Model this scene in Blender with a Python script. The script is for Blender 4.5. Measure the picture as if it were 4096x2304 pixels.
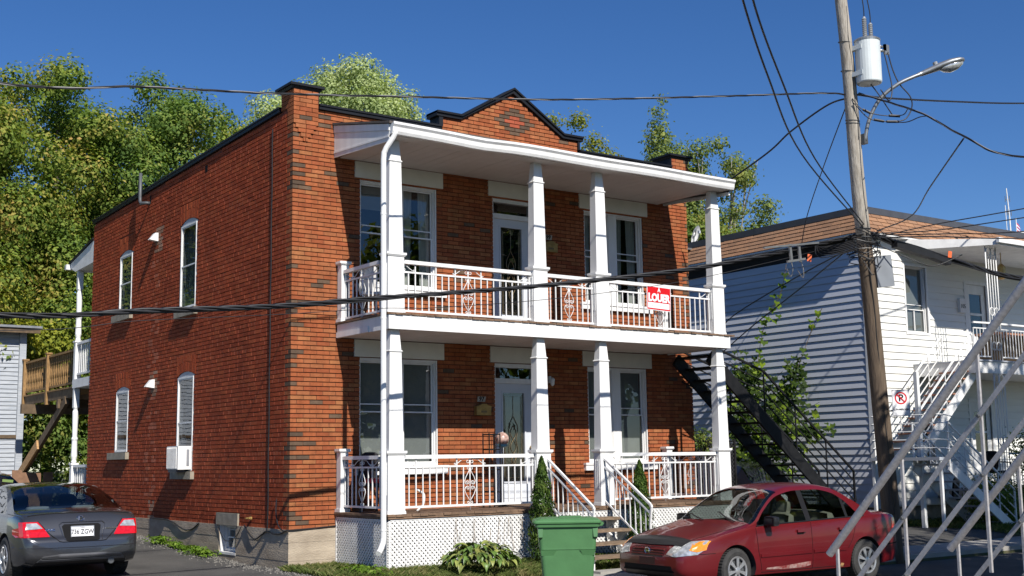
import bpy, bmesh, math, random
import numpy as np
from mathutils import Vector, Matrix
from mathutils.bvhtree import BVHTree
from mathutils.geometry import delaunay_2d_cdt

for o in list(bpy.data.objects):
    bpy.data.objects.remove(o)
SC = bpy.context.scene
COL = SC.collection
PI = math.pi

# ---------------------------------------------------------------- camera
cam_data = bpy.data.cameras.new('camera')
cam = bpy.data.objects.new('camera', cam_data)
COL.objects.link(cam)
SC.camera = cam
cam_data.sensor_width = 36.0
cam_data.lens = 4912.27 / 4096 * 36.0
cam_data.clip_start = 0.1
cam_data.clip_end = 2000
_r = Vector((0.81127391, -0.58448535, -0.01454358))
_u = Vector((-0.06975627, -0.12146011, 0.99014216))
_f = Vector((0.58049005, 0.802262, 0.13930894))
_m = Matrix((_r, _u, -_f)).transposed().to_4x4()
_m.translation = Vector((-8.4138, -17.5543, 1.6043))
cam.matrix_world = _m

# ---------------------------------------------------------------- light
SUN = Vector((-0.165, -1.0, 0.86)).normalized()
SUN_EL = math.asin(SUN.z)
SUN_AZ = math.atan2(SUN.x, SUN.y)
world = bpy.data.worlds.new("World")
SC.world = world
world.use_nodes = True
nt = world.node_tree
nt.nodes.clear()
sky = nt.nodes.new('ShaderNodeTexSky')
sky.sky_type = 'NISHITA'
sky.sun_disc = False
sky.sun_elevation = SUN_EL
sky.sun_rotation = SUN_AZ
sky.altitude = 1200
sky.air_density = 1.0
sky.dust_density = 0.1
sky.ozone_density = 4.5
bg = nt.nodes.new('ShaderNodeBackground')
bg.inputs['Strength'].default_value = 0.085
wo = nt.nodes.new('ShaderNodeOutputWorld')
hs = nt.nodes.new('ShaderNodeHueSaturation')
hs.inputs['Hue'].default_value = 0.509
hs.inputs['Saturation'].default_value = 1.22
nt.links.new(sky.outputs[0], hs.inputs['Color'])
nt.links.new(hs.outputs[0], bg.inputs[0])
nt.links.new(bg.outputs[0], wo.inputs[0])

sun_data = bpy.data.lights.new('sun', 'SUN')
sun_data.energy = 5.0
sun_data.angle = math.radians(0.5)
sun_data.color = (1.0, 0.955, 0.88)
sun = bpy.data.objects.new('sun', sun_data)
COL.objects.link(sun)
sun.rotation_euler = SUN.to_track_quat('Z', 'Y').to_euler()
sun.location = (0, -10, 30)

SC.view_settings.view_transform = 'Standard'
SC.view_settings.look = 'None'
SC.view_settings.gamma = 1
SC.view_settings.use_curve_mapping = False
SC.view_settings.exposure = 0.3
SC.render.engine = 'CYCLES'
SC.cycles.max_bounces = 6
SC.cycles.diffuse_bounces = 1
SC.cycles.transparent_max_bounces = 12

# ---------------------------------------------------------------- materials
def mat(name, col, rough=0.6, metal=0.0, var=0.12, vscale=4.0, bump=0.0, bscale=60.0, coat=0.0,
        tint=False, island=0.0, col2=None, stretch=None, spec=0.5, trans=0.0):
    """principled material; colour varied by 3d noise (var / col2), optional per-island or per-attribute tint"""
    m = bpy.data.materials.new(name)
    m.use_nodes = True
    n = m.node_tree
    n.nodes.clear()
    L = n.links.new
    out = n.nodes.new('ShaderNodeOutputMaterial')
    p = n.nodes.new('ShaderNodeBsdfPrincipled')
    p.inputs['Roughness'].default_value = rough
    p.inputs['Metallic'].default_value = metal
    p.inputs['Specular IOR Level'].default_value = spec
    if coat:
        p.inputs['Coat Weight'].default_value = coat
        p.inputs['Coat Roughness'].default_value = 0.04
    geo = n.nodes.new('ShaderNodeNewGeometry')
    src = geo.outputs['Position']
    if stretch:
        mp = n.nodes.new('ShaderNodeMapping')
        mp.inputs['Scale'].default_value = stretch
        L(src, mp.inputs['Vector'])
        src = mp.outputs[0]
    nz = n.nodes.new('ShaderNodeTexNoise')
    nz.inputs['Scale'].default_value = vscale
    nz.inputs['Detail'].default_value = 5
    L(src, nz.inputs['Vector'])
    a = Vector(col)
    lo = tuple(a * (1 - var)) if col2 is None else tuple(col)
    hi = tuple(a * (1 + var)) if col2 is None else tuple(col2)
    rm = n.nodes.new('ShaderNodeValToRGB')
    rm.color_ramp.elements[0].position = 0.32
    rm.color_ramp.elements[0].color = (*lo, 1)
    rm.color_ramp.elements[1].position = 0.68
    rm.color_ramp.elements[1].color = (*hi, 1)
    L(nz.outputs['Fac'], rm.inputs[0])
    c = rm.outputs[0]
    if tint:
        at = n.nodes.new('ShaderNodeAttribute')
        at.attribute_name = 'tint'
        mx = n.nodes.new('ShaderNodeMix')
        mx.data_type = 'RGBA'
        mx.blend_type = 'MULTIPLY'
        mx.inputs[0].default_value = 1
        L(c, mx.inputs[6]); L(at.outputs['Color'], mx.inputs[7])
        c = mx.outputs[2]
    if island:
        mr = n.nodes.new('ShaderNodeMapRange')
        mr.inputs['To Min'].default_value = 1 - island
        mr.inputs['To Max'].default_value = 1 + island
        L(geo.outputs['Random Per Island'], mr.inputs['Value'])
        mx = n.nodes.new('ShaderNodeVectorMath')
        mx.operation = 'SCALE'
        L(c, mx.inputs[0]); L(mr.outputs[0], mx.inputs['Scale'])
        c = mx.outputs[0]
    L(c, p.inputs['Base Color'])
    if bump:
        n2 = n.nodes.new('ShaderNodeTexNoise')
        n2.inputs['Scale'].default_value = bscale
        n2.inputs['Detail'].default_value = 6
        L(src, n2.inputs['Vector'])
        b = n.nodes.new('ShaderNodeBump')
        b.inputs['Strength'].default_value = bump
        b.inputs['Distance'].default_value = 0.01
        L(n2.outputs['Fac'], b.inputs['Height'])
        L(b.outputs[0], p.inputs['Normal'])
    L(p.outputs[0], out.inputs[0])
    return m

def glass_mat(name, tint=(0.62, 0.66, 0.66), refl=0.9, rough=0.0):
    m = bpy.data.materials.new(name)
    m.use_nodes = True
    n = m.node_tree
    n.nodes.clear()
    L = n.links.new
    out = n.nodes.new('ShaderNodeOutputMaterial')
    t = n.nodes.new('ShaderNodeBsdfTransparent')
    t.inputs[0].default_value = (*tint, 1)
    g = n.nodes.new('ShaderNodeBsdfGlossy')
    g.inputs['Roughness'].default_value = rough
    g.inputs['Color'].default_value = (refl, refl, refl, 1)
    lw = n.nodes.new('ShaderNodeLayerWeight')      # Schlick curve, same from both sides of the pane
    lw.inputs['Blend'].default_value = 0.5
    pw = n.nodes.new('ShaderNodeMath'); pw.operation = 'POWER'; pw.inputs[1].default_value = 5
    f = n.nodes.new('ShaderNodeMath'); f.operation = 'MULTIPLY_ADD'; f.inputs[1].default_value = 0.94; f.inputs[2].default_value = 0.06
    L(lw.outputs['Facing'], pw.inputs[0]); L(pw.outputs[0], f.inputs[0])
    mr = n.nodes.new('ShaderNodeMath')
    mr.operation = 'MULTIPLY'
    mr.inputs[1].default_value = 1.5
    mr.use_clamp = True
    # slight waviness of old glass
    geo = n.nodes.new('ShaderNodeNewGeometry')
    nz = n.nodes.new('ShaderNodeTexNoise')
    nz.inputs['Scale'].default_value = 2.5
    b = n.nodes.new('ShaderNodeBump')
    b.inputs['Strength'].default_value = 0.06
    b.inputs['Distance'].default_value = 0.02
    L(geo.outputs['Position'], nz.inputs['Vector'])
    L(nz.outputs['Fac'], b.inputs['Height'])
    L(b.outputs[0], g.inputs['Normal'])
    mx = n.nodes.new('ShaderNodeMixShader')
    L(f.outputs[0], mr.inputs[0])
    L(mr.outputs[0], mx.inputs[0])
    L(t.outputs[0], mx.inputs[1])
    L(g.outputs[0], mx.inputs[2])
    L(mx.outputs[0], out.inputs[0])
    return m

def leaf_mat(name, c1, c2, c3, pscale=0.6, transl=0.35, rough=0.65, vary=0.22, c3pos=0.74):
    m = bpy.data.materials.new(name)
    m.use_nodes = True
    n = m.node_tree
    n.nodes.clear()
    L = n.links.new
    out = n.nodes.new('ShaderNodeOutputMaterial')
    geo = n.nodes.new('ShaderNodeNewGeometry')
    nz = n.nodes.new('ShaderNodeTexNoise')
    nz.inputs['Scale'].default_value = pscale
    nz.inputs['Detail'].default_value = 3
    L(geo.outputs['Position'], nz.inputs['Vector'])
    ad = n.nodes.new('ShaderNodeMath')
    ad.operation = 'MULTIPLY_ADD'
    ad.inputs[1].default_value = 0.3
    L(geo.outputs['Random Per Island'], ad.inputs[0])
    sb = n.nodes.new('ShaderNodeMath')
    sb.operation = 'SUBTRACT'
    sb.inputs[1].default_value = 0.15
    L(nz.outputs['Fac'], sb.inputs[0])
    L(sb.outputs[0], ad.inputs[2])
    rm = n.nodes.new('ShaderNodeValToRGB')
    e = rm.color_ramp.elements
    e[0].position = 0.35; e[0].color = (*c1, 1)
    e[1].position = 0.56; e[1].color = (*c2, 1)
    x = e.new(c3pos); x.color = (*c3, 1)
    L(ad.outputs[0], rm.inputs[0])
    mr = n.nodes.new('ShaderNodeMapRange')
    mr.inputs['To Min'].default_value = 1 - vary
    mr.inputs['To Max'].default_value = 1 + vary
    L(geo.outputs['Random Per Island'], mr.inputs['Value'])
    sc = n.nodes.new('ShaderNodeVectorMath')
    sc.operation = 'SCALE'
    L(rm.outputs[0], sc.inputs[0]); L(mr.outputs[0], sc.inputs['Scale'])
    p = n.nodes.new('ShaderNodeBsdfPrincipled')
    p.inputs['Roughness'].default_value = rough
    p.inputs['Specular IOR Level'].default_value = 0.2
    L(sc.outputs[0], p.inputs['Base Color'])
    t = n.nodes.new('ShaderNodeBsdfTranslucent')
    s2 = n.nodes.new('ShaderNodeVectorMath')
    s2.operation = 'MULTIPLY'
    s2.inputs[1].default_value = (1.5, 1.6, 0.7)
    L(sc.outputs[0], s2.inputs[0])
    L(s2.outputs[0], t.inputs['Color'])
    mx = n.nodes.new('ShaderNodeMixShader')
    mx.inputs[0].default_value = transl
    L(p.outputs[0], mx.inputs[1]); L(t.outputs[0], mx.inputs[2])
    L(mx.outputs[0], out.inputs[0])
    return m

M = {}
M['mortar'] = mat('mortar', (0.13, 0.045, 0.024), 0.95, var=.25, vscale=14, bump=.6, bscale=90)
M['mortar_paint'] = mat('painted_mortar', (0.20, 0.042, 0.018), 0.85, var=.2, vscale=3, bump=.5, bscale=90)
M['brick'] = mat('face_brick', (1, 1, 1), 0.9, spec=.2, var=.16, vscale=9, bump=.9, bscale=70, tint=True, stretch=(1, 1, .4))
M['pbrick'] = mat('painted_brick', (1, 1, 1), 0.8, var=.14, vscale=1.3, bump=.7, bscale=55, tint=True, spec=.15)
M['white'] = mat('white_paint', (0.78, 0.775, 0.76), 0.45, var=.07, vscale=2.2, stretch=(3, 3, .45), bump=.12, bscale=30)
M['white_old'] = mat('worn_white_paint', (0.76, 0.75, 0.73), 0.55, var=.11, vscale=4, bump=.15, bscale=40)
M['cream'] = mat('cream_lintel_paint', (0.72, 0.69, 0.61), 0.6, var=.05, vscale=4, bump=.1, bscale=40)
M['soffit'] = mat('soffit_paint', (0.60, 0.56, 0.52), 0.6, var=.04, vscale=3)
M['vinyl_white'] = mat('white_vinyl_siding', (0.80, 0.79, 0.74), 0.45, var=.04, vscale=1.5, stretch=(.6, .6, 4))
M['vinyl_grey'] = mat('grey_vinyl_siding', (0.60, 0.62, 0.68), 0.42, var=.05, vscale=1.2, stretch=(.6, .4, 4))
M['grey_trim'] = mat('grey_trim', (0.42, 0.44, 0.48), 0.5, var=.05)
M['black_metal'] = mat('black_flashing', (0.012, 0.013, 0.016), 0.45, spec=.25, metal=0.0, var=.3, vscale=2)
M['black_paint'] = mat('black_stair_paint', (0.012, 0.012, 0.013), 0.55, var=.3, vscale=9, bump=.1, spec=.2)
M['concrete'] = mat('foundation_concrete', (0.46, 0.385, 0.29), 0.92, col2=(0.31, 0.25, 0.185), vscale=2.2, bump=.9, bscale=26, stretch=(1, 1, 2.5))
M['concrete_sill'] = mat('concrete_sill', (0.30, 0.26, 0.20), 0.9, var=.18, vscale=8, bump=.5, bscale=50)
M['sidewalk'] = mat('sidewalk_concrete', (0.34, 0.32, 0.29), 0.93, var=.12, vscale=2.5, bump=.5, bscale=80)
M['asphalt'] = mat('asphalt', (0.052, 0.050, 0.048), 0.92, col2=(0.10, 0.095, 0.088), vscale=1.1, bump=1.0, bscale=130)
M['gravel'] = mat('loose_gravel', (0.16, 0.15, 0.135), 0.95, var=.45, vscale=60, bump=1.0, bscale=90)
M['soil'] = mat('soil', (0.10, 0.085, 0.05), 0.95, col2=(0.06, 0.075, 0.025), vscale=5, bump=.8, bscale=50)
M['lawn'] = mat('lawn_base', (0.075, 0.095, 0.028), 0.95, col2=(0.12, 0.11, 0.05), vscale=2.2, bump=.8, bscale=60)
M['deck'] = mat('deck_boards', (0.17, 0.105, 0.065), 0.85, var=.3, vscale=7, bump=.4, bscale=50, island=.2)
M['tread'] = mat('stair_tread_wood', (0.20, 0.14, 0.09), 0.85, var=.28, vscale=9, bump=.4, stretch=(1, 6, 6))
M['cedar_wood'] = mat('treated_wood', (0.28, 0.16, 0.06), 0.8, var=.3, vscale=9, bump=.3, stretch=(3, 3, 1))
M['new_wood'] = mat('new_lumber', (0.42, 0.24, 0.10), 0.75, var=.15, vscale=6, stretch=(1, 1, 6))
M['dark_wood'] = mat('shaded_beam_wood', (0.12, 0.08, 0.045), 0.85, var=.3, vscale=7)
M['shed'] = mat('weathered_clapboard', (0.31, 0.34, 0.38), 0.85, col2=(0.46, 0.48, 0.51), vscale=7, bump=.5, bscale=30, stretch=(.5, 1, 9))
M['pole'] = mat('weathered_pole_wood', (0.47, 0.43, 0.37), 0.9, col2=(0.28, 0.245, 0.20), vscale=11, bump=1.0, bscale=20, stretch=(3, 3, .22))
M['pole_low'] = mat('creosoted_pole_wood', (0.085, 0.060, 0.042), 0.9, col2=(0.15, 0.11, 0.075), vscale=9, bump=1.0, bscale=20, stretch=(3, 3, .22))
M['shingle'] = mat('brown_shingle', (0.30, 0.165, 0.095), 0.95, var=.12, vscale=3, bump=.6, bscale=180, island=0)
M['roof'] = mat('roof_gravel', (0.12, 0.115, 0.11), 0.95, var=.2)
M['porch_shingle'] = mat('porch_roof_shingle', (0.10, 0.085, 0.075), 0.95, var=.25, vscale=9)
M['glass'] = glass_mat('window_glass')
M['car_glass'] = glass_mat('car_glass', (0.42, 0.47, 0.46))
M['curtain'] = mat('curtain_cloth', (0.62, 0.60, 0.55), 0.9, var=.1, vscale=10, stretch=(12, 12, .4))
M['blind_grey'] = mat('grey_window_blind', (0.13, 0.15, 0.16), 0.8, var=.25, vscale=3, stretch=(1, 3, .5))
M['blind'] = mat('window_blind', (0.36, 0.355, 0.34), 0.8, var=.05)
M['room'] = mat('dark_room', (0.035, 0.03, 0.028), 0.9)
M['brass'] = mat('brass', (0.42, 0.28, 0.10), 0.42, metal=.6, var=.2, vscale=12)
M['plaque'] = mat('plaque_stone', (0.42, 0.36, 0.28), 0.7)
M['ink'] = mat('black_lettering', (0.012, 0.012, 0.013), 0.8, var=0, spec=.08)
M['red'] = mat('red_sign_paint', (0.62, 0.012, 0.018), 0.35, var=.02)
M['signwhite'] = mat('sign_white', (0.82, 0.82, 0.84), 0.4, var=.01)
M['purple_ink'] = mat('faded_marker', (0.45, 0.42, 0.68), 0.6, var=.2, vscale=40)
M['galv'] = mat('galvanised_steel', (0.34, 0.35, 0.36), 0.42, metal=.7, var=.15, vscale=9)
M['xfmr'] = mat('transformer_paint', (0.62, 0.66, 0.66), 0.4, var=.04)
M['insul'] = mat('grey_porcelain', (0.30, 0.31, 0.32), 0.3)
M['rubber'] = mat('tyre_rubber', (0.032, 0.031, 0.030), 0.8, var=.25, vscale=14)
M['cable'] = mat('cable_sheath', (0.018, 0.018, 0.020), 0.45, var=.2)
M['cable_bare'] = mat('bare_aluminium_wire', (0.30, 0.29, 0.28), 0.4, metal=.6)
M['black_plastic'] = mat('black_plastic', (0.014, 0.014, 0.016), 0.35, var=.1, spec=.35)
M['chrome'] = mat('chrome', (0.75, 0.75, 0.76), 0.12, metal=1.0, var=.02)
M['hubcap'] = mat('hubcap_silver', (0.55, 0.55, 0.56), 0.32, metal=.7, var=.1)
M['lamp_clear'] = mat('clear_lamp_lens', (0.55, 0.56, 0.55), 0.08, metal=.45, var=.3, vscale=20, coat=1)
M['lamp_amber'] = mat('amber_lens', (0.80, 0.26, 0.015), 0.12, var=.2, vscale=25, coat=1)
M['lamp_red'] = mat('red_lens', (0.55, 0.008, 0.012), 0.12, var=.2, vscale=25, coat=1)
M['paint_red'] = mat('dark_red_car_paint', (0.12, 0.005, 0.008), 0.34, metal=.1, var=.10, vscale=2, coat=.55)
M['paint_grey'] = mat('charcoal_car_paint', (0.072, 0.074, 0.081), 0.27, metal=.65, var=.06, vscale=3, coat=1)
M['paint_black'] = mat('black_car_paint', (0.012, 0.013, 0.02), 0.25, var=.1, coat=1)
M['beige'] = mat('beige_upholstery', (0.46, 0.42, 0.33), 0.85)
M['dark_trim'] = mat('dark_cabin_trim', (0.035, 0.035, 0.038), 0.85, spec=.15)
M['rust'] = mat('faded_scraped_paint', (0.42, 0.30, 0.27), 0.7, col2=(0.22, 0.02, 0.02), vscale=14)
M['bin'] = mat('green_bin_plastic', (0.070, 0.185, 0.068), 0.48, var=.07, vscale=5, bump=.1, bscale=20)
M['rail_white'] = mat('grey_rail_enamel', (0.40, 0.385, 0.385), 0.4, var=.13, vscale=45, bump=.15, bscale=60)
M['bark'] = mat('tree_bark', (0.12, 0.10, 0.08), 0.95, var=.3, vscale=9, bump=.6)
M['bark_pale'] = mat('pale_bark', (0.30, 0.27, 0.24), 0.9, var=.2, vscale=9)
M['vine_stem'] = mat('vine_stem', (0.18, 0.13, 0.08), 0.9)
M['fence_mesh'] = mat('fence_wire', (0.05, 0.05, 0.055), 0.5)
M['lantern'] = mat('pale_glass_globe', (0.62, 0.45, 0.38), 0.3, col2=(0.25, 0.12, 0.10), vscale=16)
M['rust_tread'] = mat('red_brown_tread', (0.34, 0.16, 0.10), 0.8, var=.2, vscale=8)
M['acgrille'] = mat('air_conditioner_fins', (0.35, 0.37, 0.40), 0.4, metal=.4)
M['pale_stucco'] = mat('pale_old_paint', (0.45, 0.26, 0.20), 0.9, col2=(0.22, 0.06, 0.035), vscale=9)
M['bare_brick'] = mat('bare_patch_brick', (0.40, 0.31, 0.22), 0.9, var=.25, vscale=12)
M['fabric_blue'] = mat('dark_blue_plastic', (0.02, 0.03, 0.09), 0.5)
M['galv_dark'] = mat('dark_pipe', (0.075, 0.08, 0.085), 0.5, var=.15)
M['galv_box'] = mat('grey_box_paint', (0.24, 0.26, 0.29), 0.45, var=.1)
M['dark_flash'] = mat('charcoal_flashing', (0.06, 0.062, 0.07), 0.45, var=.1)
M['weed_flat'] = mat('lime_sticker', (0.16, 0.24, 0.06), 0.5, var=.05)
M['vine_blue'] = mat('pale_blue_collar', (0.12, 0.34, 0.45), 0.4)
M['fence_board'] = mat('brown_fence_board', (0.22, 0.12, 0.07), 0.85, var=.2, vscale=8)
M['brown_wall'] = mat('plain_brown_wall', (0.50, 0.42, 0.34), 0.9, var=.15)
M['dry_stem'] = mat('dry_stem', (0.36, 0.29, 0.22), 0.9)
M['head_mortar'] = mat('head_joint_mortar', (0.17, 0.065, 0.034), 0.95, var=.2, vscale=20)
M['head_paint'] = mat('painted_head_joint', (0.55, 0.22, 0.14), 0.8, var=.2, vscale=6, spec=.15)
M['tag'] = mat('orange_tag', (0.75, 0.13, 0.03), 0.5, var=.05)

M['leaf_maple'] = leaf_mat('maple_leaves', (0.10, 0.165, 0.028), (0.205, 0.265, 0.045), (0.45, 0.28, 0.09), pscale=.6, c3pos=.86)
M['leaf_dark'] = leaf_mat('dark_green_leaves', (0.09, 0.16, 0.035), (0.16, 0.24, 0.05), (0.30, 0.24, 0.07), pscale=.7, c3pos=.88)
M['leaf_pale'] = leaf_mat('pale_green_leaves', (0.28, 0.35, 0.14), (0.37, 0.44, 0.20), (0.46, 0.50, 0.26), pscale=.9)
M['leaf_yellow'] = leaf_mat('yellow_green_leaves', (0.19, 0.23, 0.03), (0.30, 0.31, 0.04), (0.42, 0.38, 0.05), pscale=.6)
M['leaf_poplar'] = leaf_mat('poplar_leaves', (0.13, 0.18, 0.05), (0.19, 0.24, 0.07), (0.26, 0.27, 0.07), pscale=1.2)
M['leaf_purple'] = leaf_mat('purple_leaves', (0.10, 0.08, 0.09), (0.13, 0.11, 0.10), (0.10, 0.12, 0.05), pscale=1.2)
M['cedar'] = leaf_mat('cedar_foliage', (0.035, 0.075, 0.012), (0.06, 0.11, 0.018), (0.09, 0.13, 0.02), pscale=5, transl=.2)
M['hosta'] = leaf_mat('hosta_leaves', (0.10, 0.16, 0.03), (0.19, 0.24, 0.06), (0.30, 0.30, 0.09), pscale=4, transl=.25, rough=.4)
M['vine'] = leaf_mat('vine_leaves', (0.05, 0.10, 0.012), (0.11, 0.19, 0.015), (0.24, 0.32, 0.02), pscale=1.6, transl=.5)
M['leaf_yellow2'] = leaf_mat('olive_yellow_leaves', (0.17, 0.20, 0.03), (0.25, 0.27, 0.05), (0.32, 0.31, 0.07), pscale=1.2)
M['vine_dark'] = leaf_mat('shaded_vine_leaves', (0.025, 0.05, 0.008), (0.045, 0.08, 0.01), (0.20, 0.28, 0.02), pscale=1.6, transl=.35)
M['grass'] = leaf_mat('grass_blades', (0.09, 0.13, 0.03), (0.14, 0.17, 0.05), (0.23, 0.20, 0.09), pscale=3, transl=.3)
M['weed'] = leaf_mat('weed_leaves', (0.10, 0.19, 0.02), (0.15, 0.25, 0.03), (0.2, 0.28, 0.05), pscale=5, transl=.35)

# ---------------------------------------------------------------- helpers
class MB:
    """mesh collector; optional transform T applied to everything added"""
    def __init__(s, T=None):
        s.v = []; s.f = []; s.mi = []; s.T = T; s.cur = 0
    def add(s, vs, fs):
        b = len(s.v)
        if s.T is not None:
            vs = [s.T @ Vector(p) for p in vs]
        s.v.extend([tuple(p) for p in vs])
        for q in fs:
            s.f.append(tuple(i + b for i in q)); s.mi.append(s.cur)
    def box(s, x0, x1, y0, y1, z0, z1):
        s.add([(x0, y0, z0), (x1, y0, z0), (x1, y1, z0), (x0, y1, z0), (x0, y0, z1), (x1, y0, z1), (x1, y1, z1), (x0, y1, z1)],
              [(0, 3, 2, 1), (4, 5, 6, 7), (0, 1, 5, 4), (1, 2, 6, 5), (2, 3, 7, 6), (3, 0, 4, 7)])
        return s
    def bar(s, p0, p1, w, h, up=(0, 0, 1)):
        p0 = Vector(p0); p1 = Vector(p1); d = (p1 - p0).normalized(); up = Vector(up)
        sx = d.cross(up)
        if sx.length < 1e-4: sx = d.cross(Vector((1, 0, 0)))
        sx.normalize(); sz = sx.cross(d).normalized()
        vs = []
        for p in (p0, p1):
            for a, b in ((-1, -1), (1, -1), (1, 1), (-1, 1)):
                vs.append(p + sx * (a * w / 2) + sz * (b * h / 2))
        s.add(vs, [(0, 1, 2, 3), (7, 6, 5, 4), (0, 4, 5, 1), (1, 5, 6, 2), (2, 6, 7, 3), (3, 7, 4, 0)])
        return s
    def tube(s, pts, r, n=6, cap=True, r1=None):
        pts = [Vector(p) for p in pts]
        N = len(pts); vs = []; fs = []
        prev = None
        for i, p in enumerate(pts):
            d = (pts[min(i + 1, N - 1)] - pts[max(i - 1, 0)])
            if d.length < 1e-9: d = Vector((0, 0, 1))
            d.normalize()
            if prev is None:
                a = d.cross(Vector((0, 0, 1)))
                if a.length < 1e-3: a = d.cross(Vector((1, 0, 0)))
            else:
                a = prev - d * prev.dot(d)
                if a.length < 1e-6: a = d.cross(Vector((1, 0, 0)))
            a.normalize(); prev = a; b = d.cross(a)
            rr = r if r1 is None else r + (r1 - r) * i / (N - 1)
            for k in range(n):
                t = 2 * PI * k / n
                vs.append(p + a * (rr * math.cos(t)) + b * (rr * math.sin(t)))
        for i in range(N - 1):
            for k in range(n):
                fs.append((i * n + k, i * n + (k + 1) % n, (i + 1) * n + (k + 1) % n, (i + 1) * n + k))
        if cap:
            fs.append(tuple(range(n - 1, -1, -1))); fs.append(tuple((N - 1) * n + k for k in range(n)))
        s.add(vs, fs)
        return s
    def lathe(s, prof, c, axis=(0, 0, 1), n=16, caps=(True, True)):
        """prof: list of (radius, height) along axis from c"""
        ax = Vector(axis).normalized(); c = Vector(c)
        a = ax.cross(Vector((0, 0, 1)))
        if a.length < 1e-3: a = Vector((1, 0, 0))
        a.normalize(); b = ax.cross(a)
        vs = []; fs = []
        for r, h in prof:
            for k in range(n):
                t = 2 * PI * k / n
                vs.append(c + ax * h + a * (r * math.cos(t)) + b * (r * math.sin(t)))
        for i in range(len(prof) - 1):
            for k in range(n):
                fs.append((i * n + k, i * n + (k + 1) % n, (i + 1) * n + (k + 1) % n, (i + 1) * n + k))
        if caps[0]: fs.append(tuple(range(n - 1, -1, -1)))
        if caps[1]: fs.append(tuple((len(prof) - 1) * n + k for k in range(n)))
        s.add(vs, fs)
        return s
    def frustum(s, cx, cy, z0, z1, hx0, hy0, hx1, hy1):
        s.add([(cx - hx0, cy - hy0, z0), (cx + hx0, cy - hy0, z0), (cx + hx0, cy + hy0, z0), (cx - hx0, cy + hy0, z0),
               (cx - hx1, cy - hy1, z1), (cx + hx1, cy - hy1, z1), (cx + hx1, cy + hy1, z1), (cx - hx1, cy + hy1, z1)],
              [(0, 3, 2, 1), (4, 5, 6, 7), (0, 1, 5, 4), (1, 2, 6, 5), (2, 3, 7, 6), (3, 0, 4, 7)])
        return s
    def prism(s, poly, fn, d0, d1):
        """poly: 2d points, fn(u, v, d) -> 3d point"""
        n = len(poly)
        vs = [fn(u, v, d0) for u, v in poly] + [fn(u, v, d1) for u, v in poly]
        fs = [tuple(range(n)), tuple(range(2 * n - 1, n - 1, -1))]
        for i in range(n):
            j = (i + 1) % n
            fs.append((i, i + n, j + n, j))
        s.add(vs, fs)
        return s
    def mesh(s, name, mats, smooth=False):
        me = bpy.data.meshes.new(name)
        me.from_pydata(s.v, [], s.f)
        for m in (mats if isinstance(mats, (list, tuple)) else [mats]):
            me.materials.append(m)
        if any(s.mi):
            me.polygons.foreach_set('material_index', s.mi)
        if smooth:
            me.polygons.foreach_set('use_smooth', [True] * len(me.polygons))
        me.update()
        return me
    def build(s, name, mats, parent=None, smooth=False, loc=None):
        return link(name, s.mesh(name, mats, smooth), parent, loc)

def build_parts(name, mats, parent, fns, T=None):
    """one object per callable, each drawing into its own collector"""
    out = []
    for f in fns:
        b = MB(T); f(b); out.append(b.build(name, mats, parent))
    return out

def link(name, me, parent=None, loc=None):
    o = bpy.data.objects.new(name, me)
    COL.objects.link(o)
    if parent is not None: o.parent = parent
    if loc is not None: o.location = loc
    return o

def tag(o, label=None, cat=None, group=None, kind=None):
    if label: o['label'] = label
    if cat: o['category'] = cat
    if group: o['group'] = group
    if kind: o['kind'] = kind
    return o

def thing(name, label, cat, loc=(0, 0, 0), rz=0, group=None):
    o = bpy.data.objects.new(name, None)
    o.empty_display_size = .3
    COL.objects.link(o)
    o.location = loc; o.rotation_euler = (0, 0, rz)
    return tag(o, label, cat, group)

def np_mesh(name, verts, nper, mats, parent=None, tint=None):
    """verts: (N*nper,3) array of independent polygons with nper corners each"""
    verts = np.ascontiguousarray(verts, dtype=np.float32)
    nv = len(verts); nf = nv // nper
    me = bpy.data.meshes.new(name)
    me.vertices.add(nv); me.loops.add(nv); me.polygons.add(nf)
    me.vertices.foreach_set('co', verts.ravel())
    me.loops.foreach_set('vertex_index', np.arange(nv, dtype=np.int32))
    me.polygons.foreach_set('loop_start', np.arange(0, nv, nper, dtype=np.int32))
    me.polygons.foreach_set('loop_total', np.full(nf, nper, dtype=np.int32))
    me.materials.append(mats)
    me.update(calc_edges=True)
    return link(name, me, parent)

def set_tint(me, cols):
    """cols: one rgb per vertex"""
    at = me.attributes.new('tint', 'FLOAT_COLOR', 'POINT')
    a = np.ones((len(me.vertices), 4), dtype=np.float32)
    a[:, :3] = cols
    at.data.foreach_set('color', a.ravel())

def text_mesh(body, size, mat_, name, parent, origin, xdir, ydir, depth=0.002, bold=0.0, align='CENTER', sx=1.0):
    cu = bpy.data.curves.new(name, 'FONT')
    cu.body = body; cu.size = size; cu.align_x = align; cu.align_y = 'CENTER'
    cu.extrude = depth; cu.offset = bold; cu.resolution_u = 3
    ob = bpy.data.objects.new(name + '_tmp', cu)
    COL.objects.link(ob)
    dg = bpy.context.evaluated_depsgraph_get()
    me = bpy.data.meshes.new_from_object(ob.evaluated_get(dg))
    bpy.data.objects.remove(ob)
    x = Vector(xdir).normalized(); y = Vector(ydir).normalized(); z = x.cross(y)
    T = Matrix((x * sx, y, z)).transposed().to_4x4(); T.translation = Vector(origin)
    me.transform(T)
    me.materials.clear(); me.materials.append(mat_)
    return link(name, me, parent)

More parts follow.
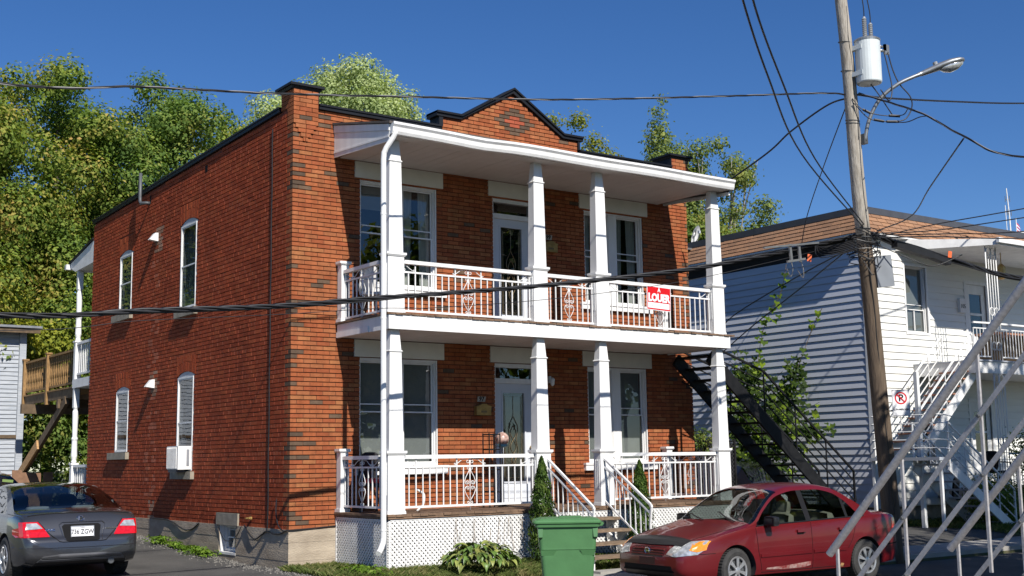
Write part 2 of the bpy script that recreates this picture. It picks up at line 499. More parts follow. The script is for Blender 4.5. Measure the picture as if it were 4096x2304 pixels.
def smooth_pts(pts, sub=8):
    """catmull-rom through points"""
    P = [Vector(p) for p in pts]
    P = [P[0] * 2 - P[1]] + P + [P[-1] * 2 - P[-2]]
    out = []
    for i in range(1, len(P) - 2):
        for k in range(sub):
            t = k / sub
            a, b, c, d = P[i - 1], P[i], P[i + 1], P[i + 2]
            out.append(0.5 * ((2 * b) + (c - a) * t + (2 * a - 5 * b + 4 * c - d) * t * t + (3 * b - a - 3 * c + d) * t ** 3))
    out.append(P[-2])
    return out
# ================================================================ GROUND
rng = random.Random(11)
nr = np.random.RandomState(5)

def gz(x, y):
    """ground height"""
    if y < -3.95: return -0.24
    if y < -2.6: return -0.12 + 0.02 * (y + 3.95) / 1.35
    if y < -1.75: return -0.10 + 0.10 * (y + 2.6) / 0.85
    if x < 0.05 and y > 1.5: return min(0.05 * (y - 1.5), 0.25)
    return 0.0

def sheet(name, xs, ys, dz, m, parent=None, kind='structure'):
    vs = []; fs = []
    for y in ys:
        for x in xs:
            vs.append((x, y, gz(x, y + 1e-4) + dz))
    n = len(xs)
    for j in range(len(ys) - 1):
        for i in range(n - 1):
            fs.append((j * n + i, j * n + i + 1, (j + 1) * n + i + 1, (j + 1) * n + i))
    b = MB(); b.add(vs, fs)
    return tag(b.build(name, m, parent), kind=kind)

GX = [-400, -60, -6.2, -6.19, 0.049, 0.051, 9, 16, 60, 400]
sheet('ground', GX, [-200, -60, -3.96, -3.951, -3.949, -2.6, -1.75, 1.5, 6.5, 20, 60, 500], -0.012, M['soil'])
sheet('street', [-200, -40, 0, 20, 60, 300], [-12.6, -8, -3.96], 0.0, M['asphalt'])
sheet('driveway', [-6.0, -3, 0.045], [-3.74, -2.6, -1.75, 0, 1.5, 4, 6.5, 9, 15.5], 0.0, M['asphalt'])
sheet('side_driveway', [8.75, 12, 15.3], [-2.59, -1.75, 4, 9, 16], 0.0, M['asphalt'])
sheet('lawn', [0.06, 3, 8.7], [-2.59, -1.75, -1.74, 1.0], 0.0, M['lawn'])
sheet('neighbour_lawn', [15.4, 18, 40], [-2.59, -1.75, 1.4], 0.0, M['lawn'])
b = MB(); b.box(-60, 120, -3.95, -3.80, -0.4, -0.115)
tag(b.build('kerb', M['sidewalk']), kind='structure')
b = MB(); b.box(-60, 120, -14.4, -12.6, -0.4, -0.12)
tag(b.build('far_sidewalk', M['sidewalk']), kind='structure')
sw = MB(); sw.box(-60, 120, -3.797, -2.6, -0.4, -0.125)
sw = tag(sw.build('sidewalk', M['sidewalk']), kind='structure')
slab = MB(); slab.box(0.006, 1.494, 0, 1.18, 0, 0.018); slab_me = slab.mesh('slab', M['sidewalk'])
for i in range(-6, 16):
    o = link('slab', slab_me, sw, (i * 1.5, -3.79, -0.125 + rng.uniform(-.003, .003)))
# gravel strip along the house wall
b = MB()
for i in range(900):
    y = rng.uniform(-1.2, 9); x = -abs(rng.gauss(0, .22)) - .03; s = rng.uniform(.006, .022)
    z = gz(x, y)
    b.add([(x - s, y - s, z), (x + s, y - s * .6, z), (x + s * .5, y + s, z), (x - s * .7, y + s, z), (x, y, z + s * 1.2)],
          [(0, 1, 4), (1, 2, 4), (2, 3, 4), (3, 0, 4)])
tag(b.build('gravel', M['gravel']), kind='stuff')

# ================================================================ BRICK HOUSE
HF = 0.603
CR = 0.0715
W = 8.64
L = 10.24
house = thing('brick_duplex', 'two-storey orange and red brick duplex with two white columned front porches', 'house')
TF = Matrix(((1, 0, 0, 0), (0, -1, 0, 0), (0, 0, 1, 0), (0, 0, 0, 1)))       # (u, d, z) front wall, d outwards
TS = Matrix(((0, -1, 0, 0), (1, 0, 0, 0), (0, 0, 1, 0), (0, 0, 0, 1)))       # side wall

F_OPEN = [(1.22, 2.71, 1.55, 3.30), (3.89, 4.78, 0.85, 3.30), (5.98, 7.43, 1.55, 3.30),
          (1.22, 2.71, 4.50, 6.26), (3.89, 4.78, 3.85, 6.26), (5.98, 7.43, 4.50, 6.26)]
# side openings: y0, y1, sill z, spring z, crown z
S_WIN = [(4.01, 4.82, 4.50, 6.13, 6.22), (4.01, 4.82, 1.50, 3.25, 3.33), (7.56, 8.35, 4.78, 6.05, 6.13), (7.56, 8.35, 1.89, 3.17, 3.245)]
S_OPEN = [(a, b_, z0, zc) for a, b_, z0, zs, zc in S_WIN]

def wall_cells(T, u0, u1, z0, z1, opens, d0, d1):
    us = sorted({u0, u1, *[o[0] for o in opens], *[o[1] for o in opens]})
    zs = sorted({z0, z1, *[o[2] for o in opens], *[o[3] for o in opens]})
    b = MB(T)
    for i in range(len(us) - 1):
        for j in range(len(zs) - 1):
            um = (us[i] + us[i + 1]) / 2; zm = (zs[j] + zs[j + 1]) / 2
            if any(o[0] < um < o[1] and o[2] < zm < o[3] for o in opens): continue
            b.box(us[i], us[i + 1], d0, d1, zs[j], zs[j + 1])
    return b

b = wall_cells(TF, 0.008, W - .008, HF, 7.31, F_OPEN, -0.25, -0.0195)
def pedz(u):
    for (a, za), (c, zc) in zip(PED[:-1], PED[1:]):
        if a <= u <= c: return za + (zc - za) * (u - a) / (c - a)
    return 0
PED = [(2.84, 7.57), (3.21, 7.58), (4.35, 8.23), (5.50, 7.56), (5.85, 7.56)]
b.prism([(2.85, 7.3)] + [(u, z - .006) for u, z in PED[1:-1]][:0] + [(2.85, 7.565), (3.21, 7.575), (4.35, 8.22), (5.50, 7.555), (5.84, 7.555), (5.84, 7.3)],
        lambda u, v, d: (u, d, v), -0.25, -0.0195)
b.box(0.012, 0.418, -0.43, -0.0, 7.31, 7.598)
b.box(8.262, 8.698, -0.43, -0.0, 7.31, 7.548)
b.build('front_wall', M['mortar'], house)
b = wall_cells(TS, 0.02, L, HF, 6.95, S_OPEN, -0.25, -0.0195)
b.prism([(0.02, 6.95), (0.02, 7.32), (L, 7.06), (L, 6.95)], lambda u, v, d: (u, d, v), -0.25, -0.0195)
b.build('side_wall', M['mortar_paint'], house)
b = MB()
b.box(W - .25, W, .02, L, HF, 7.0); b.box(.25, W - .25, L - .25, L, HF, 6.95)
b.build('rear_wall', M['mortar'], house)
b = MB(); b.box(.2, W - .2, .2, L - .2, 6.75, 6.88); b.build('flat_roof', M['roof'], house)
b = MB(); b.box(.25, W - .25, .25, L - .25, 3.4, 3.6); b.box(.25, W - .25, .25, L - .25, .4, .6)
b.box(.26, W - .26, 3.9, 4.0, .6, 6.7)
b.box(4.9, 5.0, .26, 3.9, .6, 6.7); b.box(3.2, 3.3, .26, 3.9, .6, 6.7)
b.build('room_partition', M['room'], house)

# foundation: board-formed concrete, one band per form board
b = MB()
zb = [-.35, -.02, .13, .27, .41, .52, .603]
for i in range(len(zb) - 1):
    o = [.006, 0, .004, .001, .005, .002][i]
    for (x0, x1, y0, y1) in ((-.012 - o, 8.66, -.012 - o, .3), (-.012 - o, .3, .3, 1.98), (-.012 - o, .3, 2.68, L)):
        b.box(x0, x1, y0, y1, zb[i] + (.0 if i else 0), zb[i + 1])
    if i in (0, 1): b.box(-.012 - o, .3, 1.98, 2.68, zb[i], zb[i + 1])
b.build('foundation', M['concrete'], house)

# ---- bricks
F_PAL = [(.335, .106, .042), (.315, .092, .036), (.31, .104, .043), (.35, .135, .054), (.285, .080, .033), (.325, .115, .048),
         (.105, .070, .048), (.13, .084, .055), (.36, .088, .046)]
F_W = [26, 24, 18, 8, 12, 12, 1.6, 1.6, 0]
S_PAL = [(.34, .066, .024), (.31, .058, .022), (.35, .076, .028), (.29, .055, .021), (.40, .12, .065), (.36, .21, .14), (.30, .17, .11)]

def clip(iv, cuts):
    out = [iv]
    for c0, c1 in cuts:
        nx = []
        for a, b_ in out:
            if c1 <= a or c0 >= b_: nx.append((a, b_)); continue
            if c0 > a: nx.append((a, c0))
            if c1 < b_: nx.append((c1, b_))
        out = nx
    return [(a, b_) for a, b_ in out if b_ - a > .02]

J = 0.010
JB = 0.0145      # raked bed joint
head_f = []; head_s = []
fb = []    # front bricks: u0,u1,z0,z1,dback,dfront,tint
def front_rows():
    n = 0
    while True:
        z0 = HF + n * CR; z1 = z0 + CR - JB; zm = (z0 + z1) / 2
        if z0 > 8.25: break
        spans = []
        if z1 < 7.325: spans.append((0.0, W))
        else:
            if zm < 8.22:
                us = [u for u in np.arange(2.84, 5.851, .01) if pedz(u) > z1]
                if us: spans.append((float(us[0]), float(us[-1])))
        off = 0.226 if n % 2 == 0 else 0.113
        cuts = [(o[0], o[1]) for o in F_OPEN if o[2] < zm + .01 and o[3] > zm - .01]
        for s0, s1 in spans:
            u = 0.0; first = True
            edges = [0.0]
            while edges[-1] < W: edges.append(edges[-1] + (off if len(edges) == 1 else .226))
            for a, c in zip(edges[:-1], edges[1:]):
                a2 = max(a, s0); c2 = min(c - J, s1)
                if c2 - a2 < .02: continue
                for p, q in clip((a2, c2), cuts):
                    r = rng.random()
                    t = rng.choices(range(9), F_W)[0]
                    # dark bricks gather at the corners
                    if (a < .01 or c > W - .01) and rng.random() < .2: t = rng.choice((6, 7))
                    du = abs((p + q) / 2 - 4.36) / .40; dz = abs(zm - 7.68) / .27
                    if z0 > 7.2 and du + dz < 1.08:
                        t = 8 if du + dz < .50 else (7 if rng.random() < .55 else 6)
                    dj = rng.uniform(-.0018, .0022)
                    # pillar zones stand proud
                    yb = -.022
                    if a < .01: yb = -.10 if n % 2 == 0 else -.215
                    fb.append((p, q, z0, z1, yb, dj, t))
        n += 1
front_rows()
# proud corner pillars with stepped corbels
def pillar(u0, u1, ztop, side):
    n = 0; z = ztop - .062
    rows = []
    while z > 7.0: rows.append(z); z -= CR
    w = u1 - u0
    for k, z in enumerate(rows):
        e = [u0, u0 + (.22 if k % 2 else .11), u0 + (.44 if k % 2 else .33), u1]
        e = sorted({min(x, u1) for x in e})
        for a, c in zip(e[:-1], e[1:]):
            if c - a > .03: fb.append((a, c - J if c < u1 else c, z, z + CR - J, -.44 if (a == u0 or c == u1) and z > 7.3 else (-.2 if a == u0 else -.02), .028, rng.choices(range(9), F_W)[0]))
    z = rows[-1]
    for k in range(4):
        z -= CR
        a = u0 + .04 + .045 * k; c = u1 - .03 - .05 * k
        if c - a < .06: break
        mid = (a + c) / 2
        fb.append((a, mid - .005, z, z + CR - J, -.02, .026, rng.choices(range(9), F_W)[0]))
        fb.append((mid + .005, c, z, z + CR - J, -.02, .026, rng.choices(range(9), F_W)[0]))
pillar(-.005, .43, 7.60, 0)
pillar(8.25, 8.71, 7.55, 1)

sb_ = []
def side_top(y): return 7.30 - .242 * (y - .45) / 9.8
def side_rows():
    n = 0
    while HF + n * CR < 7.31:
        z0 = HF + n * CR; z1 = z0 + CR - .0135; zm = (z0 + z1) / 2
        start = (.10 if n % 2 == 0 else .215) + J
        hdr = (n % 6 == 4)
        u = start - (0 if n % 2 else .03)
        u = start
        cuts = [(o[0] - .001, o[1] + .001) for o in S_OPEN if o[2] < zm + .01 and o[3] > zm - .01]
        for (a, c, zs0, zs, zc) in S_WIN:      # room for the arch bricks
            if zs - .01 < zm < zc + .30: cuts.append((a - .06, c + .06))
        if zm < .80: cuts.append((1.89, 2.80))
        first = True
        while u < L:
            ln = .107 if hdr else (.218 if rng.random() < .86 else .107)
            if first and not hdr: ln = rng.choice((.12, .17, .21))
            first = False
            a, c = u, min(u + ln, L)
            u += ln + .009
            if z1 > side_top(c): continue
            for p, q in clip((a, c), cuts):
                t = rng.choices((0, 1, 2, 3), (5, 5, 3, 4))[0]
                um = (p + q) / 2
                if 5.92 < um < 6.5 and zm < 3.3 and rng.random() < .45: t = 4
                if 5.9 < um < 6.45 and 3.3 < zm < 5.8 and rng.random() < .22: t = 4
                if math.hypot((um - 6.08) / .20, (zm - 3.25) / .26) < 1 and rng.random() < .8: t = rng.choice((5, 6))
                if math.hypot((um - 6.04) / .24, (zm - 6.10) / .30) < 1 and rng.random() < .85: t = rng.choice((5, 6))
                if 5.9 < um < 6.2 and zm < .95 and rng.random() < .7: t = 5
                sb_.append((p, q, z0, z1, -.022, rng.uniform(-.0015, .003), t))
        n += 1
side_rows()

CAMP = Vector(cam.matrix_world.translation)
def lay(bricks, T, pal, m, name, parent, nind=300):
    cen = [(T @ Vector(((p + q) / 2, 0, (z0 + z1) / 2)) - CAMP).length - (3 if yb < -.15 and False else 0) for p, q, z0, z1, yb, dj, t in bricks]
    order = sorted(range(len(bricks)), key=lambda i: cen[i])
    ind = set(order[:nind])
    cache = {}
    vs = []; cols = []
    for i, (p, q, z0, z1, yb, dj, t) in enumerate(bricks):
        c = np.array(pal[t])
        if i in ind:
            key = (round(q - p, 2), round(z1 - z0, 3), round(yb, 2), t)
            if key not in cache:
                mb = MB(T)
                mb.box(0, q - p, yb, 0, 0, z1 - z0)
                me = mb.mesh(name, m); set_tint(me, c); cache[key] = me
            o = link(name, cache[key], parent)
            o.location = T @ Vector((p, dj, z0))
        else:
            c = c * rng.uniform(.88, 1.12)
            P = [(p, yb, z0), (q, yb, z0), (q, dj, z0), (p, dj, z0), (p, yb, z1), (q, yb, z1), (q, dj, z1), (p, dj, z1)]
            for fidx in ((3, 2, 6, 7), (4, 5, 6, 7), (0, 1, 2, 3), (0, 3, 7, 4), (1, 2, 6, 5)):
                for k in fidx: vs.append(P[k])
            cols.extend([c] * 20)
    vs = np.array(vs, dtype=np.float32)
    R = np.array(T.to_3x3())
    vs = vs @ R.T
    o = np_mesh(name + 's', vs, 4, m, parent)
    set_tint(o.data, np.array(cols, dtype=np.float32))
    tag(o, kind='stuff')
lay(fb, TF, F_PAL, M['brick'], 'brick', house)
lay(sb_, TS, S_PAL, M['pbrick'], 'painted_brick', house)
# flush head joints: mortar strips between neighbours of a row, leaving the raked bed joints dark
def heads(bricks, T, m, d, name):
    rows = {}
    for p, q, z0, z1, yb, dj, t in bricks:
        if dj < .02: rows.setdefault(round(z0, 4), []).append((p, q, z1))
    b = MB(T)
    for z0, L_ in rows.items():
        L_.sort()
        for (p, q, z1), (p2, q2, _) in zip(L_[:-1], L_[1:]):
            if 0 < p2 - q < .02: b.add([(q, d, z0), (p2, d, z0), (p2, d, z1), (q, d, z1), (q, -.02, z1), (p2, -.02, z1)], [(0, 1, 2, 3), (3, 2, 5, 4)])
    tag(b.build(name, m, house), kind='stuff')
heads(fb, TF, M['head_mortar'], -.009, 'head_joints')
heads(sb_, TS, M['head_paint'], -.0005, 'painted_head_joints')

# arches over the side windows
b = MB(TS); cols = []
for (a, c, z0, zs, zc) in S_WIN:
    um = (a + c) / 2; hw = (c - a) / 2; n = 13
    for ring in range(2):
        for k in range(n):
            x0 = -hw - .05 + (2 * hw + .10) * k / n; x1 = x0 + (2 * hw + .10) / n - .006
            xm = (x0 + x1) / 2
            arc = zs + (zc - zs) * (1 - (xm / (hw + .05)) ** 2)
            lo = arc if ring == 0 else arc + .187
            hi = arc + .182 if ring == 0 else max(arc + .235, zc + .295)
            tl = xm * .10
            dd = rng.uniform(0, .004)
            b.add([(um + x0, -.02, lo), (um + x1, -.02, lo), (um + x1, dd, lo), (um + x0, dd, lo),
                   (um + x0 + tl, -.02, hi), (um + x1 + tl, -.02, hi), (um + x1 + tl, dd, hi), (um + x0 + tl, dd, hi)],
                  [(3, 2, 6, 7), (4, 5, 6, 7), (0, 1, 2, 3), (0, 3, 7, 4), (1, 2, 6, 5)])
            cc = S_PAL[rng.choice((0, 1, 2))]; cols.extend([cc] * 8)
o = b.build('arch_bricks', M['pbrick'], house); set_tint(o.data, np.array(cols)); tag(o, kind='stuff')

# ---- black parapet flashing
def cop(b, u0, u1, z0, z1, dd=.05):
    b.box(u0, u1, -.30, dd, z0, z1)
    b.box(u0, u1, -.30, dd + .02, z1 - .028, z1 + .004)
build_parts('parapet_coping', M['black_metal'], house, [lambda b: cop(b, .44, 2.80, 7.318, 7.40), lambda b: cop(b, 5.88, 8.235, 7.318, 7.385)], TF)
for (x0, x1, zt) in ((-.005, .43, 7.602), (8.25, 8.71, 7.552)):
    b = MB()
    cx = (x0 + x1) / 2; hx = (x1 - x0) / 2
    b.frustum(cx, .21, zt, zt + .045, hx + .035, .25, hx + .05, .265)
    b.frustum(cx, .21, zt + .045, zt + .085, hx + .085, .30, hx + .085, .30)
    b.frustum(cx, .21, zt + .085, zt + .11, hx + .085, .30, hx * .3, .07)
    if x0 > 1: b.box(8.225, 8.246, -.035, .44, 7.385, 7.56)
    else: b.box(.434, .45, -.02, .44, 7.40, 7.61)
    b.build('pillar_cap', M['black_metal'], house)
b = MB(TF)
outer = [(2.70, 7.655), (3.225, 7.655), (4.365, 8.335), (5.505, 7.645), (5.97, 7.645)]
inner = [(2.70, 7.57), (3.20, 7.57), (4.35, 8.235), (5.49, 7.56), (5.97, 7.56)]
for (o0, o1), (i0, i1) in zip(zip(outer[:-1], outer[1:]), zip(inner[:-1], inner[1:])):
    b.prism([i0, i1, o1, o0], lambda u, v, d: (u, d, v), -.30, .045)
    m0 = (o0[0], o0[1] - .03); m1 = (o1[0], o1[1] - .03)
    b.prism([m0, m1, (o1[0], o1[1] + .006), (o0[0], o0[1] + .006)], lambda u, v, d: (u, d, v), -.30, .075)
b.box(2.76, 2.838, -.28, .03, 7.40, 7.57); b.box(5.852, 5.90, -.28, .03, 7.385, 7.56)
b.build('pediment_coping', M['black_metal'], house)
b = MB(TS)
b.prism([(.46, 7.312), (L + .02, 7.066), (L + .02, 7.15), (.46, 7.395)], lambda u, v, d: (u, d, v), -.28, .035)
b.prism([(.46, 7.37), (L + .03, 7.124), (L + .03, 7.155), (.46, 7.40)], lambda u, v, d: (u, d, v), -.28, .05)
b.build('side_coping', M['black_metal'], house)

# ---- windows
def window(T, parent, u0, u1, z0, z1, meet, rec=.09, kind='blind', drop=1.0, label=None, frame=.022, mats='white', proud=.03):
    b = MB(T); fw = frame
    mt = M[mats]
    pr = -rec + proud
    b.box(u0, u0 + fw, -rec - .05, pr, z0, z1); b.box(u1 - fw, u1, -rec - .05, pr, z0, z1)
    b.box(u0 + fw, u1 - fw, -rec - .05, pr, z1 - fw, z1); b.box(u0 + fw, u1 - fw, -rec - .05, pr, z0, z0 + fw)
    w = b.build('window', mt, parent)
    if label: w['label'] = label
    a, c = u0 + fw, u1 - fw
    for k, (p, q, d) in enumerate(((z0 + fw, meet + .02, -rec - .012), (meet - .005, z1 - fw, -rec - (.032 if proud > .02 else .016)))):
        s = MB(T); t = .022
        s.box(a, a + t, d - .012, d + .012, p, q); s.box(c - t, c, d - .012, d + .012, p, q)
        s.box(a + t, c - t, d - .012, d + .012, p, p + t); s.box(a + t, c - t, d - .012, d + .012, q - t, q)
        if k == 1 and proud > .02: s.box(a + t, c - t, d - .006, d + .008, p + .13, p + .15)
        s.build('sash', mt, w)
        g = MB(T)
        g.add([(a + t - .004, d, p + t - .004), (c - t + .004, d, p + t - .004), (c - t + .004, d, q - t + .004), (a + t - .004, d, q - t + .004)], [(0, 1, 2, 3)])
        g.build('pane', M['glass'], w)
    # something behind the glass
    dd = -rec - (.10 if kind != 'slats' else .055)
    if kind == 'blind':
        g = MB(T); top = z1 - .02; bot = z1 - (z1 - z0) * drop
        g.box(a, c, dd - .004, dd, bot, top); g.build('blind', M['blind'], w)
    elif kind == 'blind_grey':
        g = MB(T); bot = z1 - (z1 - z0) * drop
        g.box(a, c, dd - .004, dd, bot, z1 - .02); g.build('blind', M['blind_grey'], w)
    elif kind == 'slats':
        g = MB(T); z = z1 - .04; bot = z1 - (z1 - z0) * drop
        while z > bot:
            g.box(a, c, dd - .002 , dd + .006, z - .023, z); z -= .026
        g.build('blind', M['blind'], w)
    elif kind == 'curtain':
        for (p, q) in ((a, a + (c - a) * .42), (c - (c - a) * .36, c)):
            g = MB(T); n = 14; vs = []; fs = []
            for i in range(n + 1):
                x = p + (q - p) * i / n; d = dd - .03 + .02 * math.sin(i * 1.9)
                sh = (q - p) * .35 * (1 if p == a else -1)
                vs += [(x, d, z1 - .02), (x - (sh * (i / n) if p == a else -sh * (-(1 - i / n))) * .5, d, z0 + .02)]
            for i in range(n): fs.append((2 * i, 2 * i + 1, 2 * i + 3, 2 * i + 2))
            g.add(vs, fs); g.build('curtain', M['curtain'], w, smooth=True)
    return w

def front_pair(u, z0, z1, meet, kinds, drops):
    (a0, a1, b0, b1) = u
    for (p, q), kd, dr in zip(((a0, a1), (b0, b1)), kinds, drops):
        window(TF, house, p, q, z0 + .02, z1 - .03, meet, kind=kd, drop=dr)
    b = MB(TF); b.box(a1, b0, -.14, -.05, z0 + .02, z1 - .03)
    b.box(a0 - .02, a0, -.13, -.012, z0, z1); b.box(b1, b1 + .02, -.13, -.012, z0, z1)
    b.box(a0, b1, -.13, -.03, z1 - .03, z1); b.box(a0, b1, -.14, -.02, z0, z0 + .02)
    b.build('window_surround', M['white'], house)
front_pair((1.24, 1.86, 2.06, 2.69), 1.55, 3.30, 2.42, ('blind', 'blind'), (1, 1))
front_pair((6.00, 6.61, 6.80, 7.41), 1.55, 3.30, 2.42, ('blind', 'blind'), (1, 1))
front_pair((1.24, 1.86, 2.06, 2.69), 4.50, 6.26, 5.38, ('blind', 'curtain'), (.25, 1))
front_pair((6.00, 6.61, 6.80, 7.41), 4.50, 6.26, 5.38, ('curtain', 'curtain'), (1, 1))
for z0, z1, us in ((3.314, 3.588, 1), (6.279, 6.549, 1)):
    for p, q in ((1.118, 2.832), (3.794, 4.88), (5.863, 7.56)):
        b = MB(TF); b.box(p, q, -.03, .022, z0, z1); b.build('lintel', M['cream'], house)
for z0, z1 in ((1.41, 1.545), (4.375, 4.495)):
    for p, q in ((1.13, 2.87), (5.85, 7.60)):
        b = MB(TF); b.box(p, q, -.12, .06, z0, z1); b.box(p - .01, q + .01, -.02, .075, z1 - .035, z1 + .004); b.build('sill', M['white'], house)

# side windows: deep brick reveal, arched head board, concrete sill
for k, (a, c, z0, zs, zc) in enumerate(S_WIN):
    meet = z0 + (zs - z0) * .50
    w = window(TS, house, a + .02, c - .02, z0 + .01, zs - .02, meet, rec=.0, kind='blind_grey', drop=(1, .62, 1, .66)[k], frame=.028, proud=.008)
    b = MB(TS); n = 10
    poly = [(a + .005, zs - .02)] + [(a + .005 + (c - a - .01) * i / n, zs + (zc - zs) * (1 - ((i / n - .5) * 2) ** 2) - .004 + .002) for i in range(n + 1)] + [(c - .005, zs - .02)]
    b.prism(poly, lambda u, v, d: (u, d, v), -.16, -.012); b.build('arched_head', M['grey_trim'], w)
    b = MB(TS)
    build_parts('jamb', M['grey_trim'], w, [lambda b: b.box(a + .001, a + .02, -.18, -.018, z0, zs), lambda b: b.box(c - .02, c - .001, -.18, -.018, z0, zs)], TS)
    b = MB(TS); b.box(a - .10, c + .10 if k < 2 else c + .27, -.14, .075, z0 - .14, z0 - .002)
    b.build('sill', M['concrete_sill'], w)
    b = MB(TS); b.box(a - .3, c + .3, -1.2, -1.15, z0 - .3, zs + .3); b.build('room_shade', M['room'], w)

# basement window with its concrete lintel
b = MB(TS); b.box(1.89, 2.80, -.05, .028, .601, .80); b.build('basement_lintel', M['concrete_sill'], house)
w = window(TS, house, 2.0, 2.66, .16, .60, .38, rec=.12, kind='curtain', frame=.04)
b = MB(TS); b.box(1.98, 2.0, -.2, .0, .15, .60); b.box(2.66, 2.68, -.2, .0, .15, .60); b.box(1.98, 2.68, -.2, .02, .115, .155); b.build('window_surround', M['white_old'], house)

# ---- doors
M['grey_white'] = mat('door_grey_white', (0.62, 0.65, 0.70), 0.45, var=.03)
M['brass_dark'] = mat('window_leading', (0.22, 0.17, 0.10), 0.4, metal=.6, var=.3, vscale=30)
def door(z0, z1, zg0, zg1, dz1, lab):
    u0, u1 = 3.89, 4.78
    b = MB(TF)
    b.box(u0, u0 + .035, -.14, -.03, z0, z1); b.box(u1 - .035, u1, -.14, -.03, z0, z1)
    b.box(u0 + .035, u1 - .035, -.14, -.03, z1 - .07, z1); b.box(u0 + .035, u1 - .035, -.14, -.03, dz1, dz1 + .085)
    b.build('door_frame', M['white'], house)
    g = MB(TF); g.box(u0 + .035, u1 - .035, -.10, -.095, dz1 + .085, z1 - .07); g.build('transom_pane', M['glass'], house)
    b = MB(TF); a, c = u0 + .035, u1 - .035
    g0, g1 = 4.10, 4.57
    b.box(a, g0, -.12, -.075, z0 + .02, dz1); b.box(g1, c, -.12, -.075, z0 + .02, dz1)
    b.box(g0, g1, -.12, -.075, z0 + .02, zg0); b.box(g0, g1, -.12, -.075, zg1, dz1)
    for (p, q, r, s) in ((g0 - .03, g0, zg0 - .03, zg1 + .03), (g1, g1 + .03, zg0 - .03, zg1 + .03), (g0, g1, zg0 - .03, zg0), (g0, g1, zg1, zg1 + .03)):
        b.box(p, q, -.075, -.062, r, s)
    if lab: b.box(g0 - .02, g1 + .02, -.075, -.068, z0 + .10, zg0 - .09)
    d = b.build('front_door', M['grey_white'], house)
    g = MB(TF); g.box(g0, g1, -.10, -.096, zg0, zg1); g.build('door_glass', M['glass'], d)
    g = MB(TF); g.box(g0, g1, -.118, -.114, zg0, zg1); g.build('door_backing', M['room'], d)
    ld = MB(TF); cx = (g0 + g1) / 2; dd = -.088
    for k in (.03, .06):
        P = [(g0 + k, dd, zg0 + k), (g1 - k, dd, zg0 + k), (g1 - k, dd, zg1 - k), (g0 + k, dd, zg1 - k), (g0 + k, dd, zg0 + k)]
        ld.tube(P, .0045, 4)
    zc = (zg0 + zg1) / 2 - .05; H = (zg1 - zg0)
    for s in (-1, 1):
        ld.tube([(cx + s * .11 * math.sin(t * PI) * (1 + .4 * math.sin(t * 3 * PI)), dd, zc + H * .27 * (1 - 2 * t)) for t in np.linspace(0, 1, 22)], .006, 4)
        ld.tube([(cx + s * .06 * math.sin(t * 2 * PI), dd, zc + H * .16 * (1 - 2 * t)) for t in np.linspace(0, 1, 18)], .006, 4)
        ld.tube([(cx + s * .05 * math.sin(t * PI), dd, zc - H * .18 - H * .12 * t) for t in np.linspace(0, 1, 10)], .006, 4)
    ld.tube([(cx, dd, zc + H * .27), (cx, dd, zg1 - .06)], .0045, 4); ld.tube([(cx, dd, zc - H * .3), (cx, dd, zg0 + .06)], .0045, 4)
    ld.build('leading', M['brass_dark'], d)
    k_ = MB(TF); k_.lathe([(.012, 0), (.012, .03), (.03, .035), (.032, .06), (.02, .075)], (c - .055, -.075, z0 + .98), (0, 1, 0), 10)
    k_.build('door_knob', M['brass'], d)
    t = MB(TF); t.box(u0, u1, -.14, .03, z0 - .01, z0 + .02); t.build('threshold', M['tread'], house)
door(.86, 3.30, 1.25, 2.79, 2.955, True)
door(3.86, 6.26, 4.17, 5.75, 5.90, False)
# ================================================================ PORCHES (parts of the duplex)
PX0, PX1, PY = 0.80, 8.00, -1.65

def deck(ztop, th, name):
    n = 0; x = PX0 - .03
    w = .139
    me = MB(); me.box(0, w - .006, 0, 1.70 + .01, -th, 0); me = me.mesh('deck_board', M['deck'])
    while x < PX1 + .02:
        if not (False):
            o = link('deck_board', me, house, (x, PY - .03 + rng.uniform(-.012, .008), ztop + rng.uniform(-.003, .003)))
        x += w
    b = MB(); b.box(PX0 + .02, PX1 - .02, PY + .03, -.02, ztop - th - .035, ztop - th - .002)
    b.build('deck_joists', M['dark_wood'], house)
deck(.845, .034, 'lower'); deck(3.842, .030, 'upper')
# ceiling boards under both levels
for (z0, z1, name) in ((3.602, 3.602, 'a'), (6.560, 6.540, 'b')):
    x = PX0 + .03; w = .195
    y0, y1 = -.012, (PY + .04 if z0 < 4 else -1.56)
    m = MB()
    m.add([(0, y0, z0), (w - .006, y0, z0), (w - .006, y1, z1), (0, y1, z1), (0, y0, z0 + .012), (w - .006, y0, z0 + .012), (w - .006, y1, z1 + .012), (0, y1, z1 + .012)],
          [(0, 3, 2, 1), (4, 5, 6, 7), (0, 1, 5, 4), (1, 2, 6, 5), (2, 3, 7, 6), (3, 0, 4, 7)])
    me = m.mesh('soffit_board', M['soffit'])
    while x + w < PX1 - .01:
        link('soffit_board', me, house, (x, 0, rng.uniform(-.0015, .0015))); x += w
    b = MB(); zz = max(z0, z1) + .02
    b.box(PX0 + .04, PX1 - .04, PY + .05, -.02, zz, zz + .02); b.build('ceiling_backing', M['dark_wood'], house)
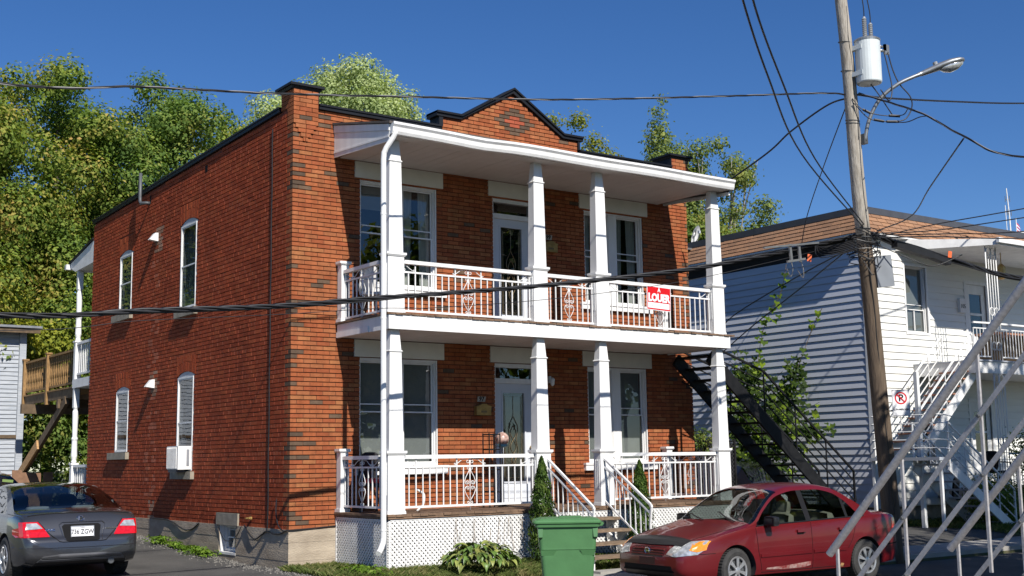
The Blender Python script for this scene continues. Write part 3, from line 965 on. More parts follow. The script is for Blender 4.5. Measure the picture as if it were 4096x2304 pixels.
# upper deck fascia
b = MB()
b.box(.80, 8.02, PY - .012, PY + .02, 3.593, 3.806)
b.box(.80, .832, PY + .02, -.014, 3.593, 3.806); b.box(7.985, 8.018, PY + .02, -.014, 3.593, 3.806)
b.box(.782, .80, PY + .6, -.016, 3.595, 3.68)
b.build('balcony_fascia', M['white'], house)
b = MB()          # drip scallops below the upper deck boards
for i in range(72):
    x = .84 + i * .1
    b.add([(x, PY - .013, 3.808), (x + .075, PY - .013, 3.808), (x + .0375, PY - .02, 3.825)], [(0, 1, 2)])
b.build('drip_edge', M['white_old'], house)
b = MB(); b.box(PX0 - .02, PX1 + .02, PY - .022, PY - .002, .78, .809); b.box(PX0 - .02, PX0, PY, -.014, .78, .809)
b.build('deck_edge_board', M['deck'], house)

# lattice skirt
def lattice(T, u0, u1, z0, z1, parent):
    b = MB(T); p = .054 * math.sqrt(2); w = .0318
    H = z1 - z0
    for lay_, sgn in ((0, 1), (1, -1)):
        d = lay_ * .006
        s = u0 - H
        while s < u1 + H:
            a = Vector((s, d, z0)); e = Vector((s + H, d, z1))
            if sgn < 0: a, e = Vector((s + H, d, z0)), Vector((s, d, z1))
            # clip to u-range
            def cl(P, Q):
                t0, t1 = 0.0, 1.0; dx = Q.x - P.x
                for lim, sg in ((u0, 1), (u1, -1)):
                    vp = sg * (P.x - lim); vq = sg * (Q.x - lim)
                    if vp < 0 and vq < 0: return None
                    if vp < 0: t0 = max(t0, vp / (vp - vq))
                    elif vq < 0: t1 = min(t1, vp / (vp - vq))
                return (P + (Q - P) * t0, P + (Q - P) * t1) if t1 - t0 > .01 else None
            c = cl(a, e)
            if c: b.bar(c[0], c[1], w, .004, up=(0, 1, 0)) if False else b.add(*slat(c[0], c[1], w, .004))
            s += p
    b.box(u0, u1, -.004, .012, z1 - .012, z1 + .006); b.box(u0, u0 + .03, -.004, .012, z0, z1); b.box(u1 - .03, u1, -.004, .012, z0, z1)
    o = b.build('lattice_skirt', M['white_old'], parent); return tag(o, kind='stuff')
def slat(a, e, w, t):
    d = (e - a).normalized(); nrm = Vector((0, 1, 0)); s = d.cross(nrm).normalized() * (w / 2); k = nrm * (t / 2)
    vs = [a - s - k, a + s - k, a + s + k, a - s + k, e - s - k, e + s - k, e + s + k, e - s + k]
    return vs, [(0, 1, 2, 3), (7, 6, 5, 4), (0, 4, 5, 1), (1, 5, 6, 2), (2, 6, 7, 3), (3, 7, 4, 0)]
TL = Matrix(((1, 0, 0, 0), (0, -1, 0, PY + .01), (0, 0, 1, 0), (0, 0, 0, 1)))
lattice(TL, .80, 3.35, -.02, .765, house); lattice(TL, 3.36, 8.0, -.02, .765, house)
TLS = Matrix(((0, -1, 0, .80), (1, 0, 0, 0), (0, 0, 1, 0), (0, 0, 0, 1)))
lattice(TLS, PY + .03, -.012, -.02, .765, house)

# columns
def column(cx, cy, z0, ztop):
    b = MB()
    b.frustum(cx, cy, z0, z0 + .045, .160, .105, .156, .101)
    b.frustum(cx, cy, z0 + .045, z0 + .87, .148, .093, .142, .089)
    b.frustum(cx, cy, z0 + .87, z0 + .895, .150, .098, .172, .115)
    b.frustum(cx, cy, z0 + .895, z0 + .93, .174, .117, .174, .117)
    zn = ztop - .35
    b.frustum(cx, cy, z0 + .93, zn, .124, .088, .102, .073)
    b.frustum(cx, cy, zn, zn + .016, .105, .077, .120, .090); b.frustum(cx, cy, zn + .016, zn + .032, .120, .090, .105, .077)
    b.frustum(cx, cy, zn + .032, ztop, .099, .071, .074, .054)
    c = b.build('porch_column', M['white'], house)
    g = MB()
    for k in (-1, 0, 1):
        for s in (-1, 1):
            x = cx + s * .1455
            g.box(x - .006, x + .006, cy + k * .045 - .010, cy + k * .045 + .010, z0 + .28, z0 + .76)
    tag(g.build('fluting', M['white'], c), kind='stuff')
    return c
CX = [.965, 3.72, 5.05, 7.83]
for cx in CX:
    column(cx, -1.508, .845, 3.600); column(cx, -1.508, 3.842, 6.535)

def wall_post(cx, cy, z0, h=.93):
    b = MB(); b.box(cx - .068, cx + .068, cy - .068, cy + .068, z0, z0 + h)
    b.frustum(cx, cy, z0 + h, z0 + h + .02, .085, .085, .10, .10); b.box(cx - .10, cx + .10, cy - .10 if cy < -.11 else -.17, min(cy + .10, -.005), z0 + h + .02, z0 + h + .055)
    b.box(cx - .09, cx + .09, cy - .09, min(cy + .09, -.005), z0, z0 + .05)
    b.build('newel_post', M['white'], house)
for z in (.845, 3.842):
    wall_post(.87, -.085, z); wall_post(7.83, -.085, z)

# railings
def spiral(c, r, turns, start, sgn=1, n=14):
    """2d spiral points"""
    return [(c[0] + sgn * r * (1 - .75 * t) * math.cos(start + t * turns * 2 * PI), c[1] + r * (1 - .75 * t) * math.sin(start + t * turns * 2 * PI)) for t in [i / n for i in range(n + 1)]]
def railing(p0, p1, zd, top, sec, bot, center=True, ends=True, m='white', drop_post=True):
    p0 = Vector((*p0, 0)); p1 = Vector((*p1, 0)); d = (p1 - p0); Ln = d.length; d.normalize()
    P = lambda u, z: (p0.x + d.x * u, p0.y + d.y * u, zd + z)
    b = MB(); b.bar(P(0, top - .028), P(Ln, top - .028), .082, .056)
    r = b.build('railing', M[m], house)
    b = MB(); b.bar(P(0, sec), P(Ln, sec), .026, .026); b.bar(P(0, bot), P(Ln, bot), .028, .032); b.build('rail_bar', M[m], r)
    n = max(2, round(Ln / .121)); st = Ln / n; cu = Ln / 2
    bm_ = MB(); bm_.box(-.008, .008, -.008, .008, bot, sec); bme = bm_.mesh('baluster', M[m])
    bm2 = MB(); bm2.box(-.009, .009, -.009, .009, bot, top - .05); bme2 = bm2.mesh('baluster', M[m])
    for i in range(n + 1):
        u = min(max(st * i, .02), Ln - .02)
        if center and abs(u - cu) < st * .6: continue
        full = i in (0, n) or (center and abs(abs(u - cu) - .30) < st * .5) or (ends and (i in (2, n - 2)) and n > 9)
        o = link('baluster', bme2 if full else bme, r, P(u, 0)); o.rotation_euler = (0, 0, math.atan2(d.y, d.x))
    w = MB(); R = .0062
    T2 = lambda pts: [P(u, z) for u, z in pts]
    if center:
        lo = bot - .075 if drop_post else bot
        w.tube(T2([(cu, lo), (cu, top - .04)]), .008, 6)
        H = sec - bot
        for s in (-1, 1):
            w.tube(T2([(cu + s * x, bot + H * z) for x, z in ((.0, .93), (.03, .84), (.075, .72), (.1, .62), (.085, .55), (.05, .52))]), R, 5)
            w.tube(T2([(cu + s * x, bot + H * z) for x, z in ((.0, .10), (.03, .17), (.075, .28), (.1, .38), (.085, .45), (.05, .48))]), R, 5)
            for cz in (.57, .43): w.tube(T2(spiral((cu + s * .045, bot + H * cz), .034, 1.2, 0, s)), R * .9, 5)
            w.tube(T2(spiral((cu + s * .03, bot + H * .95), .028, 1.1, PI, s)), R * .9, 5); w.tube(T2(spiral((cu + s * .03, bot + H * .07), .026, 1.1, PI, s)), R * .9, 5)
            w.tube(T2(spiral((cu + s * .04, top - .105), .038, 1.2, PI / 2, s)), R * .9, 5)
            w.tube(T2([(cu + s * .06, top - .07), (cu + s * .14, top - .075), (cu + s * .22, sec + .05), (cu + s * .27, sec + .02)]), R, 5)
            w.tube(T2(spiral((cu + s * .275, sec + .03), .018, 1, 0, s)), R * .8, 5)
    if ends and Ln > 1.0:
        for e, s in ((0.0, 1), (Ln, -1)):
            w.tube(T2([(e + s * .03, top - .065), (e + s * .08, top - .08), (e + s * .16, sec + .05), (e + s * .22, sec + .018)]), R, 5)
            w.tube(T2(spiral((e + s * .045, sec + .04), .03, 1.1, PI, s)), R * .9, 5)
            w.tube(T2(spiral((e + s * .225, sec + .03), .016, 1, 0, s)), R * .8, 5)
    if w.v: tag(w.build('scrollwork', M[m], r, smooth=True), kind='stuff')
    return r
LO = (.845, .867, .69, .093); UP = (3.842, .837, .655, .055)
for prm in (LO, UP):
    railing((CX[0] + .15, -1.5), (CX[1] - .15, -1.5), *prm)
    railing((CX[2] + .15, -1.5), (CX[3] - .15, -1.5), *prm)
    railing((.87, -.155), (.87, -1.30), *prm)
railing((7.83, -.155), (7.83, -1.30), *LO)
railing((CX[1] + .15, -1.5), (CX[2] - .15, -1.5), *UP)

# porch roof
b = MB()
prof = [(-.004, 7.135), (-1.86, 6.735), (-1.86, 6.70), (-.004, 7.10)]
b.prism(prof, lambda u, v, d: (d, u, v), .70, 8.06); b.build('porch_roof', M['porch_shingle'], house)
for (x0, x1) in ((.735, .765), (8.0, 8.03)):
    b = MB()
    b.prism([(-.006, 7.09), (-1.80, 6.70), (-1.80, 6.60), (-.006, 6.97)], lambda u, v, d: (d, u, v), x0 - .014 if x0 < 1 else x0, x1 if x0 < 1 else x1 + .014)
    b.prism([(-.006, 6.97), (-1.79, 6.60), (-1.79, 6.44), (-.006, 6.555)], lambda u, v, d: (d, u, v), x0, x1)
    b.prism([(-.010, 6.65), (-1.79, 6.53), (-1.79, 6.50), (-.010, 6.62)], lambda u, v, d: (d, u, v), x0 - .010 if x0 < 1 else x0, x1 + .010)
    b.build('rake_board', M['white'], house)
b = MB(); b.box(.765, 8.0, -1.79, -1.565, 6.532, 6.56); b.build('soffit_border', M['soffit'], house)
b = MB(); b.box(.765, 8.0, -1.79, -1.77, 6.562, 6.70); b.build('porch_fascia', M['white'], house)
# gutter, slightly sagging
b = MB(); n = 26; vs = []; fs = []
gp = [(-1.795, 6.535), (-1.865, 6.535), (-1.885, 6.575), (-1.895, 6.64), (-1.925, 6.675), (-1.925, 6.712), (-1.912, 6.715), (-1.90, 6.70), (-1.81, 6.69), (-1.795, 6.715)]
for i in range(n + 1):
    x = .74 + (8.06 - .74) * i / n
    sag = -.022 * math.exp(-((x - 2.4) / .45) ** 2) + .006 * math.sin(x * 2.3)
    for (y, z) in gp: vs.append((x, y + .3 * sag, z + sag))
m_ = len(gp)
for i in range(n):
    for k in range(m_ - 1): fs.append((i * m_ + k, i * m_ + k + 1, (i + 1) * m_ + k + 1, (i + 1) * m_ + k))
fs.append(tuple(range(m_))); fs.append(tuple(n * m_ + k for k in range(m_ - 1, -1, -1)))
b.add(vs, fs); b.build('gutter', M['white'], house)
b = MB()
b.tube([(.80, -1.86, 6.62), (.80, -1.86, 6.55), (.775, -1.83, 6.48), (.70, -1.76, 6.33), (.675, -1.735, 6.25), (.67, -1.73, 6.15), (.668, -1.73, .52), (.655, -1.74, .45), (.58, -1.80, .36), (.51, -1.86, .315)], .042, 10)
for z in (5.3, 3.72, .62): b.lathe([(.046, 0), (.046, .03)], (.669, -1.73, z), (0, 0, 1), 10)
b.build('downspout', M['white'], house, smooth=False)

# front steps
steps = thing('porch_steps', 'open wooden steps with white stringers and white metal handrails up to the lower porch', 'steps', (4.37, -2.2, -.1))
def st(o): o.matrix_parent_inverse = steps.matrix_world.inverted(); return o
bpy.context.view_layer.update()
SI = Matrix.Translation(-Vector((4.37, -2.2, -.1)))
tr = MB(); tr.box(-.62, .61, -.145, .145, -.042, 0); trm = tr.mesh('tread', M['tread'])
for k in range(4):
    o = link('tread', trm, steps, (0, -1.84 - .27 * k + 2.2, .67 - .178 * k + .1 + rng.uniform(-.004, .004))); o.rotation_euler = (0, 0, rng.uniform(-.006, .006))
for x in (3.80, 4.93):
    b = MB(SI)
    for k in range(4):
        y = -1.70 - .27 * k; z = .628 - .178 * k
        b.prism([(y, z), (y - .26, z), (y, z - .178)], lambda u, v, d: (d, u, v), x - .02, x + .02)
    b.prism([(-1.70, .45), (-2.75, -.24), (-2.62, -.25), (-1.70, .35)], lambda u, v, d: (d, u, v), x - .02, x + .02)
    b.build('stringer', M['white_old'], steps)
for x, lab in ((3.80, 0), (4.985, 1)):
    b = MB(SI); S0 = Vector((x, -1.60, 1.62)); S1 = Vector((x, -2.72, .88))
    b.bar(S0, S1, .036, .036); b.bar(S1, (x, -2.74, .84), .036, .036); b.bar((x, -2.74, .85), (x, -2.70, .60), .03, .03); b.bar((x, -2.70, .61), (x, -2.70, -.08), .03, .03)
    r = b.build('handrail', M['white'], steps)
    b = MB(SI); dlt = Vector((0, 0, -.14)); d2 = Vector((0, 0, -.70))
    b.bar(S0 + dlt, Vector((x, -2.70, .75)), .026, .026); b.bar(S0 + d2, S1 + d2, .028, .028); b.build('rail_bar', M['white'], r)
    n = 9
    for i in range(1, n):
        t = i / n; p = S0.lerp(S1, t)
        g = MB(SI); g.box(p.x - .008, p.x + .008, p.y - .008, p.y + .008, p.z - .70, p.z - .14); g.build('baluster', M['white'], r)
b = MB(); b.box(3.7, 5.1, -2.98, -2.70, -.2, -.072); tag(b.build('step_pad', M['sidewalk']), kind='structure')

# side wall fittings (parts of the house)
def vent_hood(y, z):
    b = MB()
    b.add([(-.002, y - .075, z + .085), (-.002, y + .075, z + .085), (-.002, y + .075, z - .085), (-.002, y - .075, z - .085),
           (-.17, y - .06, z - .06), (-.17, y + .06, z - .06), (-.06, y - .07, z + .08), (-.06, y + .07, z + .08)],
          [(0, 6, 7, 1), (6, 4, 5, 7), (0, 3, 4, 6), (1, 7, 5, 2), (2, 5, 4, 3), (0, 1, 2, 3)])
    b.build('vent_hood', M['white'], house)
vent_hood(6.13, 3.20); vent_hood(6.13, 6.12)
b = MB(); b.tube([(.0, 6.60, 6.90), (-.07, 6.60, 6.90), (-.12, 6.66, 6.90), (-.14, 6.74, 6.91), (-.14, 6.79, 6.96), (-.14, 6.80, 7.05), (-.14, 6.80, 7.55)], .034, 10)
b.build('vent_pipe', M['galv_dark'], house, smooth=True)
b = MB(TS); b.box(3.56, 3.67, -.05, .004, 6.95, 7.08); b.box(6.53, 6.60, -.05, .004, 6.90, 7.06); b.build('brick_hole_shade', M['ink'], house)  # no recess cut: the holes' darkness is the black colour of these boxes
pts = [(-.012, .745 + .008 * math.sin(i * 1.3), z) for i, z in enumerate(np.linspace(7.10, .55, 26))]
b = MB(); b.tube(pts, .011, 6); b.build('wall_cable', M['cable'], house)
b = MB()
b.tube(smooth_pts([(-.03, 5.9, .62), (-.03, 5.0, .60), (-.04, 4.3, .47), (-.03, 3.9, .48), (-.03, 3.55, .60)], 6), .013, 6)
b.tube(smooth_pts([(-.03, 2.75, .60), (-.03, 2.4, .35), (-.03, 2.0, .40), (-.03, 1.72, .60)], 6), .007, 5)
b.tube(smooth_pts([(-.03, 1.60, .62), (-.04, 1.4, .50), (-.05, 1.15, .42), (-.03, .92, .50), (-.03, .75, .56), (-.03, .45, .53), (-.03, .25, .54), (-.03, .0, .60)], 6), .013, 6)
b.tube(smooth_pts([(-.035, .38, 1.06), (-.05, .36, .85), (-.035, .30, .66), (-.03, .12, .58), (-.03, -.03, .60), (.3, -.03, .61), (.8, -.03, .635)], 6), .010, 6)
b.build('foundation_cable', M['cable'], house)
b = MB(); b.lathe([(.03, 0), (.03, .03), (.018, .035), (.018, .09)], (-.005, 1.38, .74), (-1, 0, 0), 10); b.lathe([(.035, 0), (.035, .012)], (-.085, 1.38, .74), (0, 0, 1), 8)
b.build('water_tap', M['brass'], house)
b = MB(); b.box(5.06, 5.10, -.04, -.002, 2.98, 3.10); b.lathe([(.01, 0), (.035, .03), (.045, .12), (.02, .15)], (5.08, -.10, 2.92), (0, 0, 1), 8)
b.build('wall_lantern', M['white_old'], house)

# rear gallery seen past the back corner
b = MB()
b.box(.02, 4.0, L, 11.60, 3.42, 3.62); b.build('gallery_deck', M['white_old'], house)
b = MB(); b.box(.02, 4.0, L, 11.60, .62, .80); b.build('gallery_deck', M['white_old'], house)
b = MB(); b.prism([(10.24, 6.70), (12.0, 6.40), (12.0, 6.30), (11.6, 6.16), (10.24, 6.20)], lambda u, v, d: (d, u, v), .0, 4.0)
b.build('gallery_gable', M['white_old'], house)
b = MB(); b.prism([(10.24, 6.76), (12.05, 6.43), (12.05, 6.40), (10.24, 6.72)], lambda u, v, d: (d, u, v), -.04, 4.0); b.build('rear_gallery_roof', M['black_metal'], house)
b = MB(); b.box(-.1, 4.0, 11.98, 12.12, 6.26, 6.38); b.build('rear_gutter', M['white'], house)
for (z0, z1) in ((.80, 3.42), (3.62, 6.18)):
    b = MB(); h = z1 - z0
    b.box(.02, .16, 11.43, 11.57, z0, z0 + .86); b.box(0.0, .18, 11.41, 11.59, z0 + .86, z0 + .90)
    b.lathe([(.05, .90), (.065, .93), (.05, .96), (.07, 1.05), (.06, 1.4), (.075, 1.45), (.055, 1.5), (.068, h - .55), (.05, h - .5), (.07, h - .45)], (.09, 11.5, z0), (0, 0, 1), 12)
    b.box(.03, .15, 11.44, 11.56, z0 + h - .45, z1)
    b.build('turned_column', M['white'], house)
    b = MB(); b.box(.05, .12, L + .02, 11.43, z0 + .80, z0 + .86)
    r = b.build('rear_railing', M['white'], house)
    b = MB(); b.box(.06, .11, L + .02, 11.43, z0 + .10, z0 + .14); b.build('rail_bar', M['white'], r)
    for i in range(9):
        y = L + .10 + i * .135; g = MB(); g.box(.075, .10, y - .014, y + .014, z0 + .14, z0 + .80); g.build('baluster', M['white'], r)
# ================================================================ NEIGHBOUR HOUSE (right)
NX, NY = 15.70, 1.22
nb = thing('siding_house', 'flat-roofed house with grey vinyl side, white vinyl front and brown shingle band', 'house', (NX, NY, .3))
NB = Matrix.Translation(Vector((-NX, -NY, -.3)))
TNF = NB @ Matrix(((1, 0, 0, 0), (0, -1, 0, NY), (0, 0, 1, 0), (0, 0, 0, 1)))   # (x, d, z), d towards the street
TNS = NB @ Matrix(((0, -1, 0, NX), (1, 0, 0, 0), (0, 0, 1, 0), (0, 0, 0, 1)))   # (y, d, z), d towards -x
NXE = 26.0; NYE = 14.0
b = MB(NB)
b.box(NX + .03, NXE, NY + .30, NYE, .3, 6.95)
b.build('core_wall', M['room'], nb)
b = MB(NB); b.box(NX + .05, NXE, NY + .05, NYE, -.4, .40); b.build('foundation', M['concrete_sill'], nb)
N_OPEN = [(17.20, 18.05, 4.62, 6.28), (19.72, 20.62, 3.84, 6.0), (19.6, 20.5, .80, 2.93), (17.35, 18.0, 1.3, 2.7)]
# planks: clapboard profile, one object per plank
def plank_mesh(T, ln, ex, mt):
    b = MB(T)
    b.add([(0, .004, 0), (ln, .004, 0), (ln, .030, .002), (0, .030, .002), (0, .004, ex), (ln, .004, ex), (ln, .008, ex), (0, .008, ex)],
          [(0, 3, 2, 1), (4, 5, 6, 7), (0, 1, 5, 4), (1, 2, 6, 5), (2, 3, 7, 6), (3, 0, 4, 7)])
    return b.mesh('siding_plank', mt)
RS = TNS.to_3x3().to_4x4(); RF = TNF.to_3x3().to_4x4()
EX = .176
z = .40; k = 0; cache = {}
while z < 6.50:
    # side: two lengths per course, joint staggered
    j = NY + 2.2 + (k * 3.7 % 6.0)
    for (a, c) in ((NY + .07, j), (j + .003, NYE)):
        if z > 3.4 and a < 5.8 < c and False: pass
        key = ('s', round(c - a, 2))
        if key not in cache: cache[key] = plank_mesh(RS, c - a, EX, M['vinyl_grey'])
        o = link('siding_plank', cache[key], nb); o.location = TNS @ Vector((a, rng.uniform(0, .0015), z))
    cuts = [(p - .06, q + .06) for p, q, r, s in N_OPEN if r < z + .09 and s > z + .06]
    j = NX + 3 + (k * 2.9 % 5.5)
    for iv in ((NX + .07, j), (j + .003, NXE)):
        for (a, c) in clip(iv, cuts):
            key = ('f', round(c - a, 2))
            if key not in cache: cache[key] = plank_mesh(RF, c - a, EX, M['vinyl_white'])
            o = link('siding_plank', cache[key], nb); o.location = TNF @ Vector((a, rng.uniform(0, .0015), z))
    z += EX; k += 1
b = MB(NB); b.box(NX - .035, NX + .09, NY - .035, NY + .09, .36, 6.6); b.build('corner_trim', M['white'], nb)
b = wall_cells(TNF, NX + .03, NXE, .38, 6.9, N_OPEN, -.28, .0); b.build('front_wall', M['vinyl_white'], nb)
# sloped shingle band (mansard) with soffit
OV = .30
b = MB(NB)
def mansard(b):
    b.add([(NX - OV, NY - OV, 6.93), (NXE, NY - OV, 6.93), (NXE, NY - .02, 7.46), (NX - .02, NY - .02, 7.46), (NX - OV, NYE, 6.93), (NX - .02, NYE, 7.46)],
          [(0, 1, 2, 3), (4, 0, 3, 5)])
mansard(b)
b.build('shingle_backing', M['ink'], nb)
b = MB(NB)
b.box(NX - OV, NXE, NY - OV, NY + .2, 6.885, 6.925); b.box(NX - OV, NX + .2, NY + .2, NYE, 6.885, 6.925)
b.build('soffit', M['white_old'], nb)
b = MB(NB)
b.box(NX - .05, NXE, NY - .05, NY + .3, 7.455, 7.62); b.box(NX - .05, NX + .3, NY + .3, NYE, 7.455, 7.62); b.build('roof_flashing', M['dark_flash'], nb)
b = MB(NB); b.box(NX, NXE, NY + .1, NYE, 7.3, 7.42); b.build('flat_roof', M['roof'], nb)
# shingle tabs
sl = Vector((0, .28, .53)); SLN = sl.length; su = sl.normalized(); sn = Vector((0, -su.z, su.y))
rows = 5; rh = SLN / rows
cols_ = [(1, 1, 1), (.86, .84, .82), (1.12, 1.08, 1.02), (.95, .93, .92), (1.06, 1.0, .95)]
tabs = {}
def tab_mesh(side, t, ln):
    key = (side, t, ln)
    if key in tabs: return tabs[key]
    b = MB()
    for (a, h, d) in ((0, 0, .006), (0, 0, .006)): pass
    P = []
    for s in (0, 1):
        x = ln * s
        for (v, d) in ((-.004, .003), (-.004, .024), (rh, .007), (rh, .0)):
            p = su * v + sn * d + Vector((x, 0, 0))
            if side: p = Vector((p.y, -p.x, p.z)); p = Vector((p.x, -p.y, p.z))
            P.append(p)
    b.add(P, [(0, 1, 2, 3), (7, 6, 5, 4), (0, 4, 5, 1), (1, 5, 6, 2), (2, 6, 7, 3), (3, 7, 4, 0)])
    me = b.mesh('shingle', M['shingle_t']); set_tint(me, np.array(cols_[t])); tabs[key] = me
    return me
M['shingle_t'] = mat('shingle_granules', (0.30, 0.165, 0.095), 0.95, var=.10, vscale=60, bump=.6, bscale=180, tint=True)
nsh = 0
for r in range(rows):
    v = r * rh
    inset = OV - .28 * r / rows
    for side in (0, 1):
        x = (NX - inset + .0) if not side else (NY - inset)
        end = NX + 6.8 if not side else NYE - .3
        x0 = x; first = True
        while x < end:
            ln = .36
            if first: ln = (.36, .21)[r % 2]; first = False
            m = tab_mesh(side, rng.randrange(5), ln - .016)
            if not side: loc = Vector((x, NY - OV, 6.93)) + su * v
            else:
                q = su * v; loc = Vector((NX - OV + q.y, x, 6.93 + q.z))
            o = link('shingle', m, nb, (NB @ loc)); nsh += 1
            if rng.random() < .04 or (not side and 18.4 < x < 20.5 and rng.random() < .35): o.rotation_euler = (rng.uniform(-.03, .03), rng.uniform(-.07, .07), rng.uniform(-.03, .03))
            x += ln
# front window with trim, sliding lower sash and half-drawn slats
def nb_window(u0, u1, z0, z1, meet, kind):
    b = MB(TNF)
    b.box(u0 - .06, u0, -.02, .035, z0 - .06, z1 + .06); b.box(u1, u1 + .06, -.02, .035, z0 - .06, z1 + .06)
    b.box(u0, u1, -.02, .035, z0 - .06, z0); b.box(u0, u1, -.02, .035, z1, z1 + .06)
    b.build('window_casing', M['white'], nb)
    return window(TNF, nb, u0, u1, z0, z1, meet, rec=.07, kind=kind, drop=1)
w = nb_window(17.20, 18.05, 4.62, 6.28, 5.19, 'slats')
b = MB(TNF); b.box(17.60, 17.63, -.09, -.06, 4.68, 5.17); b.build('sash_stile', M['white'], w)
nb_window(17.35, 18.0, 1.3, 2.7, 2.0, 'blind')
def nb_door(u0, u1, z0, z1):
    b = MB(TNF)
    b.box(u0 - .08, u0, -.05, .03, z0, z1 + .08); b.box(u1, u1 + .08, -.05, .03, z0, z1 + .08); b.box(u0, u1, -.05, .03, z1, z1 + .08)
    b.build('door_frame', M['white'], nb)
    b = MB(TNF); g0, g1 = u0 + .2, u1 - .18; za, zb_ = z0 + .85, z1 - .25
    b.box(u0, g0, -.06, -.02, z0, z1); b.box(g1, u1, -.06, -.02, z0, z1); b.box(g0, g1, -.06, -.02, z0, za); b.box(g0, g1, -.06, -.02, zb_, z1)
    b.box(g0, g1, -.05, -.01, (za + zb_) / 2 - .03, (za + zb_) / 2 + .03)
    d = b.build('front_door', M['white'], nb)
    g = MB(TNF); g.box(g0, g1, -.045, -.04, za, zb_); g.build('door_glass', M['glass'], d)
    g = MB(TNF); g.box(g0, g1, -.07, -.065, za, zb_); g.build('door_backing', M['room'], d)
nb_door(19.72, 20.62, 3.84, 6.0); nb_door(19.6, 20.5, .80, 2.93)
# house number box beside the upper door
b = MB(TNF); b.box(19.33, 19.60, .0, .10, 5.22, 5.58); b.build('meter_box', M['white_old'], nb)
b = MB(NB)
text_mesh('105', .15, M['ink'], 'house_number', nb, NB @ Vector((19.46, NY - .104, 5.38)), (1, 0, 0), (0, 0, 1), .002)
# balcony, canopy, ornamental posts
b = MB(NB)
b.box(17.35, NXE, -.55, NY, 3.50, 3.78); b.build('balcony', M['white'], nb)
b = MB(NB); b.box(17.33, NXE, -.58, NY, 3.78, 3.815); b.build('balcony_deck', M['grey_trim'], nb)
b = MB(NB)
b.add([(18.1, -.85, 6.58), (NXE, -.85, 6.58), (NXE, NY, 6.62), (16.9, NY, 6.62), (18.1, -.85, 6.72), (NXE, -.85, 6.72), (NXE, NY, 6.95), (16.9, NY, 6.90)],
      [(0, 3, 2, 1), (4, 5, 6, 7), (0, 1, 5, 4), (1, 2, 6, 5), (2, 3, 7, 6), (3, 0, 4, 7)])
b.build('balcony_canopy', M['white_old'], nb)
b = MB(NB); b.box(18.02, NXE, -.93, -.85, 6.62, 6.74); b.build('canopy_gutter', M['white'], nb)
def iron_post(x, y, z0, z1, w=.42):
    b = MB(NB)
    for k in range(5):
        u = x + w * k / 4; b.tube([(u, y, z0), (u, y, z1 - (.25 if k in (1, 3) else 0))], .016 if k in (0, 4) else .011, 6)
    for (c, zc) in ((x + w * .27, (z0 + z1) / 2 - .2), (x + w * .73, (z0 + z1) / 2 - .2), (x + w * .27, z0 + .35), (x + w * .73, z0 + .35), (x + w * .27, z1 - .12), (x + w * .73, z1 - .12)):
        b.tube([(c + .085 * math.cos(t), y, zc + .10 * math.sin(t)) for t in np.linspace(0, 2 * PI, 17)], .011, 5)
    b.build('ornamental_post', M['white'], nb, smooth=True)
iron_post(18.05, -.52, 3.81, 6.58); iron_post(18.05, -.52, .7, 3.50)
def nb_rail(p0, p1, z0, h=.9, sp=.12):
    p0 = Vector((*p0, z0)); p1 = Vector((*p1, z0)); b = MB(NB); up = Vector((0, 0, h))
    b.bar(p0 + up, p1 + up, .05, .04); b.bar(p0 + up * .1, p1 + up * .1, .03, .03); b.bar(p0 + up * .85, p1 + up * .85, .025, .025)
    r = b.build('balcony_railing', M['white'], nb)
    n = int((p1 - p0).length / sp)
    m = MB(); m.box(-.008, .008, -.008, .008, h * .1, h * .85); me = m.mesh('baluster', M['white'])
    for i in range(n + 1): link('baluster', me, r, NB @ p0.lerp(p1, i / n))
nb_rail((18.5, -.5), (22.5, -.5), 3.81); nb_rail((17.45, -.45), (18.05, -.5), 3.81)
nb_rail((18.5, -.5), (22.0, -.5), .75, .85)
b = MB(NB); b.box(18.0, NXE, -.6, NY, .55, .75); b.build('lower_porch', M['sidewalk'], nb)
b = MB(NB)
b.tube([(19.35, -.1, 6.60), (19.35, -.1, 6.32)], .012, 6); b.lathe([(.05, 0), (.09, .02), (.10, .30), (.06, .36), (.02, .40)], (19.35, -.1, 5.92), (0, 0, 1), 6)
b.build('hanging_lantern', M['brass'], nb)

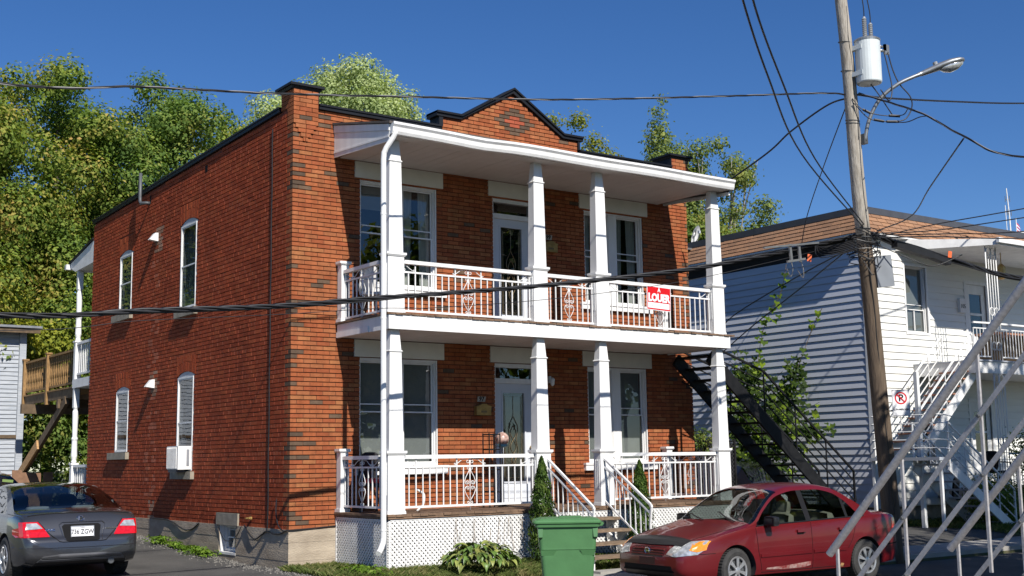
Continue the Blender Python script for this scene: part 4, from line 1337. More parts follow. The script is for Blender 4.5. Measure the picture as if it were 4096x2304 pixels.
# ---------------- white two-flight stair of the neighbour
ws = thing('white_staircase', 'white metal outside staircase with brown treads turning at a landing', 'staircase', (16.2, -.2, 0))
WI = Matrix.Translation(-Vector((16.2, -.2, 0)))
def flight(par, I, a, c, width, n, mst, mtr, mrail, rails=(0, 1), bars=3, up_=.85, dp=.22, st_w=.04, tread='tread'):
    """a: top (x,y,z) c: bottom, run horizontal in direction c-a; width vector"""
    a = Vector(a); c = Vector(c); wv = Vector(width)
    for s in (0, 1):
        b = MB(I); b.bar(a + wv * s - Vector((0, 0, .10)), c + wv * s - Vector((0, 0, .10)), st_w, dp); b.build('stringer', mst, par)
    run = Vector((c.x - a.x, c.y - a.y, 0)); rl = run.length; run.normalize()
    for i in range(n):
        t = (i + .5) / n; p = a.lerp(c, t)
        b = MB(I); h = rl / n * .60
        q0 = p - run * h + wv * .03; q1 = p + run * h + wv * .03
        v = [q0, q1, q1 + wv * .94, q0 + wv * .94]; b.add([x for x in v] + [x + Vector((0, 0, .035)) for x in v],
              [(0, 3, 2, 1), (4, 5, 6, 7), (0, 1, 5, 4), (1, 2, 6, 5), (2, 3, 7, 6), (3, 0, 4, 7)])
        b.build(tread, mtr, par)
    for s in rails:
        b = MB(I); U = Vector((0, 0, up_)); o_ = wv * s
        b.bar(a + o_ + U, c + o_ + U, .035, .035); b.bar(c + o_ + U, c + o_ - Vector((0, 0, .1)), .035, .035); b.bar(a + o_ + U, a + o_ - Vector((0, 0, .1)), .035, .035)
        r = b.build('handrail', mrail, par)
        for k in range(1, bars + 1):
            b = MB(I); q = U * (k / (bars + 1)); b.bar(a + o_ + q, c + o_ + q, .02, .02); b.build('rail_bar', mrail, r)
        for k in range(1, 4):
            p = a.lerp(c, k / 4) + o_; b = MB(I); b.bar(p + U, p - Vector((0, 0, .05)), .02, .02); b.build('baluster', mrail, r)
flight(ws, WI, (17.55, -.35, 3.62), (15.2, -.35, 1.62), (0, .85, 0), 11, M['white'], M['rust_tread'], M['white'])
b = MB(WI); b.box(14.55, 15.3, -1.35, .5, 1.48, 1.55); b.build('landing', M['grey_trim'], ws)
flight(ws, WI, (14.9, -1.35, 1.46), (17.25, -1.35, -.05), (0, .9, 0), 8, M['white'], M['grey_trim'], M['white'])
b = MB(WI); b.bar((15.15, -.45, -.1), (15.15, -.45, 3.45), .09, .09); b.bar((14.65, .45, -.1), (14.65, .45, 1.5), .06, .06); b.bar((14.65, -1.3, -.1), (14.65, -1.3, 1.5), .06, .06)
b.build('support_post', M['white'], ws)
b = MB(WI)
for k in range(5):
    z = 1.75 + .18 * k
    b.tube(smooth_pts([(15.15, .5, z + .1), (14.75, .52, z), (14.6, .2, z), (14.6, -.9, z), (14.72, -1.32, z), (15.1, -1.36, z - .05)], 5), .014, 6)
b.build('landing_rail', M['white'], ws)

# ---------------- black stair from the upper porch to the side driveway
bs = thing('black_staircase', 'black metal outside staircase down from the upper porch beside the grey siding', 'staircase', (11.5, -1.1, 0))
BI = Matrix.Translation(-Vector((11.5, -1.1, 0)))
flight(bs, BI, (7.98, -1.15, 3.59), (12.15, -1.15, .08), (0, .90, 0), 17, M['black_paint'], M['black_paint'], M['black_paint'], rails=(), dp=.25, st_w=.05)
for y in (-1.15, -.25):
    R = [Vector((8.12, y, 3.66)), Vector((9.42, y, 3.25)), Vector((11.95, y, 1.30))]
    b = MB(BI); b.bar(R[0], R[1], .036, .036); b.bar(R[1], R[2], .036, .036); b.bar(R[2], (11.95, y, .12), .036, .036)
    r = b.build('handrail', M['black_paint'], bs)
    for k in (1, 2, 3):
        D = Vector((0, 0, -.20 * k)); b = MB(BI); b.bar(R[0] + D, R[1] + D, .02, .02); b.bar(R[1] + D, R[2] + D, .02, .02); b.build('rail_bar', M['black_paint'], r)
    for t in (0, .34, .68):
        p = R[1].lerp(R[2], t); b = MB(BI); b.bar(p, p - Vector((0, 0, .95)), .022, .022); b.build('baluster', M['black_paint'], r)
b = MB(BI); b.bar((8.09, -1.2, 3.6), (8.09, -1.2, -.05), .05, .05); b.build('support_post', M['black_paint'], bs)

# ---------------- chain link fence and gate between the houses
cf = thing('chain_link_fence', 'black chain-link fence with dark slats closing the passage between the houses', 'fence', (10.3, 1.6, 0))
CI = Matrix.Translation(-Vector((10.3, 1.6, 0)))
for x in (8.75, 9.6, 10.5, 11.4):
    b = MB(CI); b.tube([(x, 1.6, 0), (x, 1.6, 2.0)], .03, 8); b.build('fence_post', M['black_paint'], cf)
b = MB(CI); b.tube([(8.75, 1.6, 1.96), (11.4, 1.6, 1.96)], .02, 6); b.build('top_rail', M['black_paint'], cf)
b = MB(CI)
s = -2.0
while s < 2.7:
    for sg in (0, 1):
        a = (8.75 + s, .05) if not sg else (8.75 + s + 1.9, .05); e = (8.75 + s + 1.9, 1.95) if not sg else (8.75 + s, 1.95)
        P = Vector((a[0], 1.6 + sg * .006, a[1])); Q = Vector((e[0], 1.6 + sg * .006, e[1]))
        t0, t1 = 0, 1
        for lim, g in ((8.75, 1), (11.4, -1)):
            vp = g * (P.x - lim); vq = g * (Q.x - lim)
            if vp < 0 and vq < 0: t0 = 2; continue
            if vp < 0: t0 = max(t0, vp / (vp - vq))
            elif vq < 0: t1 = min(t1, vp / (vp - vq))
        if t1 > t0: b.tube([P.lerp(Q, t0), P.lerp(Q, t1)], .004, 3, cap=False)
    s += .085
o = b.build('wire_mesh', M['fence_mesh'], cf); tag(o, kind='stuff')
b = MB(CI); b.box(8.76, 11.39, 1.63, 1.64, .05, 1.9); b.build('privacy_screen', M['ink'], cf)

# satellite dish on the neighbour's roof edge
dish = thing('satellite_dish', 'small white satellite dish mounted at the flat roof edge behind the brick house', 'satellite dish', (15.9, 7.2, 7.42))
b = MB(); n = 16; vs = [(0, 0, 0)]; fs = []
for r, h in ((.12, .008), (.22, .03), (.30, .06)):
    for k in range(n): vs.append((r * .85 * math.cos(2 * PI * k / n), -h, r * 1.15 * math.sin(2 * PI * k / n)))
for k in range(n): fs.append((0, 1 + k, 1 + (k + 1) % n))
for j in range(2):
    for k in range(n): fs.append((1 + j * n + k, 1 + j * n + (k + 1) % n, 1 + (j + 1) * n + (k + 1) % n, 1 + (j + 1) * n + k))
b.T = Matrix.Translation((0, 0, .45)) @ Matrix.Rotation(.35, 4, 'Z') @ Matrix.Rotation(.35, 4, 'X') @ Matrix.Scale(.85, 4)
b.add(vs, fs); b.build('dish', M['white_old'], dish, smooth=True)
b = MB(); b.tube([(0, .02, 0), (0, .02, .3), (0, 0, .42)], .025, 8); b.box(-.5, .6, -.15, .2, -.02, .03); b.tube([(0, 0, .2), (-.15, -.3, .28), (-.17, -.38, .42)], .012, 6); b.build('mast', M['galv'], dish)
b = MB(); b.box(-.20, -.14, -.41, -.35, .42, .50); b.build('receiver', M['grey_trim'], dish)

# ================================================================ UTILITY POLE
pl_ = thing('utility_pole', 'weathered grey wooden utility pole leaning left beside the white neighbour house', 'utility pole', (9.52, -3.95, -.12))
PB = Vector((9.52, -3.95, -.12))
PI_ = Matrix.Translation(-PB)
def pole_at(z): return Vector((9.435 + (z - .84) * (8.237 - 9.435) / (9.396 - .84), -3.911 + (z - .84) * (-4.40 + 3.911) / (9.396 - .84), z))
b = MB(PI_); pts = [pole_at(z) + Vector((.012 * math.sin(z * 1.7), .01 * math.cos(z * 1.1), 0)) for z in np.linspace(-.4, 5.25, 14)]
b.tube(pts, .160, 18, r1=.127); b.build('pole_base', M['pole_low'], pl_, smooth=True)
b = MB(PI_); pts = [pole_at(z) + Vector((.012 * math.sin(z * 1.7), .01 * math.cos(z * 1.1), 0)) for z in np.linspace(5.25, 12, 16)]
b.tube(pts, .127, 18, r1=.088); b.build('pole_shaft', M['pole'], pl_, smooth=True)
for z in (7.30, 7.35, 5.35, 5.5, 8.7, 8.2):
    b = MB(PI_)
    p = pole_at(z); r = .160 - (z + .4) / 12.4 * .072 + .004
    b.tube([p + Vector((r * math.cos(t), r * math.sin(t), .02 * math.sin(t))) for t in np.linspace(0, 2 * PI, 16)], .008, 4)
    b.build('pole_band', M['galv_dark'], pl_)
b = MB(PI_)
pts = []
for z in np.linspace(5.4, .6, 18):
    p = pole_at(z); r = .160 - (z + .4) / 12.4 * .072; pts.append(p + Vector((-.5 * r, -.87 * r, 0)) + Vector((.01 * math.sin(z * 5), 0, 0)))
b.tube(pts, .012, 5)
pts = []
for z in np.linspace(9.3, 7.0, 14):
    p = pole_at(z); r = .160 - (z + .4) / 12.4 * .072; pts.append(p + Vector((-.2 * r, -.98 * r, 0)) + Vector((.015 * math.sin(z * 7), -.004, 0)))
b.tube(pts, .007, 5)
b.build('ground_wire', M['cable'], pl_)
# transformer
tf = thing('pole_transformer', 'pale grey cylindrical transformer with two porcelain bushings on the pole', 'transformer', (8.60, -4.62, 7.93), group=None)
b = MB(); b.lathe([(.16, -.0), (.205, .012), (.215, .03), (.215, .75), (.20, .78)], (0, 0, 0), (0, 0, 1), 28); b.build('tank', M['xfmr'], tf, smooth=False)
b = MB(); b.lathe([(.222, 0), (.226, .03), (.18, .06), (.02, .07)], (0, 0, .75), (0, 0, 1), 28); b.build('lid', M['galv'], tf)
for (x, h, r) in ((-.07, .36, .045), (.09, .28, .042)):
    prof = [(.03, 0)]; n = int(h / .035)
    for k in range(n): prof += [(r, .03 + k * .035), (r * .65, .045 + k * .035)]
    prof.append((.02, h + .03)); b = MB(); b.lathe(prof, (x, -.02, .80), (0, 0, 1), 12); b.build('bushing', M['insul'], tf)
b = MB(); b.box(-.22, -.14, -.04, .2, .60, .68); b.box(-.22, -.14, -.04, .2, .14, .22); b.build('bracket', M['xfmr'], tf)
b = MB()
for k in (0, 1):
    b.lathe([(.02, 0), (.03, .05), (.02, .10)], (.20, -.06 - .02 * k, .70 - .08 * k), (1, -.3, 0), 8); b.box(.30, .34 + .08 * k, -.14, -.10, .62 - .05 * k, .74)
b.build('terminal', M['galv'], tf)
# street lamp
sl_ = thing('street_lamp', 'cobra-head street lamp on a curved arm fixed to the pole', 'street lamp', (8.66, -4.42, 7.05))
SLB = Matrix.Translation(-Vector((8.66, -4.42, 7.05)))
b = MB(SLB)
b.tube(smooth_pts([(8.65, -4.42, 6.98), (8.70, -4.50, 7.35), (8.82, -4.66, 7.70), (9.02, -4.88, 7.93), (9.22, -5.05, 8.05), (9.38, -5.17, 8.12)], 8), .032, 10); b.build('arm', M['galv'], sl_, smooth=True)
b = MB(SLB); b.box(8.60, 8.70, -4.45, -4.34, 6.93, 7.10); b.build('arm_clamp', M['galv_dark'], sl_)
hd = Vector((9.30, -5.10, 8.09)); he = Vector((9.93, -5.60, 8.34)); dv = (he - hd).normalized(); sv = dv.cross(Vector((0, 0, 1))).normalized(); uv = sv.cross(dv)
def head(sec, name, m, flat=0):
    b = MB(SLB); vs = []; fs = []; n = 14
    for (t, w, h, o) in sec:
        c = hd.lerp(he, t) + uv * o
        for k in range(n):
            a = 2 * PI * k / n; vs.append(c + sv * (w * math.cos(a)) + uv * (h * math.sin(a)))
    for i in range(len(sec) - 1):
        for k in range(n): fs.append((i * n + k, i * n + (k + 1) % n, (i + 1) * n + (k + 1) % n, (i + 1) * n + k))
    fs.append(tuple(range(n))); fs.append(tuple((len(sec) - 1) * n + k for k in range(n)))
    b.add(vs, fs); b.build(name, m, sl_, smooth=True)
head([(0, .035, .035, 0), (.1, .05, .045, 0), (.3, .07, .055, .01), (.5, .12, .065, .02), (.7, .15, .07, .02), (.88, .14, .06, .01), (.97, .09, .04, 0), (1, .03, .02, 0)], 'lamp_head', M['galv'])
head([(.46, .03, .02, -.03), (.52, .09, .06, -.035), (.65, .125, .10, -.04), (.8, .12, .09, -.04), (.93, .07, .05, -.03), (.97, .02, .01, -.02)], 'lamp_lens', M['lamp_clear'])
b = MB(SLB); b.lathe([(.04, 0), (.04, .06)], hd.lerp(he, .42) + uv * .06, uv, 10); b.build('photocell', M['insul'], sl_)
# junction box
jb = MB(); jb.box(-.15, .15, -.09, .09, -.27, .27)
o = jb.build('junction_box', M['galv_box'], None, loc=(9.14, -4.26, 4.76)); tag(o, 'tall grey steel junction box bolted to the pole under the cables', 'junction box')
o.rotation_euler = (.05, -.1, -.5)
# no parking sign
sg = thing('parking_sign', 'white no parking sign with a red ring on the wooden pole', 'sign', (9.52, -4.20, 2.50), rz=-.62)
b = MB(); b.box(-.155, .155, -.003, .003, -.225, .225); b.build('sign_plate', M['signwhite'], sg)
b = MB(); b.box(-.23, -.13, .004, .02, .10, .125); b.box(-.23, -.13, .004, .02, -.15, -.125); b.build('bracket', M['galv'], sg)
b = MB()
n = 28; vs = []; fs = []
for k in range(n):
    t = 2 * PI * k / n
    for r in (.082, .107): vs.append((r * math.cos(t), -.0045, .08 + r * math.sin(t)))
for k in range(n): fs.append((2 * k, 2 * k + 1, 2 * ((k + 1) % n) + 1, 2 * ((k + 1) % n)))
b.add(vs, fs); b.bar((-.062, -.0095, .142), (.062, -.0095, .018), .004, .020, up=(.7, 0, .7)); b.build('red_ring', M['red'], sg)
text_mesh('P', .165, M['ink'], 'letter', sg, (0, -.006, .08), (1, 0, 0), (0, 0, 1), .0008, .004)
text_mesh('LUN-MER-VEN', .042, M['ink'], 'text', sg, (0, -.005, -.115), (1, 0, 0), (0, 0, 1), .0008, .001)
b = MB(); b.box(-.147, .147, -.0036, -.003, .214, .219); b.box(-.147, .147, -.0036, -.003, -.219, -.214); b.box(-.149, -.144, -.0036, -.003, -.214, .214); b.box(.144, .149, -.0036, -.003, -.214, .214); b.build('border', M['ink'], sg)

# ================================================================ CABLES
def cable(pts, r, label, m='cable', twist=0, group=None, sub=8, n=6, name='overhead_cable'):
    P = smooth_pts(pts, sub); b = MB()
    if twist:
        # resample evenly and wind strands around the centre line
        d = [0]
        for a, c in zip(P[:-1], P[1:]): d.append(d[-1] + (c - a).length)
        N = int(d[-1] / .07); Q = []
        j = 0
        for i in range(N + 1):
            s = d[-1] * i / N
            while j < len(d) - 2 and d[j + 1] < s: j += 1
            t = (s - d[j]) / max(1e-6, d[j + 1] - d[j]); Q.append(P[j].lerp(P[j + 1], t))
        root = None
        for k in range(twist):
            b = MB(); pts2 = []
            for i, q in enumerate(Q):
                a = 2 * PI * (i * .07 / 1.1 + k / twist)
                pts2.append(q + Vector((0, math.cos(a), math.sin(a))) * r)
            b.tube(pts2, r * .82, 5)
            o = b.build('strand' if root else name, M['cable_bare' if k == 0 and r < .012 else 'cable'], root, smooth=True)
            if root is None:
                root = o
                tag(o, label, 'cable', group)
        return root
    b.tube(P, r, n); o = b.build(name, M[m], None, smooth=True)
    return tag(o, label, 'cable', group)
cable([(-30, -3.2, 7.4), (-20, -3.2, 6.1), (-12, -3.2, 5.72), (-5.44, -3.2, 5.93), (-3.59, -3.2, 6.18), (-1.75, -3.2, 6.4), (.05, -3.2, 6.66), (2.71, -3.4, 7.0), (5.59, -3.9, 7.4), (7.88, -4.2, 7.76), (8.50, -4.28, 7.80)],
      .0095, 'twisted power cable crossing in front of the brick parapet to the pole', twist=3)
BP = [(-30, -3.1, 5.4), (-18, -3.1, 3.75), (-10, -3.1, 3.2), (-5.05, -3.1, 3.3), (-3.48, -3.1, 3.45), (-1.67, -3.1, 3.62), (-.21, -3.1, 3.82), (.72, -3.15, 3.93), (2.72, -3.3, 4.19), (4.77, -3.7, 4.5), (6.25, -4.0, 4.8), (8.11, -4.1, 5.24), (8.85, -4.25, 5.42)]
bd = cable(BP, .020, 'thick bundle of black telephone cables sagging across the balcony', twist=3)
def wob(pts, seed, a=.03, dz=0):
    r = random.Random(seed); return [(x, y + r.uniform(-a, a), z + dz + r.uniform(-a, a)) for x, y, z in pts]
for k in range(2):
    b = MB(); b.tube(smooth_pts(wob(BP, k + 3, .022, .012 - .03 * k), 8), .011, 5); b.build('strand', M['cable'], bd, smooth=True)
cable([(p[0], p[1] - .02, p[2] - .16 - .05 * math.sin(i)) for i, p in enumerate(BP)], .005, 'thin black wire hanging just below the thick cable bundle')
BR = [(9.0, -4.20, 5.42), (10.16, -4.2, 5.27), (11.33, -4.2, 5.15), (13.41, -4.3, 4.96), (18, -4.6, 5.1), (28, -5, 6)]
br = cable(BR, .024, 'heavy black cable bundle running right from the pole past the canopy', twist=3)
for k in range(4):
    b = MB(); b.tube(smooth_pts(wob(BR, k + 9, .05, -.02 * k), 8), .012, 5); b.build('strand', M['cable'], br, smooth=True)
b = MB()
for (x, w, h) in ((10.05, .48, .12), (10.75, .34, .10)):
    z = 5.42 - (x - 9) * .125 - .06
    b.bar((x - w, -4.22, z + .06), (x + w, -4.24, z - .06), .13, h)
    b.build('splice_case', M['cable'], br); b = MB()
for (lab, pts, r) in (
    ('thin wire going right from the pole top into the open sky', [(8.46, -4.41, 7.78), (9.56, -4.24, 7.94), (12.27, -3.79, 8.43), (15.2, -3.51, 8.94), (19.9, -3.0, 9.9)], .018),
    ('service wire dropping from the right cable splice to the brown shingle roof', [(8.56, -6.39, 6.57), (11.16, -3.91, 6.57), (13.42, -1.81, 6.6), (15.3, .5, 6.85)], .014),
    ('left wire of the pair descending from the top edge to the pole', [(-1.7, -11.0, 6.4), (.06, -9.66, 6.12), (1.80, -8.42, 5.86), (4.45, -6.60, 5.70), (8.75, -4.22, 5.50)], .012),
    ('right wire of the pair descending from the top edge to the pole', [(-1.4, -11.0, 6.4), (.25, -9.64, 6.1), (2.45, -8.09, 5.92), (5.11, -6.27, 5.80), (8.72, -4.25, 5.55)], .012),
    ('service wire from the pole down to the right corner of the brick house', [(8.50, -4.4, 7.75), (8.34, -3.94, 7.70), (8.22, -3.17, 7.38), (8.27, -2.54, 7.12), (8.3, -1.2, 6.7)], .016),
    ('thin wire slanting down behind the pole to the shingle roof', [(8.45, -4.3, 7.75), (10.31, -2.17, 7.28), (13.18, .78, 7.02), (15.5, 3.0, 6.8)], .011),
    ('highest of the thin wires leaving the pole to the right', [(8.86, -4.27, 5.31), (9.56, -5.06, 5.5), (10.33, -6.26, 5.65), (13, -10, 6.2)], .010),
    ('second highest thin wire leaving the pole to the right', [(8.85, -4.28, 5.4), (9.56, -5.04, 5.4), (10.34, -6.25, 5.5), (13, -10, 5.9)], .010),
    ('third thin wire leaving the pole to the right', [(8.85, -4.28, 5.37), (9.84, -5.24, 5.34), (10.35, -6.22, 5.27), (13, -10, 5.3)], .010),
    ('lowest thin wire leaving the pole to the right over the shingles', [(8.8, -4.23, 5.32), (10.43, -4.44, 5.47), (13.57, -4.27, 5.76), (20, -4, 6.5)], .012),
    ('black service wire from the pole across the shaded grey siding', [(8.75, -4.14, 5.25), (9.99, -1.56, 5.06), (10.56, .61, 4.61), (10.9, 1.5, 4.3)], .012),
    ('lower black service wire slanting across the grey siding', [(8.75, -4.15, 5.32), (10.13, -1.63, 4.9), (10.91, .39, 4.4), (10.9, 1.5, 3.8)], .012),
    ('sagging black wire looping below the splice cases near the canopy', [(8.9, -4.26, 5.25), (9.32, -4.78, 4.9), (9.61, -4.97, 4.8), (10.09, -5.2, 5.0)], .009)):
    cable(pts, r, lab)
rm = cable([(8.52, -4.45, 7.80), (8.45, -5.21, 7.41), (8.47, -5.79, 7.08), (8.59, -6.41, 6.59), (8.9, -7.19, 6.14), (10, -10, 5.6)], .0105, 'twisted cable from the pole passing behind the street lamp toward the street', twist=3)
# leads between the transformer, the splices and the street cable
LEADS = [('inner transformer lead looping down beside the lamp arm', [(8.86, -4.76, 8.52), (8.90, -4.8, 8.2), (8.92, -4.84, 7.85), (8.82, -4.84, 7.62), (8.66, -4.8, 7.80)], .011),
         ('outer transformer lead making a wide loop right of the lamp arm', [(8.94, -4.78, 8.52), (9.0, -4.82, 8.2), (9.08, -4.88, 7.95), (9.22, -4.98, 7.72), (9.24, -4.98, 7.52), (9.12, -4.92, 7.32), (8.92, -4.8, 7.27)], .011),
         ('short lead running from under the transformer tank to the splice', [(8.62, -4.62, 7.95), (8.72, -4.70, 7.76), (8.84, -4.78, 7.52), (8.92, -4.82, 7.38)], .010),
         ('upper jumper cable with splice sleeves behind the lamp arm', [(8.40, -4.40, 7.70), (8.48, -4.52, 7.50), (8.66, -4.66, 7.40), (8.88, -4.80, 7.37), (8.98, -4.98, 7.36), (8.80, -5.20, 7.36), (8.47, -5.45, 7.27)], .009),
         ('lower jumper cable with splice sleeves behind the lamp arm', [(8.40, -4.42, 7.62), (8.56, -4.56, 7.36), (8.70, -4.66, 7.29), (8.92, -4.80, 7.27), (9.05, -5.0, 7.24), (8.85, -5.40, 7.2), (8.47, -5.82, 7.06)], .009),
         ('lead rising from the left transformer bushing', [(8.53, -4.64, 9.09), (8.50, -4.66, 9.3), (8.42, -4.66, 9.75)], .009),
         ('lead rising from the right transformer bushing', [(8.69, -4.64, 9.0), (8.66, -4.66, 9.25), (8.52, -4.66, 9.8)], .009)]
for lab, pts, r in LEADS: cable(pts, r, lab, name='transformer_lead')
for (p, q) in (((8.86, -4.79, 7.375), (9.02, -4.89, 7.365)), ((8.66, -4.63, 7.31), (8.80, -4.72, 7.28)), ((8.84, -4.75, 7.275), (9.02, -4.86, 7.275)), ((8.50, -4.53, 7.49), (8.60, -4.61, 7.42))):
    b = MB(); b.tube([p, q], .024, 8); b.build('splice_sleeve', M['cable'], rm)

# tangle around the pole at cable height
b = MB(); r_ = random.Random(4)
for k in range(16):
    z = 5.35 + r_.uniform(-.25, .15); a0 = r_.uniform(0, 6.3); pc = pole_at(z)
    pts = [pc + Vector(((.2 + .18 * r_.random()) * math.cos(a0 + t * 1.1), (.2 + .12 * r_.random()) * math.sin(a0 + t * 1.1), -.12 * t * r_.random() + r_.uniform(-.05, .05))) for t in range(5)]
    b.tube(smooth_pts(pts, 5), .008, 4)
for k in range(7):
    pts = [Vector((8.95, -4.3, 5.4 - .03 * k)), Vector((8.3 - .1 * k, -4.15, 5.2 - .05 * k)), Vector((7.6, -4.1, 5.05 + .02 * k))]
    b.tube(smooth_pts(pts, 6), .009, 4)
tag(b.build('cable_tangle', M['cable'], None), 'tangle of black cables looped around the wooden pole', 'cable', kind='stuff')
# cable terminal hung on the bundle
ct = thing('cable_terminal', 'grey metal cable terminal frame hanging from the bundle before the siding', 'cable terminal', (6.9, -4.1, 4.95))
b = MB(); b.bar((-.55, 0, .0), (.75, -.03, .20), .035, .03); b.build('hanger_bar', M['galv'], ct)
b = MB(); b.bar((.0, 0, -.18), (.42, -.01, -.10), .04, .035); b.build('lower_bar', M['galv'], ct)
for x in (.1, .32):
    b = MB(); b.bar((x, 0, -.16), (x - .03, 0, .12), .03, .05); b.build('strap', M['galv'], ct)
for k, x in enumerate((.08, .34)):
    b = MB(); b.tube(smooth_pts([(x, 0, -.14), (x + .02, -.02, -.3), (x - .02 + .04 * k, 0, -.42), (x - .1, 0, -.3)], 5), .008, 5); b.build('pigtail', M['cable_bare'], ct)
for i, (x, y, z) in enumerate(((7.35, -4.15, 4.86), (11.05, -4.28, 5.22))):
    b = MB(); b.box(-.035, .035, -.004, .004, -.06, .06)
    o = b.build('cable_tag', M['tag'], None, loc=(x, y - .03, z)); o.rotation_euler = (0, .15, -.5)
    tag(o, ('small orange tag hanging left of the pole', 'small orange tag on the heavy bundle right of the pole')[i], 'tag', 'orange cable tags')

# far antenna mast and flag
am = thing('antenna_mast', 'distant white antenna mast with rods rising behind the shingle roof', 'antenna', (100.2, 49.4, 19))
b = MB(); b.tube([(-.3, 0, 8.3), (-.1, 0, 5.5), (0, 0, 0)], .05, 6, r1=.09); b.build('mast', M['white_old'], am)
b = MB(); b.tube([(-.55, .1, 6.6), (-.45, .1, 0)], .04, 6); b.build('side_rod', M['white_old'], am)
for (x, z) in ((-.6, 7.2), (.15, 7.3), (-.4, 5.9), (.25, 5.9)):
    b = MB(); b.bar((x, 0, z), (-.2, 0, z - .1), .05, .05); b.bar((x, 0, z - .3), (x, 0, z + .3), .05, .05); b.build('antenna_arm', M['galv'], am)
b = MB(); b.box(-.6, .8, -.3, .3, -14, 3.9); b.box(.9, 1.9, -.3, .3, -14, 4.1); b.build('rooftop_cabinet', M['white_old'], am)
fl = thing('red_flag', 'small red and white flag flying beside the distant antenna mast', 'flag', (100.9, 49.2, 23))
b = MB(); vs = []; fs = []; n = 6
for k in range(n):
    b.cur = k % 2
    z0 = 1.0 - k * .17
    b.add([(0 - .3 * k * .05, 0, z0), (.65, .1, z0 - .28), (.8 + .05 * k, .12, z0 - .45), (0 - .3 * k * .05, 0, z0 - .165)], [(0, 1, 2, 3)])
b.build('flag_cloth', [M['red'], M['signwhite']], fl)
b = MB(); b.tube([(-.05, 0, -5), (-.05, 0, 1.4)], .05, 6); b.build('flag_pole', M['white_old'], fl)
# ================================================================ CARS
def pchip(xs, ys, x):
    xs = np.array(xs, float); ys = np.array(ys, float); x = np.clip(np.array(x, float), xs[0], xs[-1])
    h = np.diff(xs); dl = np.diff(ys) / h; d = np.zeros(len(xs))
    for i in range(1, len(xs) - 1):
        if dl[i - 1] * dl[i] > 0:
            w1 = 2 * h[i] + h[i - 1]; w2 = h[i] + 2 * h[i - 1]; d[i] = (w1 + w2) / (w1 / dl[i - 1] + w2 / dl[i])
    d[0] = dl[0]; d[-1] = dl[-1]
    i = np.clip(np.searchsorted(xs, x) - 1, 0, len(xs) - 2); t = (x - xs[i]) / h[i]
    return ys[i] * (1 + 2 * t) * (1 - t) ** 2 + h[i] * d[i] * t * (1 - t) ** 2 + ys[i + 1] * t * t * (3 - 2 * t) + h[i] * d[i + 1] * t * t * (t - 1)

def poly_pts(poly, step):
    out = []
    n = len(poly)
    for i in range(n):
        a = Vector(poly[i]); c = Vector(poly[(i + 1) % n]); k = max(1, int((c - a).length / step))
        for j in range(k): out.append(a.lerp(c, j / k))
    return out

def inside(p, poly):
    r = False; n = len(poly); j = n - 1
    for i in range(n):
        a, c = poly[i], poly[j]
        if (a[1] > p[1]) != (c[1] > p[1]) and p[0] < (c[0] - a[0]) * (p[1] - a[1]) / (c[1] - a[1]) + a[0]: r = not r
        j = i
    return r

